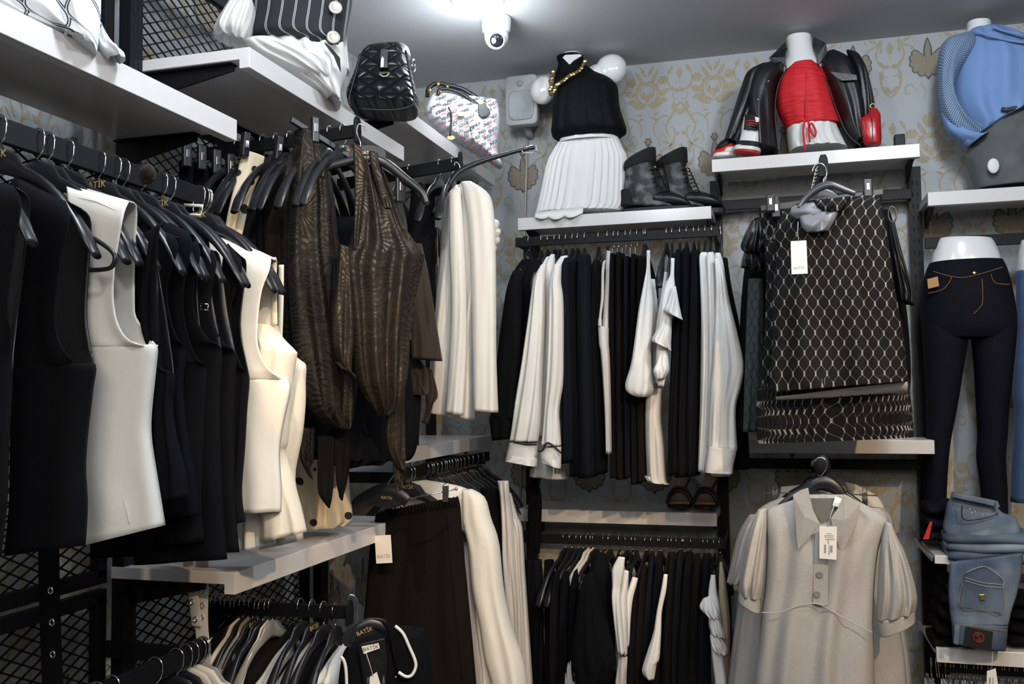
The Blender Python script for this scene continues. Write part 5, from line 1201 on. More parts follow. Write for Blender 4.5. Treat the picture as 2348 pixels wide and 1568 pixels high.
# ---- mannequin in red top
Pr = YP(4.14)
mr = thing('torso_mannequin', 'white torso mannequin in a red ruched top and open black leather jacket', 'mannequin', V((.1, 4.14, 2.433)))
mb = MB(); cloth_mb(mb, Pr, [(1802, 89, 1861, 83, .12), (1804, 110, 1864, 106, .12), (1802, 132, 1872, 128, .13), (1790, 152, 1890, 148, .15), (1790, 168, 1888, 162, .16), (1794, 200, 1890, 195, .16), (1800, 250, 1900, 245, .15)], folds=0, amp=0, hollow=False, N=20, m=30); mb.build('torso', man, mr)
redk = clothmat('red_knit', (.62, .012, .022), .75, var=.08)
q = NT('red_ruched_knit'); u_, v_ = q.uv()
nz = q.n('ShaderNodeTexNoise'); q.t.links.new(q.n('ShaderNodeCombineXYZ', i0=q.math('MULTIPLY', u_, 10.), i1=q.math('MULTIPLY', v_, 75.)).outputs[0], nz.inputs['Vector']); nz.inputs['Scale'].default_value = 1.0; nz.inputs['Detail'].default_value = 2
q.set('Base Color', (.60, .012, .022, 1)); q.set('Roughness', .7); q.bump(nz.outputs[0], .9, .012); ruch = q.m
cloth('red_top', mr, Pr, [(1806, 158, 1874, 148, .17), (1794, 172, 1890, 166, .2), (1783, 196, 1900, 190, .235), (1779, 230, 1912, 225, .24), (1784, 262, 1922, 256, .22), (1796, 285, 1930, 276, .215), (1801, 297, 1932, 286, .21)], ruch, folds=3, amp=.003, N=30, m=30)
cloth('white_shorts', mr, Pr, [(1802, 288, 1918, 279, .19), (1804, 304, 1922, 294, .2), (1806, 330, 1934, 320, .23), (1810, 350, 1944, 340, .24)], white, folds=6, amp=.006, N=34, grow=.6)
mb = MB(); mb.tube(smooth_path([Pr.at(x, y, .135) for x, y in ((1846, 272), (1842, 300), (1847, 346))], 12), .0042, 6); mb.build('red_drawstring', redk, mr)
mb = MB(); mb.tube(smooth_path([Pr.at(x, y, .138) for x, y in ((1852, 272), (1858, 300), (1868, 312), (1870, 300), (1860, 282), (1854, 300), (1857, 326))], 24), .0042, 6); mb.build('red_drawstring', redk, mr)
seam(mr, Pr, [(1849, 165), (1847, 215), (1848, 270)], redk, .0035, .118, 'centre_gather')
# jacket: two fronts, sleeves, collar
cloth('jacket_front', mr, Pr, [(1776, 142, 1802, 152, .12), (1740, 160, 1798, 176, .2), (1720, 190, 1782, 200, .24), (1712, 240, 1777, 250, .25), (1712, 300, 1781, 305, .25), (1716, 348, 1786, 350, .25)], lea, folds=1.5, amp=.008, N=30, m=30)
cloth('jacket_front', mr, Pr, [(1876, 140, 1916, 118, .12), (1880, 160, 1950, 140, .2), (1896, 200, 1968, 180, .24), (1918, 255, 1984, 240, .25), (1938, 300, 1986, 290, .25), (1962, 334, 1984, 330, .25)], lea, folds=1.5, amp=.008, N=30, m=30)
cloth('jacket_sleeve', mr, Pr, [(1738, 152, 1764, 146, .06), (1712, 170, 1750, 165, .11), (1698, 205, 1738, 205, .12), (1682, 255, 1724, 255, .12), (1664, 312, 1702, 318, .11), (1660, 322, 1696, 332, .11)], lea, folds=2, amp=.007, off=.03, N=26, m=28)
cloth('jacket_sleeve', mr, Pr, [(1940, 116, 1972, 128, .06), (1950, 150, 1986, 155, .11), (1960, 190, 1996, 190, .12), (1966, 245, 2007, 245, .12), (1968, 300, 2006, 300, .12), (1970, 334, 2000, 332, .11)], lea, folds=2, amp=.007, off=.03, N=26, m=28)
for pts in (((1800, 96), (1764, 132), (1772, 146), (1790, 142), (1804, 156), (1800, 132), (1805, 112)), ((1866, 84), (1894, 98), (1897, 122), (1884, 140), (1876, 150), (1874, 128), (1862, 108))):
    mb = MB(); mb.prism([Pr.at(x, y, .085 if i not in (0, 6) else .02) for i, (x, y) in enumerate(pts)], Pr.n*-.010); mb.build('jacket_collar', lea, mr, bev=.002)
seam(mr, Pr, [(1804, 157), (1784, 196), (1777, 250), (1780, 300), (1785, 348)], M('dark_zip', (.03, .03, .03), .4, .6), .0032, .075, 'zip')
seam(mr, Pr, [(1874, 150), (1898, 198), (1920, 255), (1942, 305), (1975, 336)], M('dark_zip', (.03, .03, .03), .4, .6), .0032, .075, 'zip')
mb = MB(); mb.prism([Pr.at(x, y, .135) for x, y in ((1902, 164), (1964, 172), (1966, 184), (1930, 186), (1914, 176))], Pr.n*.004); mb.build('pocket_flap', lea, mr, bev=.001)
for x, y in ((1762, 186), (1738, 228), (1958, 181)):
    mb = MB(); mb.blob(Pr.at(x, y, .15), (.004, .003, .004), 8); mb.build('snap', chrome, mr)
# ---- sneakers
swh = M('white_sneaker_leather', (.7, .7, .7), .4, var=.03); sbl = M('black_sneaker_leather', (.012, .012, .012), .4); srd = M('red_sneaker_leather', (.5, .02, .02), .4)
t = thing('sneaker', 'red, white and black sneaker standing upright on its sole facing the viewer', 'sneaker', PY(1720, 352, 4.02)); ps = YP(4.04)
mb = MB(); cloth_mb(mb, ps, [(1706, 268, 1742, 272, .05), (1702, 285, 1748, 288, .07), (1698, 310, 1748, 312, .08), (1692, 330, 1746, 332, .09), (1684, 344, 1744, 347, .09)], folds=0, amp=0, hollow=False); mb.build('upper', swh, t)
mb = MB(); cloth_mb(mb, ps, [(1708, 264, 1740, 268, .05), (1706, 280, 1744, 284, .07), (1704, 300, 1744, 302, .08)], folds=1, amp=.003, hollow=False, off=.012); mb.build('tongue', sbl, t)
mb = MB(); cloth_mb(mb, ps, [(1688, 326, 1746, 330, .085), (1684, 338, 1745, 342, .10)], folds=0, amp=0, hollow=False, off=.008); mb.build('toe_overlay', sbl, t)
mb = MB(); cloth_mb(mb, ps, [(1683, 336, 1745, 340, .10), (1681, 346, 1744, 350, .105)], folds=0, amp=0, hollow=False, off=.006); mb.build('midsole', swh, t)
mb = MB(); cloth_mb(mb, ps, [(1681, 345, 1744, 349, .105), (1683, 350, 1743, 356, .10)], folds=0, amp=0, hollow=False, off=.004); mb.build('outsole', srd, t)
mb = MB(); cloth_mb(mb, ps, [(1730, 268, 1742, 272, .02), (1732, 282, 1740, 280, .02)], folds=0, amp=0, hollow=False, off=.045); mb.build('white_tab', swh, t)
for k in range(4):
    mb = MB(); mb.tube([ps.at(1710+k, 279+6*k, .05), ps.at(1722, 276+6*k, .056), ps.at(1738, 280+6*k, .05)], .0028, 6); mb.build('lace', srd if k < 2 else sbl, t)
t = thing('sneaker', 'red, white and black sneaker lying behind the upright one, seen side-on', 'sneaker', PY(1660, 358, 4.1)); ps = YP(4.12)
mb = MB(); cloth_mb(mb, ps, [(1660, 326, 1682, 330, .05), (1648, 338, 1690, 338, .08), (1634, 350, 1694, 350, .09), (1632, 358, 1694, 356, .09)], folds=0, amp=0, hollow=False); mb.build('upper', srd, t)
mb = MB(); cloth_mb(mb, ps, [(1652, 324, 1680, 322, .04), (1644, 334, 1674, 334, .06), (1640, 342, 1660, 340, .06)], folds=1, amp=.003, hollow=False, off=.02); mb.build('collar', sbl, t)
mb = MB(); cloth_mb(mb, ps, [(1660, 342, 1686, 338, .05), (1656, 352, 1688, 350, .07)], folds=0, amp=0, hollow=False, off=.02); mb.build('side_panel', swh, t)
mb = MB(); cloth_mb(mb, ps, [(1633, 356, 1692, 353, .10), (1634, 363, 1690, 360, .10)], folds=0, amp=0, hollow=False); mb.build('midsole', swh, t)
# red bag, small black and clear things on the red top shelf
t = thing('handbag', 'small red quilted handbag with a gold ring at the right of the red top shelf', 'handbag', PY(1998, 335, 4.02)); ps = YP(4.04)
rl = M('red_leather', (.42, .012, .015), .3, var=.12, bump=.4, bscale=60)
mb = MB(); cloth_mb(mb, ps, [(1996, 248, 2012, 250, .02), (1986, 264, 2019, 262, .05), (1970, 276, 2020, 276, .08), (1972, 296, 2021, 296, .09), (1976, 318, 2022, 316, .09), (1984, 333, 2020, 331, .08)], folds=0, amp=0, hollow=False, pw=3.5); mb.build('bag_body', rl, t)
mb = MB(); mb.tube([ps.at(1994+0*a, 0+244, 0)+V((.010*cos(a*pi/6)+.012, 0, .010*sin(a*pi/6))) for a in range(12)], .0025, 6, closed=True); mb.build('gold_ring', goldm, t)
seam(t, ps, [(1994, 252), (2000, 280), (2001, 330)], sbl, .0015, .05)
mb = MB(); c = PY(2062, 322, 4.1); mb.box(c+V((-.02, -.02, -.03)), c+V((.02, .02, .022))); tag(mb.build('rail_end_cap', blk, bev=.003), 'black square post cap behind the right end of the red top shelf', 'post cap')
# ---- security camera and speaker
cc = PZ(1138, 42, 3.0)
t = thing('security_camera', 'white dome security camera on the ceiling', 'security camera', cc)
mb = MB(); mb.lathe(cc+V((0, 0, -.062)), [(.050, 0), (.058, .008), (.060, .030), (.062, .056), (.060, .0615)], 32); mb.build('mount', man, t)
mb = MB(); d = (EYE-cc).normalized(); mb.blob(cc+V((0, 0, -.075))+d*.004, (.05, .05, .055), 24); mb.build('ball', man, t)
c2 = cc+V((0, 0, -.088))+V((d.x, d.y, d.z-.1)).normalized()*.040
mb = MB(); mb.lathe(c2-d*.006, [(.034, 0), (.035, .010), (.033, .016), (.028, .017)], 28, axis=d); mb.build('lens_ring', man, t)
mb = MB(); mb.lathe(c2+d*.004, [(.028, 0), (.0275, .010), (.020, .0135), (.006, .015)], 28, axis=d); mb.build('lens', M('black_glass', (.01, .01, .015), .08), t)
t = thing('wall_speaker', 'white wall speaker in the corner beside the mannequin', 'speaker', V((PY(1200, 240, 4.2).x, 4.3, 2.7)))
ps = YP(4.18); a = ps.at(1160, 178); b = ps.at(1234, 284)
cx_, cz_ = (a.x+b.x)/2, (a.z+b.z)/2; hw, hh = (b.x-a.x)/2, (a.z-b.z)/2
def rrect(cx, cz, w_, h_, r, y, n=6):
    o = []
    for sx, sz, a0 in ((1, 1, 0), (-1, 1, pi/2), (-1, -1, pi), (1, -1, 3*pi/2)):
        for i in range(n+1): o.append(V((cx+sx*(w_-r)+r*cos(a0+i*pi/2/n), y, cz+sz*(h_-r)+r*sin(a0+i*pi/2/n))))
    return o
spk = M('white_speaker_plastic', (.42, .43, .44), .4, var=.02)
mb = MB(); mb.rings([rrect(cx_, cz_, hw*.7, hh*.78, .02, 4.30), rrect(cx_, cz_, hw*.98, hh*.98, .025, 4.22), rrect(cx_, cz_, hw, hh, .022, 4.17), rrect(cx_, cz_, hw*.96, hh*.97, .02, 4.165)]); mb.build('cabinet', spk, t)
mb = MB(); mb.rings([rrect(cx_, cz_-hh*.22, hw*.78, hh*.60, .03, 4.166), rrect(cx_, cz_-hh*.22, hw*.76, hh*.58, .03, 4.158), rrect(cx_, cz_-hh*.22, hw*.70, hh*.54, .03, 4.160)]); mb.build('grille', M('grey_speaker_grille', (.30, .32, .34), .35, var=.05, bump=.3, bscale=900), t)
mb = MB(); mb.lathe((cx_-hw*.05, 4.160, cz_+hh*.66), [(.014, 0), (.013, .004), (.008, .006)], 20, axis=(0, -1, 0)); mb.build('tweeter', M('grey_speaker_grille', (.30, .32, .34), .35), t)
mb = MB(); mb.tube([(cx_, 4.26, cz_-hh*.8), (cx_, 4.30, cz_-hh*1.05), (cx_, 4.345, cz_-hh*1.05)], .018, 10); mb.build('wall_bracket', spk, t)
mb = MB(); mb.tube([PY(1208, 320, 4.335), PY(1207, 400, 4.335), PY(1203, 514, 4.335), PY(1196, 900, 4.335), PY(1192, 1250, 4.335)], .0055, 6)
tag(mb.build('cable_trunking', M('beige_cable_cover', (.5, .48, .42), .6)), 'thin beige cable cover running down the back wall under the speaker', 'cable cover')
# ================================================================ things on the left top shelves
# printed garment at the very left
def lattice(name, base, line, su, sv, w_=.14, w2=0, lcol2=None, r=.8):
    """ogee lattice from two mirrored families of sine curves"""
    q = NT(name); u, v = q.uv()
    U = q.math('MULTIPLY', u, su); W = q.math('MULTIPLY', v, sv)
    s_ = q.math('MULTIPLY', q.math('COSINE', q.math('MULTIPLY', W, 2*pi)), .25)
    def fam(sg, o):
        x = q.math('ADD', q.math('ADD', U, q.math('MULTIPLY', s_, sg)), o)
        return q.math('ABSOLUTE', q.math('SUBTRACT', q.math('FRACT', x), .5))
    d = q.math('MINIMUM', fam(1., .25), fam(-1., .75))
    f = q.math('LESS_THAN', d, w_/2)
    col = q.mix(f, base, line)
    if w2:
        g_ = q.math('LESS_THAN', d, w2/2); col = q.mix(g_, col if False else line, line) if False else q.mix(g_, q.mix(f, base, line), lcol2)
    q.set('Base Color', col if not w2 else col); q.set('Roughness', r)
    n = q.n('ShaderNodeTexNoise', i0=q.obj()); n.inputs['Scale'].default_value = 14; q.bump(n.outputs[0], .4, .006)
    return q.m
wl = lattice('white_ogee_print', (.72, .75, .78), (.02, .03, .04), 14, 8.5, .10, .03, (.6, .65, .7))
pl = Plane((-1.42, 1.4, 1), .75)
g = thing('blouse', 'white blouse printed with a thin black net pattern on the upper left shelf', 'blouse', pl.at(150, 100))
cloth('body', g, pl, [(-60, -160, 236, -160, .1), (-60, -60, 232, -60, .12), (-50, 0, 232, 0, .12), (-30, 20, 230, 60, .12), (60, 60, 224, 110, .12), (150, 90, 222, 122, .1)], wl, folds=3, amp=.012, N=40)
cloth('hem_end', g, pl, [(222, 50, 234, 60, .04), (222, 85, 250, 90, .05), (226, 112, 266, 108, .06), (240, 128, 284, 124, .06), (250, 134, 288, 138, .05)], wl, folds=2, amp=.006, off=-.03)
# pinstripe mannequin
q = NT('navy_pinstripe'); u_, v_ = q.uv()
a_ = q.math('FRACT', q.math('MULTIPLY', u_, 26.)); d1 = q.math('ABSOLUTE', q.math('SUBTRACT', q.math('ABSOLUTE', q.math('SUBTRACT', a_, .5)), .05))
q.set('Base Color', q.mix(q.math('LESS_THAN', d1, .022), (.010, .011, .017), (.5, .52, .55))); q.set('Roughness', .8)
n_ = q.n('ShaderNodeTexNoise', i0=q.obj()); n_.inputs['Scale'].default_value = 12; q.bump(n_.outputs[0], .4, .006); pst = q.m
Pp = Plane((-1.44, 2.45, 1), .55)
mp = thing('torso_mannequin', 'mannequin in a dark pinstripe vest over a white shirt on the upper shelf', 'mannequin', V((-1.46, 2.45, 2.354)))
cloth('vest', mp, Pp, [(560, -160, 800, -160, .2), (574, -60, 806, -60, .22), (577, 0, 808, 0, .22), (575, 50, 800, 50, .23), (574, 85, 790, 95, .24), (600, 98, 782, 112, .23), (650, 106, 778, 120, .2), (676, 122, 760, 124, .16)], pst, folds=2, amp=.004, N=44, m=34, pw=3)
mb = MB(); mb.prism([Pp.at(x, y, .13) for x, y in ((744, 100), (757, 110), (779, 135), (781, 166), (774, 150), (765, 128))], Pp.n*.01); mb.build('vest_point', pst, mp)
cloth('shirt_tail', mp, Pp, [(596, 70, 786, 90, .14), (590, 100, 790, 110, .17), (596, 118, 792, 140, .2), (630, 150, 796, 166, .2), (680, 186, 782, 200, .19), (720, 214, 780, 232, .18), (748, 232, 780, 246, .16)], white, folds=5, amp=.013, N=44, m=34, grow=.6)
cloth('shirt_tail', mp, Pp, [(560, 96, 640, 96, .1), (572, 112, 690, 120, .14), (600, 132, 760, 150, .14), (690, 170, 758, 178, .1), (735, 178, 752, 182, .05)], white, folds=4, amp=.010, N=30, m=20, off=.06)
cloth('shirt_side', mp, Pp, [(780, 60, 794, 64, .05), (784, 90, 794, 96, .06), (784, 130, 798, 140, .07), (782, 166, 801, 168, .07)], white, folds=1.5, amp=.006, off=-.06)
cloth('puffed_sleeve', mp, Pp, [(548, -40, 590, -40, .08), (528, 2, 580, 0, .12), (521, 14, 584, 20, .16), (510, 30, 588, 36, .17), (497, 50, 586, 60, .17), (488, 74, 578, 86, .16), (498, 84, 566, 104, .1)], white, folds=3.5, amp=.012, N=34, m=26, grow=.7, off=.02)
for x, y in ((769, 18), (764, 86)):
    mb = MB(); mb.lathe(Pp.at(x, y, .115), [(.018, 0), (.020, .003), (.017, .006), (.012, .004), (.003, .004)], 20, axis=Pp.n); mb.build('button', M('horn_button', (.45, .42, .36), .25, var=.4, scale=60), mp)
# black quilted bag
q = NT('black_quilted_leather'); u_, v_ = q.uv()
A_ = q.math('ABSOLUTE', q.math('SINE', q.math('MULTIPLY', q.math('ADD', u_, q.math('MULTIPLY', v_, 1.35)), 44.)))
B_ = q.math('ABSOLUTE', q.math('SINE', q.math('MULTIPLY', q.math('SUBTRACT', u_, q.math('MULTIPLY', v_, 1.35)), 44.)))
C_ = q.math('ABSOLUTE', q.math('SINE', q.math('MULTIPLY', v_, 59.4)))
h_ = q.math('POWER', q.math('MINIMUM', q.math('MINIMUM', A_, B_), C_), .5)
q.set('Base Color', (.011, .012, .014, 1)); q.set('Roughness', .33); q.bump(h_, 1., .012); quilt = q.m
Pb = Plane((-1.36, 3.0, 1), .3)
bg = thing('handbag', 'black quilted leather handbag on the corner shelf', 'handbag', Pb.at(880, 250))
cloth('bag_body', bg, Pb, [(848, 112, 922, 106, .10), (834, 124, 930, 116, .15), (822, 150, 938, 146, .19), (814, 178, 946, 176, .23), (804, 205, 954, 205, .26), (797, 228, 960, 232, .27), (803, 246, 958, 252, .27), (812, 252, 952, 256, .25)], quilt, folds=0, amp=0, hollow=False, N=50, m=44, pw=6)
for pts in (((826, 124), (812, 180), (800, 226), (806, 244)), ((930, 116), (942, 180), (950, 220), (944, 242), (900, 252), (820, 249))):
    seam(bg, Pb, pts, lea, .004, .125, 'piping')
mb = MB(); mb.prism([Pb.at(x, y, .135) for x, y in ((872, 112), (888, 112), (890, 156), (870, 156))], Pb.n*-.05); mb.build('zip_tab', lea, bg, bev=.002)
mb = MB(); mb.prism([Pb.at(x, y, .15) for x, y in ((877, 128), (881, 134), (880, 154), (872, 154), (873, 134))], Pb.n*-.01); mb.build('zip_pull', chrome, bg, bev=.001)
mb = MB(); c = Pb.at(881, 166, .145); mb.tube([c+Pb.u*.016*cos(a*pi/8)+V((0, 0, .014*sin(a*pi/8))) for a in range(9, 17)]+[c+Pb.u*.016, c-Pb.u*.016], .002, 8, closed=True); mb.build('d_ring', goldm, bg)
mb = MB(); mb.tube([c+Pb.u*.016*cos(a*pi/8)-V((0, 0, .014*sin(a*pi/8))) for a in range(0, 9)], .0028, 8); mb.build('d_ring', chrome, bg)
cloth('lining', bg, Pb, [(846, 110, 928, 102, .06), (842, 116, 937, 110, .11), (880, 120, 942, 130, .12)], M('silver_lining', (.45, .47, .5), .3, .3), folds=4, amp=.006, off=-.03, hollow=False)
mb = MB(); 
c = Pb.at(948, 150, -.04); mb.tube([c+V((0, .014*cos(a*pi/8), .022*sin(a*pi/8))) for a in range(16)], .003, 6, closed=True); mb.build('strap_ring', chrome, bg)
# printed handbag: white with rows of dark words
Pf = Plane((-1.42, 3.72, 1), .35)
pbm = M('white_printed_leather', (.70, .70, .72), .4, var=.03, bump=.1)
fb = thing('handbag', 'white handbag with rows of dark printed words and black handles', 'handbag', Pf.at(1060, 370))
BL = [(992, 214, 1140, 230, .05), (984, 226, 1146, 256, .09), (976, 244, 1147, 290, .14), (974, 262, 1142, 330, .16), (990, 282, 1143, 352, .17), (1030, 310, 1148, 366, .17), (1096, 346, 1152, 384, .14)]
cloth('bag_body', fb, Pf, BL, pbm, folds=1.5, amp=.006, hollow=False, N=34, m=34, pw=5)
fr_ = M('dark_blue_print', (.02, .02, .05), .5); rd_ = M('red_print', (.6, .03, .04), .5)
# quad interpolation on the bag front
def on_bag(k, s):
    q_ = cr([tuple(map(float, b)) for b in BL], k*(len(BL)-1)); return q_[0]+(q_[2]-q_[0])*s, q_[1]+(q_[3]-q_[1])*s
for side, yaw in ((1, 0),):
    proto = text_mesh('printed_word', 'FENDI', .018, (0, 0, 0), (1, 0, 0), (0, 0, 1), fr_, None, .0004, bold=.02)
    protor = text_mesh('printed_word', 'FENDI', .018, (0, 0, 0), (-1, 0, 0), (0, 0, -1), fr_, None, .0004, bold=.02)
    n = 0; mb0 = []
    for r_ in range(11):
        for c_ in range(7):
            x = 985+c_*26+(r_ % 2)*13; y = 228+r_*15-(c_ % 2)*4
            # inside test against the bag outline
            ok = False
            for k in range(21):
                x0, y0 = on_bag(k/20, 0); x1, y1 = on_bag(k/20, 1)
                if abs((y0+y1)/2+( (x-(x0+x1)/2)/(x1-x0) )*(y1-y0)-y) < 6 and x0+10 < x < x1-12: ok = True; tx = t_ = lambda: 0; kk = k/20
            if not ok: continue
            tt = cr([(float(b[4]),) for b in BL], kk*(len(BL)-1))[0]
            x0, _ = on_bag(kk, 0); x1, _ = on_bag(kk, 1); s = -1+2*(x-x0)/(x1-x0)
            off = tt/2*sqrt(max(0, 1-abs(s)**5))+.010
            p = Pf.at(x, y, off); src = proto if (r_+c_) % 2 == 0 else protor
            mb0.append((p, src.data))
    vs = []; fs = []; mats = []
    ang = .5; U_ = Pf.u*cos(ang)+V((0, 0, sin(ang))); W_ = -Pf.u*sin(ang)+V((0, 0, cos(ang)))
    mbw = MB(); mbr = MB()
    for p, me in mb0:
        R_m = [p+U_*v_.co.x+W_*v_.co.z+Pf.n*(v_.co.y*-1) for v_ in me.vertices]
        mbw.add(R_m, [tuple(f.vertices) for f in me.polygons])
        mbr.obox(p-W_*.017+U_*.004, U_*.009, W_*.0016, Pf.n*.0006)
    mbw.add(mbr.v, mbr.f, 1); mbw.build('printed_pattern', (fr_, rd_), fb)
    for o in (proto, protor): bpy.data.objects.remove(o)
for pts, r0 in ((((980, 222), (982, 204), (1000, 192), (1030, 196), (1060, 204), (1090, 222), (1110, 236)), .0095), (((1004, 218), (1008, 206), (1026, 204), (1052, 212), (1078, 228), (1100, 244)), .008)):
    mb = MB(); mb.tube(smooth_path([Pf.at(x, y, .04 if r0 < .009 else .0) for x, y in pts], 26), r0, 8); mb.build('handle', lea, fb)
for x, y in ((982, 208), (1001, 194), (1006, 211), (1022, 201), (1108, 238)):
    mb = MB(); mb.lathe(Pf.at(x, y, .03), [(.010, 0), (.013, .002), (.013, .012), (.010, .014)], 12, axis=Pf.u); mb.build('gold_buckle', goldm, fb)
mb = MB(); mb.prism([Pf.at(x, y, .085) for x, y in ((1096, 240), (1112, 236), (1124, 256), (1118, 266), (1104, 270), (1097, 262))], Pf.n*-.02); mb.build('handle_patch', lea, fb, bev=.002)
mb = MB(); mb.tube(smooth_path([Pf.at(x, y, .09) for x, y in ((1028, 246), (1035, 262), (1034, 290), (1032, 312))], 12), .004, 6); mb.build('strap_tie', lea, fb)
mb = MB(); mb.tube(smooth_path([Pf.at(x, y, .10) for x, y in ((1070, 278), (1080, 300), (1083, 330), (1078, 352))], 12), .0012, 6); mb.build('thin_cord', lea, fb)
for x, y, s in ((1057, 262, .017), (1034, 316, .016)):
    mb = MB(); c = Pf.at(x, y, .085); mb.prism([c+Pf.u*s*1.1*cos(a*pi/8)*(1+.08*cos(a*pi))+V((0, 0, s*.6*sin(a*pi/8))) for a in range(16)], Pf.n*.004); mb.build('turn_lock_plate', goldm, fb, bev=.001)
# ================================================================ right bay: patterned top on a face-out arm
G8 = 'garments on the arm of the right bay'
t = thing('clothes_rail', 'black face-out arm ending behind the patterned top hanger', 'clothes rail', (.1, 3.15, 2.19))
mb = MB(); mb.bar((.145, 4.24, 2.27), (.145, 3.16, 2.165), .016, .036); mb.build('rail_bar', blk, t)
mb = MB(); mb.prism([V((.145+x, 3.155, 2.170+z)) for x, z in ((-.015, -.03), (-.017, .0), (-.013, .03), (-.008, .042), (.008, .042), (.013, .03), (.017, 0), (.015, -.03))], (0, -.01, 0)); mb.build('end_stop', blk, t, bev=.002)
for i in range(6):
    hang('n' if i % 2 else 'c', (.145, 3.28+.09*i, 2.205+.007*i), .05*sin(2*i), 'black hanger on the right bay arm, %s behind the patterned top' % ORD[i+1], 'hangers on the right bay arm')
ogee = lattice('black_ogee_lattice', (.012, .011, .012), (.30, .29, .27), 20, 12.4, .10, 0)
q = NT('black_ogee_lattice_cloth'); u, v = q.uv()
def ogee_mat(name, su, sv, base, line, bright):
    q = NT(name); u, v = q.uv(); U = q.math('MULTIPLY', u, su); W = q.math('MULTIPLY', v, sv)
    s_ = q.math('MULTIPLY', q.math('COSINE', q.math('MULTIPLY', W, 2*pi)), .25)
    fam = lambda sg, o: q.math('ABSOLUTE', q.math('SUBTRACT', q.math('FRACT', q.math('ADD', q.math('ADD', U, q.math('MULTIPLY', s_, sg)), o)), .5))
    a, b = fam(1., .25), fam(-1., .75)
    d = q.math('MINIMUM', a, b); knot = q.math('LESS_THAN', q.math('MAXIMUM', a, b), .10)
    thick = q.math('MULTIPLY_ADD', q.math('SUBTRACT', .16, q.math('MINIMUM', q.math('MAXIMUM', a, b), .16)), .28, .028)
    f = q.math('LESS_THAN', d, thick)
    dbl = q.math('MULTIPLY', f, q.math('GREATER_THAN', d, .0075))
    cl = q.mix(knot, line, bright)
    q.set('Base Color', q.mix(dbl, base, cl)); q.set('Roughness', .8); q.set('Specular IOR Level', .12)
    n = q.n('ShaderNodeTexNoise', i0=q.obj()); n.inputs['Scale'].default_value = 12; q.bump(n.outputs[0], .45, .008); return q.m
og = ogee_mat('black_ogee_print', 29., 15.5, (.009, .0085, .009), (.20, .19, .18), (.36, .35, .33))
og2 = ogee_mat('black_ogee_skirt_print', 29., 15.5, (.008, .008, .009), (.16, .15, .14), (.35, .34, .33))
lin = clothmat('grey_satin_lining', (.16, .17, .19), .35, spec=.5, sheen=0)
linw = clothmat('pale_underside', (.62, .60, .57), .6)
Pt = YP(3.2)
g = thing('blouse', 'black sleeveless top with a pale ogee lattice print and cowl neck', 'blouse', Pt.at(1930, 470), G8)
cloth('body', g, Pt, [(1838, 462, 2018, 447, .03), (1800, 484, 2023, 470, .07), (1779, 520, 2030, 510, .10), (1774, 548, 2034, 541, .11), (1780, 589, 2042, 590, .12), (1776, 640, 2050, 650, .12), (1771, 685, 2058, 690, .12), (1772, 781, 2074, 781, .12), (1766, 852, 2080, 850, .13), (1768, 900, 2083, 874, .14)], og, folds=2.6, amp=.014, N=50, m=50, grow=.9)
mb = MB(); rs = []
for i in range(30):
    k = i/29; x = 1779+302*k; yt = 908-34*k**1.2-10*sin(pi*k)*.4; yb = 914+8*sin(pi*k)-18*k+4
    a = Pt.at(x, yt+2, -.02); b = Pt.at(x, yt+(yb-yt)*.55, -.045); c = Pt.at(x, yb, -.07); rs.append([a, b, c])
vs = [p for r in rs for p in r]; mb.add(vs, [(i*3+j, i*3+j+1, (i+1)*3+j+1, (i+1)*3+j) for i in range(29) for j in range(2)], smooth=True)
mb.build('back_hem_inside', linw, g, solid=.002)
for k, lv in enumerate(([(1813, 474, 1936, 452, .02), (1812, 492, 1934, 466, .04), (1826, 502, 1918, 490, .03)], [(1832, 496, 1926, 480, .02), (1838, 520, 1915, 505, .035), (1850, 533, 1900, 530, .02)])):
    cloth('cowl_neck', g, Pt, lv, lin, folds=1.5, amp=.005, off=.075+.01*k, N=22, m=12)
cloth('cowl_fold', g, Pt, [(1864, 462, 1952, 450, .02), (1872, 476, 1940, 470, .04), (1884, 486, 1928, 486, .03)], og, folds=2, amp=.006, off=.085, N=22, m=12)
arc_hanger('dark grey hanger holding the lattice print top', YP(3.12), [(1832, 478), (1846, 456), (1868, 436), (1888, 426), (1908, 424), (1940, 436), (1962, 444)], [(1890, 426), (1888, 412), (1896, 400), (1892, 382), (1880, 374), (1868, 380), (1862, 396)], M('dark_grey_gloss_plastic', (.05, .055, .065), .18), .018, .022)
swing('white lettered swing tag hanging from the lattice print top', Pt, ((1813, 553), (1849, 551), (1852, 627), (1815, 629)), .13, word='BATİK', wsz=.012, wat=.18, string=((1830, 508), (1829, 530), (1831, 556)))
g = thing('skirt', 'black pleated skirt with ogee lattice print hanging behind the matching top', 'skirt', YP(3.34).at(1920, 480), G8)
cloth('upper_part', g, YP(3.34), [(1740, 478, 2022, 450, .04), (1744, 520, 2026, 510, .06), (1756, 600, 2040, 600, .07), (1754, 720, 2056, 720, .08), (1748, 828, 2072, 828, .1), (1740, 900, 2080, 890, .11)], og2, folds=3, amp=.008, N=44, m=34)
pleats('pleated_part', g, YP(3.30), [(1740, 880, 2083, 868), (1737, 930, 2086, 915), (1737, 970, 2090, 960), (1742, 1016, 2091, 1002)], og2, .12, 56, .09)
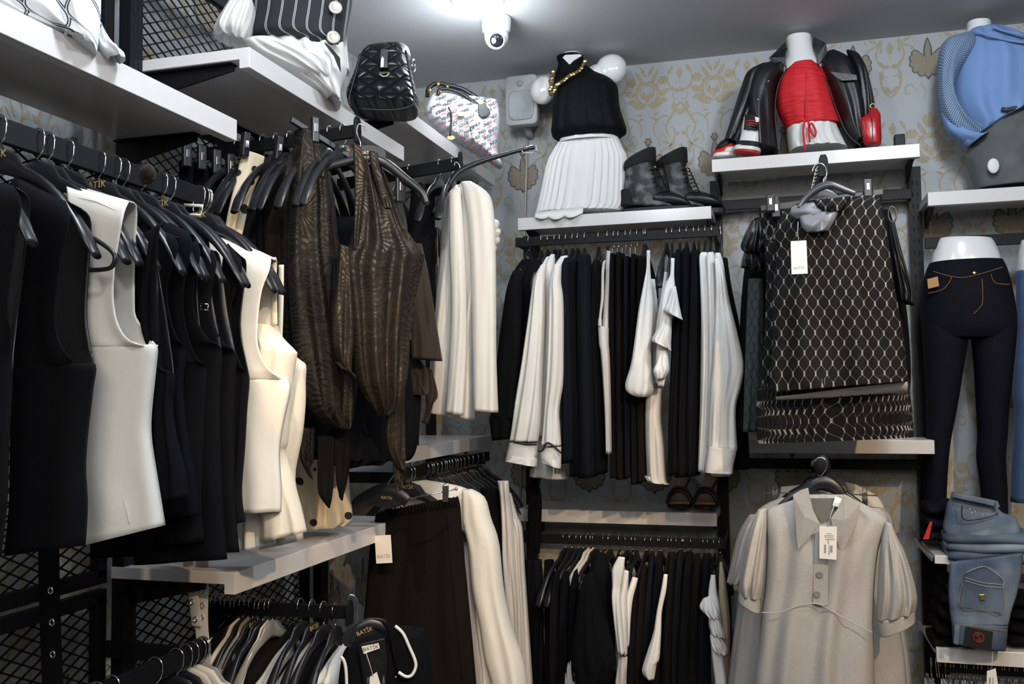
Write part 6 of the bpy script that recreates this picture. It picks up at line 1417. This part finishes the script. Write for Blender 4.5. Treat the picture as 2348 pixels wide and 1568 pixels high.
for x, y in ((1767, 466), (1990, 432)):
    mb = MB(); c = YP(3.26).at(x, y); mb.obox(c, (.014, 0, 0), (0, .01, 0), (0, 0, .030)); c1 = mb.build('clip', plas, g, bev=.004)
    mb = MB(); mb.obox(c+V((0, -.003, .004)), (.005, 0, 0), (0, .010, 0), (0, 0, .011)); mb.build('spring', chrome, c1, bev=.001)
    mb = MB(); c = YP(3.26).at(x-2 if x < 1800 else x+56, y+68 if x < 1800 else y+60); mb.tube([c+V((.018*cos(a*pi/6)*.7, 0, .026*sin(a*pi/6))) for a in range(12)], .006, 8, closed=True, flat=.5); mb.build('loop', M('dark_grey_gloss_plastic', (.05, .055, .065), .18), g)
mb = MB(); mb.bar(YP(3.28).at(1745, 478), YP(3.28).at(2024, 440), .012, .016); mb.build('hanger_bar', plas, g)
garment('trousers', 'dark green-grey snakeskin-look trousers at the left behind the lattice skirt', 'trousers', YP(3.5), [(1716, 640, 1750, 640), (1712, 720, 1752, 720), (1708, 850, 1750, 850), (1704, 990, 1746, 990)], lattice('snake_print', (.035, .045, .05), (.012, .014, .016), 40, 16, .16), G8, t=.05, folds=2, amp=.005)
g = thing('blouse', 'black blouse with ruffled shoulders behind the lattice print top', 'blouse', YP(3.56).at(1720, 530), G8)
cloth('body', g, YP(3.58), [(1730, 500, 2040, 480, .05), (1716, 560, 2060, 560, .08), (1704, 640, 2070, 640, .1), (1696, 760, 2084, 760, .1), (1694, 900, 2088, 880, .1), (1690, 990, 2070, 990, .08)], black, folds=3, amp=.008, N=34)
for k, lv in enumerate(([(1722, 508, 1748, 500, .04), (1706, 540, 1752, 540, .08), (1698, 566, 1754, 570, .08), (1706, 578, 1750, 584, .06)], [(1706, 580, 1740, 584, .04), (1700, 600, 1752, 606, .08), (1698, 612, 1750, 620, .08)], [(2034, 500, 2052, 510, .04), (2040, 560, 2066, 570, .07), (2052, 640, 2094, 670, .08), (2060, 690, 2097, 700, .08)])):
    cloth('ruffle', g, YP(3.46), lv, satin, folds=3, amp=.010, N=24, m=14)
mb = MB(); mb.bar(YP(3.44).at(1728, 548), YP(3.44).at(1740, 526), .004, .008); mb.build('metal_slide', chrome, g)
# ================================================================ grey dresses
mel = None
def melange():
    q = NT('grey_melange_wool'); co = q.obj(); mp = q.n('ShaderNodeMapping'); q.t.links.new(co, mp.inputs[0]); mp.inputs[3].default_value = (90, 90, 600)
    n = q.n('ShaderNodeTexNoise', i0=mp.outputs[0]); n.inputs['Scale'].default_value = 1.; n.inputs['Detail'].default_value = 3
    q.set('Base Color', q.mix(n.outputs[0], (.28, .27, .255), (.47, .455, .43))); q.set('Roughness', .85)
    n2 = q.n('ShaderNodeTexNoise', i0=co); n2.inputs['Scale'].default_value = 11; q.bump(n2.outputs[0], .35, .008); return q.m
mel = melange()
t = thing('clothes_rail', 'black face-out arm low in the right bay above the grey dresses', 'clothes rail', (.12, 3.1, 1.23))
mb = MB(); mb.bar((.115, 4.24, 1.12), (.115, 3.16, 1.205), .016, .036); mb.build('rail_bar', blk, t)
mb = MB(); mb.blob((.115, 3.155, 1.215), (.026, .008, .034), 16); mb.build('end_stop', blk, t)
for i in range(5):
    hang('m' if i == 2 else 'n', (.115, 3.3+.1*i+(.02 if i == 4 else 0), 1.225-.008*i), .05*sin(2*i+1), '%s hanger on the low right bay arm, %s behind the grey dress' % ('metal clip' if i == 2 else 'black', ORD[i+1]), 'hangers on the low right bay arm')
G9 = 'grey dresses in the right bay'
Pd = YP(3.12)
g = thing('dress', 'grey melange dress with a pointed collar and two buttons, front of the grey dresses', 'dress', Pd.at(1890, 1200), G9)
DV = [(1856, 1134, 1934, 1134, .03), (1800, 1152, 1990, 1160, .07), (1760, 1168, 2034, 1190, .10), (1755, 1200, 2030, 1215, .13), (1758, 1240, 2019, 1244, .15), (1757, 1290, 2010, 1290, .16), (1753, 1350, 2005, 1350, .16), (1746, 1404, 2003, 1404, .17), (1740, 1474, 2003, 1453, .18), (1729, 1568, 2006, 1568, .19), (1720, 1680, 2010, 1680, .2)]
cloth('body', g, Pd, DV, mel, folds=3.2, amp=.012, N=56, m=60, grow=.8, pw=2.8)
cloth('puff_sleeve', g, Pd, [(1738, 1168, 1758, 1166, .04), (1722, 1206, 1758, 1204, .09), (1710, 1250, 1756, 1250, .11), (1702, 1293, 1754, 1293, .12), (1695, 1335, 1750, 1338, .12), (1694, 1358, 1745, 1372, .10)], mel, folds=2.6, amp=.008, N=34, m=34, off=.02)
cloth('sleeve_cuff', g, Pd, [(1694, 1356, 1744, 1368, .09), (1692, 1376, 1743, 1406, .09)], mel, folds=.5, amp=.001, off=.02, m=8)
cloth('puff_sleeve', g, Pd, [(2030, 1196, 2044, 1200, .04), (2022, 1230, 2060, 1236, .09), (2017, 1270, 2076, 1270, .12), (2013, 1330, 2094, 1326, .14), (2011, 1380, 2103, 1368, .14), (2010, 1420, 2100, 1396, .12)], mel, folds=2.8, amp=.010, N=38, m=34, off=.03)
cloth('sleeve_cuff', g, Pd, [(2009, 1420, 2099, 1397, .11), (2016, 1458, 2099, 1422, .11)], mel, folds=.5, amp=.001, off=.03, m=8)
def flap(name, pts, off, mat_, th=.004):
    c = [Pd.at(x, y, off) for x, y in pts]; cen = sum(c, V((0, 0, 0)))/len(c)+Pd.n*.010
    mb = MB(); n = len(c); vs = c+[cen]+[p-Pd.n*th for p in c]+[cen-Pd.n*th]
    fs = [(i, (i+1) % n, n) for i in range(n)]+[((i+1) % n+n+1, i+n+1, 2*n+1) for i in range(n)]+[(i, i+n+1, (i+1) % n+n+1, (i+1) % n) for i in range(n)]
    mb.add(vs, fs, smooth=False); return mb.build(name, mat_, g, bev=.0015)
flap('collar', ((1818, 1135), (1836, 1124), (1853, 1118), (1858, 1142), (1864, 1168), (1881, 1202), (1867, 1219), (1848, 1242), (1829, 1262), (1826, 1228), (1824, 1190), (1820, 1160)), .085, mel)
flap('collar', ((1935, 1132), (1954, 1142), (1973, 1156), (1968, 1186), (1958, 1216), (1942, 1248), (1928, 1272), (1920, 1244), (1908, 1206), (1905, 1188), (1922, 1164), (1930, 1148)), .085, mel)
mb = MB(); mb.prism([Pd.at(x, y, .055) for x, y in ((1858, 1142), (1928, 1142), (1926, 1164), (1905, 1186), (1884, 1200), (1866, 1172))], Pd.n*.004); mb.build('inner_back', lattice('inner_dress', (.16, .15, .15), (.14, .14, .13), 3, 3), g)
mb = MB(); mb.prism([Pd.at(x, y, .082) for x, y in ((1870, 1218), (1900, 1214), (1898, 1388), (1864, 1384), (1866, 1300))], Pd.n*.004); mb.build('button_placket', mel, g)
for x, y in ((1879, 1317), (1873, 1362)):
    mb = MB(); mb.lathe(Pd.at(x, y, .087), [(.0098, 0), (.0105, .002), (.0098, .004), (.007, .003), (.001, .003)], 20, axis=Pd.n); mb.build('button', M('grey_button', (.22, .21, .19), .4), g)
seam(g, Pd, [(1746, 1404), (1790, 1403), (1839, 1386), (1877, 1385), (1912, 1404), (1954, 1427), (2001, 1450)], M('grey_seam', (.42, .4, .37), .8), .0016, .100, 'waist_seam', 40)
cloth('collar_stand', g, Pd, [(1912, 1152, 1934, 1150, .01), (1908, 1160, 1932, 1166, .01)], white, folds=0, amp=0, off=.07, m=4)
swing('white printed price tag on the collar of the grey dress', Pd, ((1879, 1206), (1919, 1207), (1918, 1283), (1879, 1280)), .115, lines=((.55, .72, .5, .02), (.55, .67, .55, .02), (.6, .60, .55, .03), (.5, .5, .06, .12), (.32, .3, .12, .26), (.55, .26, .05, .3), (.68, .3, .14, .22), (.55, .78, .3, .015)), string=((1912, 1160), (1905, 1180), (1899, 1208)))
arc_hanger('black hanger inside the pointed collar of the grey dress', YP(3.13), [(1852, 1126), (1866, 1112), (1882, 1106), (1902, 1108), (1922, 1122), (1934, 1140)], [(1881, 1108), (1884, 1090), (1894, 1076), (1896, 1060), (1888, 1050), (1876, 1050), (1868, 1058)], w=.014, hgt=.034)
for i, (dx, Y) in enumerate(((0, 3.34), (10, 3.5))):
    g2 = thing('dress', 'grey melange dress %s behind the collared one' % ('directly' if i == 0 else 'second'), 'dress', YP(Y).at(1700, 1250), G9)
    cloth('body', g2, YP(Y), [(1790+dx, 1140, 2020+dx, 1166, .05), (1730, 1180, 2040+dx, 1200, .08), (1712-dx, 1300, 2040+dx, 1300, .1), (1700-dx, 1400, 2056+dx, 1400, .1), (1686-dx, 1500, 2074+dx, 1500, .12), (1674-dx, 1620, 2084+dx, 1620, .12)], mel, folds=3, amp=.009, N=40)
    cloth('puff_sleeve', g2, YP(Y-.05), [(1728-dx, 1180, 1744, 1178, .04), (1704-dx, 1220, 1744, 1220, .08), (1688-dx, 1280, 1730, 1280, .1), (1680-dx, 1318, 1722, 1318, .09), (1676-dx, 1334, 1712, 1340, .08)], mel, folds=3, amp=.009, N=30)
garment('blouse', 'beige shirt shoulder showing behind the right side of the grey dresses', 'blouse', YP(3.72), [(1936, 1104, 1966, 1112, .03), (1940, 1120, 2010, 1136, .06), (1950, 1150, 2030, 1170, .07), (1960, 1200, 2036, 1210, .07)], cream, None, t=.06, folds=2, amp=.006)
garment('blouse', 'beige shirt shoulder showing behind the left side of the grey dresses', 'blouse', YP(3.74), [(1790, 1116, 1836, 1112, .03), (1786, 1136, 1838, 1130, .05), (1770, 1166, 1838, 1160, .06)], cream, None, t=.06, folds=2, amp=.006)
# ================================================================ far right: blue sweater mannequin
Pbz = YP(4.14)
mz = thing('torso_mannequin', 'mannequin in a sky blue knitted sweater and grey ripped jeans at the right edge', 'mannequin', V((.86, 4.14, 2.234)))
mb = MB(); cloth_mb(mb, Pbz, [(2217, 54, 2272, 52, .11), (2216, 66, 2275, 64, .115), (2210, 84, 2290, 80, .13)], folds=0, amp=0, hollow=False); mb.build('neck', man, mz)
blu = clothmat('sky_blue_cotton', (.16, .27, .52), .8, var=.08)
q = NT('blue_open_knit'); co = q.uv(); u, v = co
g1 = q.math('GREATER_THAN', q.math('MULTIPLY', q.math('ABSOLUTE', q.math('SINE', q.math('MULTIPLY', q.math('ADD', u, v), 330.))), q.math('ABSOLUTE', q.math('SINE', q.math('MULTIPLY', q.math('SUBTRACT', u, v), 330.)))), .28)
q.set('Base Color', q.mix(g1, (.33, .45, .66), (.06, .10, .17))); q.set('Roughness', .85); q.bump(q.math('SUBTRACT', 1., g1), .8, .004); knit = q.m
cloth('sweater', mz, Pbz, [(2215, 76, 2300, 66, .14), (2196, 100, 2360, 92, .2), (2186, 140, 2420, 140, .25), (2180, 190, 2440, 190, .27), (2184, 240, 2440, 232, .27), (2196, 280, 2430, 240, .27), (2216, 310, 2400, 240, .26), (2228, 322, 2350, 246, .24)], blu, folds=3, amp=.014, N=50, m=44, grow=.8)
cloth('knit_sleeve', mz, Pbz, [(2196, 82, 2236, 78, .06), (2168, 92, 2240, 104, .12), (2154, 118, 2216, 140, .15), (2149, 160, 2198, 170, .16), (2148, 200, 2190, 205, .16), (2151, 240, 2200, 240, .16), (2164, 280, 2222, 270, .16), (2190, 310, 2240, 282, .14), (2222, 334, 2262, 292, .1)], knit, folds=2, amp=.010, N=40, m=44, off=.06)
cloth('sweater_hem', mz, Pbz, [(2158, 262, 2180, 260, .06), (2170, 300, 2206, 292, .1), (2196, 322, 2236, 306, .12), (2224, 335, 2266, 306, .12)], blu, folds=1.5, amp=.006, off=.07)
for off_, pts in ((.13, ((2236, 70), (2270, 82), (2310, 92), (2350, 98))), (.13, ((2276, 60), (2300, 70), (2350, 82)))):
    mb = MB(); mb.tube(smooth_path([Pbz.at(x, y, off_) for x, y in pts], 14), .005, 6); mb.build('neck_tie', blu, mz)
gden = clothmat('washed_grey_denim', (.10, .105, .105), .85, var=.45)
cloth('grey_jeans', mz, Pbz, [(2240, 236, 2420, 226, .2), (2226, 300, 2430, 290, .23), (2216, 350, 2440, 345, .25), (2222, 394, 2440, 390, .25), (2238, 436, 2430, 430, .24)], gden, folds=1.5, amp=.006, N=40)
mb = MB(); mb.blob(Pbz.at(2278, 380, .128), (.022, .006, .030), 12); 
mb.build('ripped_patch', white, mz)
mb = MB(); P_ = [Pbz.at(x, y, .135) for x, y in ((2296, 250), (2310, 252), (2330, 247), (2350, 240))]
mb.tube(P_, .009, 8); mb.build('belt', M('woven_belt', (.03, .03, .03), .5), mz)
# hip mannequin with dark jeans
Ph = YP(4.12)
mh = thing('hip_mannequin', 'white hip mannequin wearing dark blue skinny jeans on the right', 'mannequin', Ph.at(2210, 1150))
mb = MB(); cloth_mb(mb, Ph, [(2150, 548, 2276, 548, .15), (2144, 560, 2284, 560, .17), (2136, 590, 2294, 585, .19), (2130, 630, 2300, 620, .2)], folds=0, amp=0, hollow=False); mb.build('waist', man, mh)
dd = clothmat('dark_indigo_denim', (.0035, .0045, .0095), .85, var=.2, sheen=0, spec=.12)
ddl = M('indigo_stitching', (.22, .11, .04), .7)
cloth('hips', mh, Ph, [(2131, 604, 2300, 596, .2), (2122, 625, 2312, 622, .22), (2114, 662, 2324, 670, .24), (2110, 709, 2332, 720, .25), (2112, 745, 2332, 755, .24), (2122, 775, 2322, 775, .2)], dd, folds=0, amp=0, N=36, m=24)
cloth('trouser_leg', mh, Ph, [(2111, 715, 2224, 715, .18), (2113, 760, 2221, 765, .19), (2118, 830, 2211, 835, .18), (2123, 932, 2195, 932, .15), (2124, 1016, 2179, 1016, .13), (2119, 1100, 2172, 1100, .12), (2116, 1210, 2168, 1210, .11)], dd, folds=1, amp=.003, N=28, m=34)
cloth('trouser_leg', mh, Ph, [(2219, 715, 2333, 715, .18), (2225, 765, 2332, 765, .19), (2233, 840, 2324, 840, .18), (2238, 930, 2314, 930, .15), (2241, 1000, 2310, 1000, .13), (2239, 1050, 2306, 1050, .13), (2249, 1130, 2310, 1130, .12), (2252, 1210, 2312, 1210, .11)], dd, folds=1, amp=.003, N=28, m=34)
for nm, pts, o_ in (('waist_stitching', ((2140, 622), (2208, 636), (2300, 612)), .118), ('fly_stitching', ((2252, 640), (2253, 690), (2246, 706), (2232, 720)), .13), ('pocket_stitching', ((2128, 672), (2160, 664), (2176, 648), (2182, 634)), .125), ('pocket_stitching', ((2272, 628), (2282, 648), (2316, 652)), .125)):
    seam(mh, Ph, pts, ddl, .0012, o_, nm)
mb = MB(); mb.prism([Ph.at(x, y, .125) for x, y in ((2126, 640), (2150, 634), (2153, 656), (2128, 662))], Ph.n*.003); mb.build('leather_tag', M('tan_leather_tag', (.28, .15, .04), .5), mh)
mb = MB(); mb.lathe(Ph.at(2234, 626, .12), [(.008, 0), (.008, .003), (.003, .004)], 12, axis=Ph.n); mb.build('button', goldm, mh)
bd = clothmat('mid_blue_denim', (.035, .075, .17), .8, var=.35)
garment('jeans', 'mid blue jeans partly cut by the right picture edge', 'jeans', YP(4.08), [(2328, 622, 2400, 618, .1), (2330, 680, 2410, 680, .14), (2331, 750, 2400, 750, .15), (2322, 886, 2390, 886, .14), (2326, 960, 2390, 960, .13), (2320, 1060, 2384, 1060, .12), (2317, 1150, 2380, 1150, .12)], bd, folds=1.5, amp=.005)
mb = MB(); cloth_mb(mb, YP(4.1), [(2340, 552, 2420, 550, .15), (2334, 590, 2424, 590, .18), (2330, 626, 2420, 624, .2)], folds=0, amp=0, hollow=False); tag(mb.build('hip_mannequin', man), 'sliver of a second white hip mannequin above the mid blue jeans', 'mannequin')
# ---- folded jeans on the white cube shelves
def shelfbox(label, quad_front, back_left, th):
    """a shelf board from its front-left corner and back-left corner (pixels) on its top plane"""
den = None
def denim(name, c1, c2):
    q = NT(name); co = q.obj(); n = q.n('ShaderNodeTexNoise', i0=co); n.inputs['Scale'].default_value = 7; n.inputs['Detail'].default_value = 2
    m_ = q.n('ShaderNodeMapping'); q.t.links.new(co, m_.inputs[0]); m_.inputs[3].default_value = (900, 900, 160)
    n2 = q.n('ShaderNodeTexNoise', i0=m_.outputs[0]); n2.inputs['Scale'].default_value = 1
    f = q.math('MULTIPLY_ADD', q.math('SUBTRACT', n.outputs[0], .5), 2.2, q.math('MULTIPLY', n2.outputs[0], .9))
    cl = q.n('ShaderNodeClamp', i0=f)
    q.set('Base Color', q.mix(cl.outputs[0], c1, c2)); q.set('Roughness', .85); q.bump(n.outputs[0], .5, .01); return q.m
den = denim('light_blue_denim', (.03, .055, .11), (.21, .27, .35)); den2 = denim('deep_blue_denim', (.02, .04, .08), (.12, .165, .23))
sYf = 3.72
z1 = PY(2143, 1273, sYf).z; z2 = PY(2137, 1484, sYf).z; xL = PY(2143, 1273, sYf).x
def cube_shelf(label, z, x0, x1, yf, th, slab=.012):
    mb = MB(); prof = [(yf, z), (yf, z-th), (yf+.02, z-th), (yf+.02, z-slab), (yf+.34, z-slab), (yf+.34, z)]
    mb.prism([(x0, y, zz) for y, zz in prof], (x1-x0, 0, 0)); 
    return tag(mb.build('wall_shelf', lam, bev=.0015), label, 'shelf', 'white wall shelves')
cube_shelf('small white shelf under the folded light blue jeans at the right edge', z1, xL, xL+.6, sYf, .030)
cube_shelf('small white shelf below the hanging jeans pocket at the right edge', z2, xL-.005, xL+.6, sYf, .052)
for i, z in enumerate((z1, z2)):
    mb = MB(); mb.prism([(xL-.006, sYf+.03, z-.012), (xL-.006, 4.2, z-.012), (xL-.006, 4.2, z-.055), (xL-.006, 4.1, z-.03), (xL-.006, sYf+.05, z-.03)], (.006, 0, 0)); tag(mb.build('shelf_bracket', lam, bev=.001), 'white side bracket of the small %s shelf at the right edge' % ('upper', 'lower')[i], 'bracket')
upright('black slotted upright between the small shelves and the grey dresses', .60, 4.22, 0, 1.12, (0, -1, 0))
def pillow(mb, x0, x1, y0, y1, z0, z1, n=10, wob=.004, ph=0):
    rs = []; m = 18
    for i in range(m+1):
        k = i/m; x = x0+(x1-x0)*k; e = (1-abs(2*k-1)**8)**.5 if 0 < k < 1 else .3
        zc = (z0+z1)/2+wob*sin(k*7+ph); h = (z1-z0)/2*(.55+.45*e); r = []
        for j in range(16):
            a = 2*pi*j/16; ca, sa = cos(a), sin(a)
            r.append(V((x, (y0+y1)/2+(y1-y0)/2*math.copysign(abs(ca)**.6, ca)+wob*sin(5*k+ph), zc+h*math.copysign(abs(sa)**.8, sa))))
        rs.append(r)
    mb.rings(rs); return mb
Pj = YP(3.72)
lay = [(1254, 1278), (1236, 1256), (1217, 1238)]
for i, (ya, yb) in enumerate(((1290, 1262), (1268, 1242), (1248, 1222))):
    a = Pj.at(2174-3*i, ya); b = Pj.at(2344, yb)
    mb = MB(); pillow(mb, a.x, b.x+.05, sYf-.035, sYf+.24, a.z, b.z+.002, ph=i*2, wob=.003)
    tag(mb.build('folded_jeans', den2 if i != 1 else den), 'folded blue jeans in the stack on the small white shelf, %s from the bottom' % ORD[i+1], 'jeans', 'folded jeans')
g = thing('folded_jeans', 'folded light blue jeans on top of the stack with waistband and studded pocket facing up', 'jeans', Pj.at(2250, 1220), 'folded jeans')
cloth('body', g, Plane((0, 3.74, 1), 0), [(2184, 1134, 2276, 1150, .03), (2172, 1152, 2298, 1174, .05), (2166, 1180, 2326, 1184, .07), (2162, 1212, 2338, 1206, .08), (2172, 1232, 2342, 1222, .08), (2178, 1238, 2338, 1230, .06)], den, folds=1.5, amp=.004, N=34, hollow=False)
cloth('waistband', g, Plane((0, 3.72, 1), 0), [(2182, 1127, 2284, 1148, .035), (2180, 1138, 2290, 1162, .04)], den, folds=.5, amp=.002, N=24, m=8, off=.012, hollow=False)
seam(g, Pj, [(2206, 1158), (2209, 1190), (2246, 1190), (2284, 1180), (2286, 1176)], M('black_pocket_trim', (.01, .01, .012), .6), .0022, .048, 'pocket_trim')
for x, y in ((2224, 1168), (2236, 1174), (2228, 1176), (2254, 1180)):
    mb = MB(); mb.blob(Pj.at(x, y, .05), (.003, .002, .003), 6); mb.build('stud', chrome, g)
mb = MB(); mb.prism([Pj.at(x, y, .03) for x, y in ((2281, 1150), (2287, 1148), (2292, 1162), (2284, 1164))], Pj.n*.006); mb.build('belt_loop', den, g)
g = thing('folded_jeans', 'light blue jeans hanging over the shelf with a back pocket and black leather patch', 'jeans', Pj.at(2250, 1400), 'folded jeans')
Pk = YP(3.66)
cloth('body', g, Pk, [(2178, 1289, 2345, 1268, .05), (2176, 1320, 2343, 1308, .06), (2174, 1360, 2332, 1362, .06), (2177, 1400, 2320, 1400, .06), (2181, 1424, 2313, 1432, .06)], den, folds=1, amp=.003, N=34, m=26)
cloth('waistband', g, Pk, [(2181, 1421, 2312, 1434, .065), (2183, 1450, 2310, 1462, .07), (2184, 1473, 2306, 1492, .065)], den2, folds=.5, amp=.001, N=24, m=8, off=.004)
sth = M('pale_stitching', (.40, .42, .42), .8); tst = M('tan_stitching', (.30, .17, .07), .8)
mb = MB(); mb.prism([Pk.at(x, y, .036) for x, y in ((2215, 1312), (2258, 1298), (2300, 1328), (2300, 1406), (2202, 1391), (2207, 1340))], Pk.n*.0025); mb.build('back_pocket', den2, g)
for pts in (((2214, 1313), (2258, 1299), (2299, 1327), (2300, 1348)), ((2213, 1324), (2256, 1336), (2299, 1340)), ((2213, 1331), (2256, 1343), (2299, 1347))):
    seam(g, Pk, pts, sth, .0010, .042, 'pocket_stitching')
for pts in (((2207, 1335), (2203, 1390), (2252, 1399), (2300, 1405), (2300, 1350)), ((2184, 1430), (2240, 1437), (2310, 1446))):
    seam(g, Pk, pts, tst, .0010, .042, 'pocket_stitching')
mb = MB(); mb.prism([Pk.at(x, y, .044) for x, y in ((2215, 1435), (2277, 1447), (2272, 1492), (2209, 1481))], Pk.n*.003); pt_ = mb.build('leather_patch', lea, g, bev=.001)
rem = M('red_emblem', (.25, .03, .02), .6); c = Pk.at(2244, 1461, .050)
for r_ in (.0185, .0155):
    mb = MB(); mb.tube([c+V((r_*cos(a*pi/4+pi/8), 0, r_*sin(a*pi/4+pi/8))) for a in range(8)], .0009, 6, closed=True); mb.build('emblem_ring', rem, g)
mb = MB(); mb.tube(smooth_path([c+V((x*.011, 0, z*.011)) for x, z in ((.6, .8), (-.2, 1), (-.6, .5), (0, 0), (.6, -.5), (.2, -1), (-.6, -.8))], 24), .0012, 6); mb.tube(smooth_path([c+V((x*.007, 0, z*.007)) for x, z in ((.6, .8), (-.2, 1), (-.6, .5), (0, 0), (.6, -.5), (.2, -1), (-.6, -.8))], 24), .0009, 6); mb.build('emblem_letter', rem, g)
mb = MB(); c = Pk.at(2252, 1369, .045); mb.obox(c, (.0085, 0, .001), (0, .002, 0), (-.001, 0, .0095)); mb.build('pocket_badge', goldm, g, bev=.001)
mb = MB(); mb.prism([Pk.at(x, y, .047) for x, y in ((2189, 1432), (2200, 1434), (2197, 1478), (2186, 1474))], Pk.n*.004); mb.build('belt_loop', den, g)
# darker folded things beside it
Pq = YP(3.78)
for i in range(5):
    y0 = 1330+i*32
    a = Pq.at(2140+(4-i)*7, y0+30); b = Pq.at(2190, y0)
    mb = MB(); pillow(mb, a.x, b.x+.06, 3.74, 3.98, a.z, b.z, ph=i, wob=.006); tag(mb.build('folded_sweater', black2), 'dark brown folded knit on the left of the small white shelf, %s from the top' % ORD[i+1], 'sweater', 'folded dark knits')
for i in range(4):
    y0 = 1368+i*28
    a = Pq.at(2318-i*2, y0+26); b = Pq.at(2372, y0)
    mb = MB(); pillow(mb, a.x, b.x+.06, 3.74, 3.98, a.z, b.z, ph=i*1.3, wob=.003); tag(mb.build('folded_trousers', black), 'black folded trousers beside the pocket jeans, %s from the top' % ORD[i+1], 'trousers', 'folded black trousers')
for i in range(3):
    a = Pq.at(2130, 1250-i*34); b = Pq.at(2182, 1224-i*34)
    mb = MB(); pillow(mb, a.x, b.x+.05, 3.80, 4.02, a.z, b.z, ph=i*1.9, wob=.006); tag(mb.build('folded_jeans', dd), 'dark folded jeans behind the light blue stack, %s from the bottom' % ORD[i+1], 'jeans', 'dark folded jeans')
swing('red card tag sticking out of the dark folded jeans', YP(3.74), ((2132, 1196), (2138, 1196), (2130, 1236), (2116, 1237)), .0).children[0].data.materials[0] = srd
swing('white printed price tag with a red string at the bottom right', YP(3.64), ((2263, 1538), (2283, 1532), (2290, 1580), (2262, 1580)), .0, lines=((.35, .35, .2, .5), (.7, .3, .1, .5)), string=((2276, 1495), (2275, 1520), (2274, 1536)))
for i in range(22):
    x = 2136+i*10.4+3*sin(i*2.2); p = PY(x, 1540, 3.95)
    hang('m', (p.x, 3.95, .424), pi/2+.1*sin(i*1.3), 'metal clip hanger on the bottom right rail, %s from the left' % ORD[i+1], 'hangers on the bottom right rail')
for k, p in PROTO.items():
    if k not in USED: bpy.data.objects.remove(p)
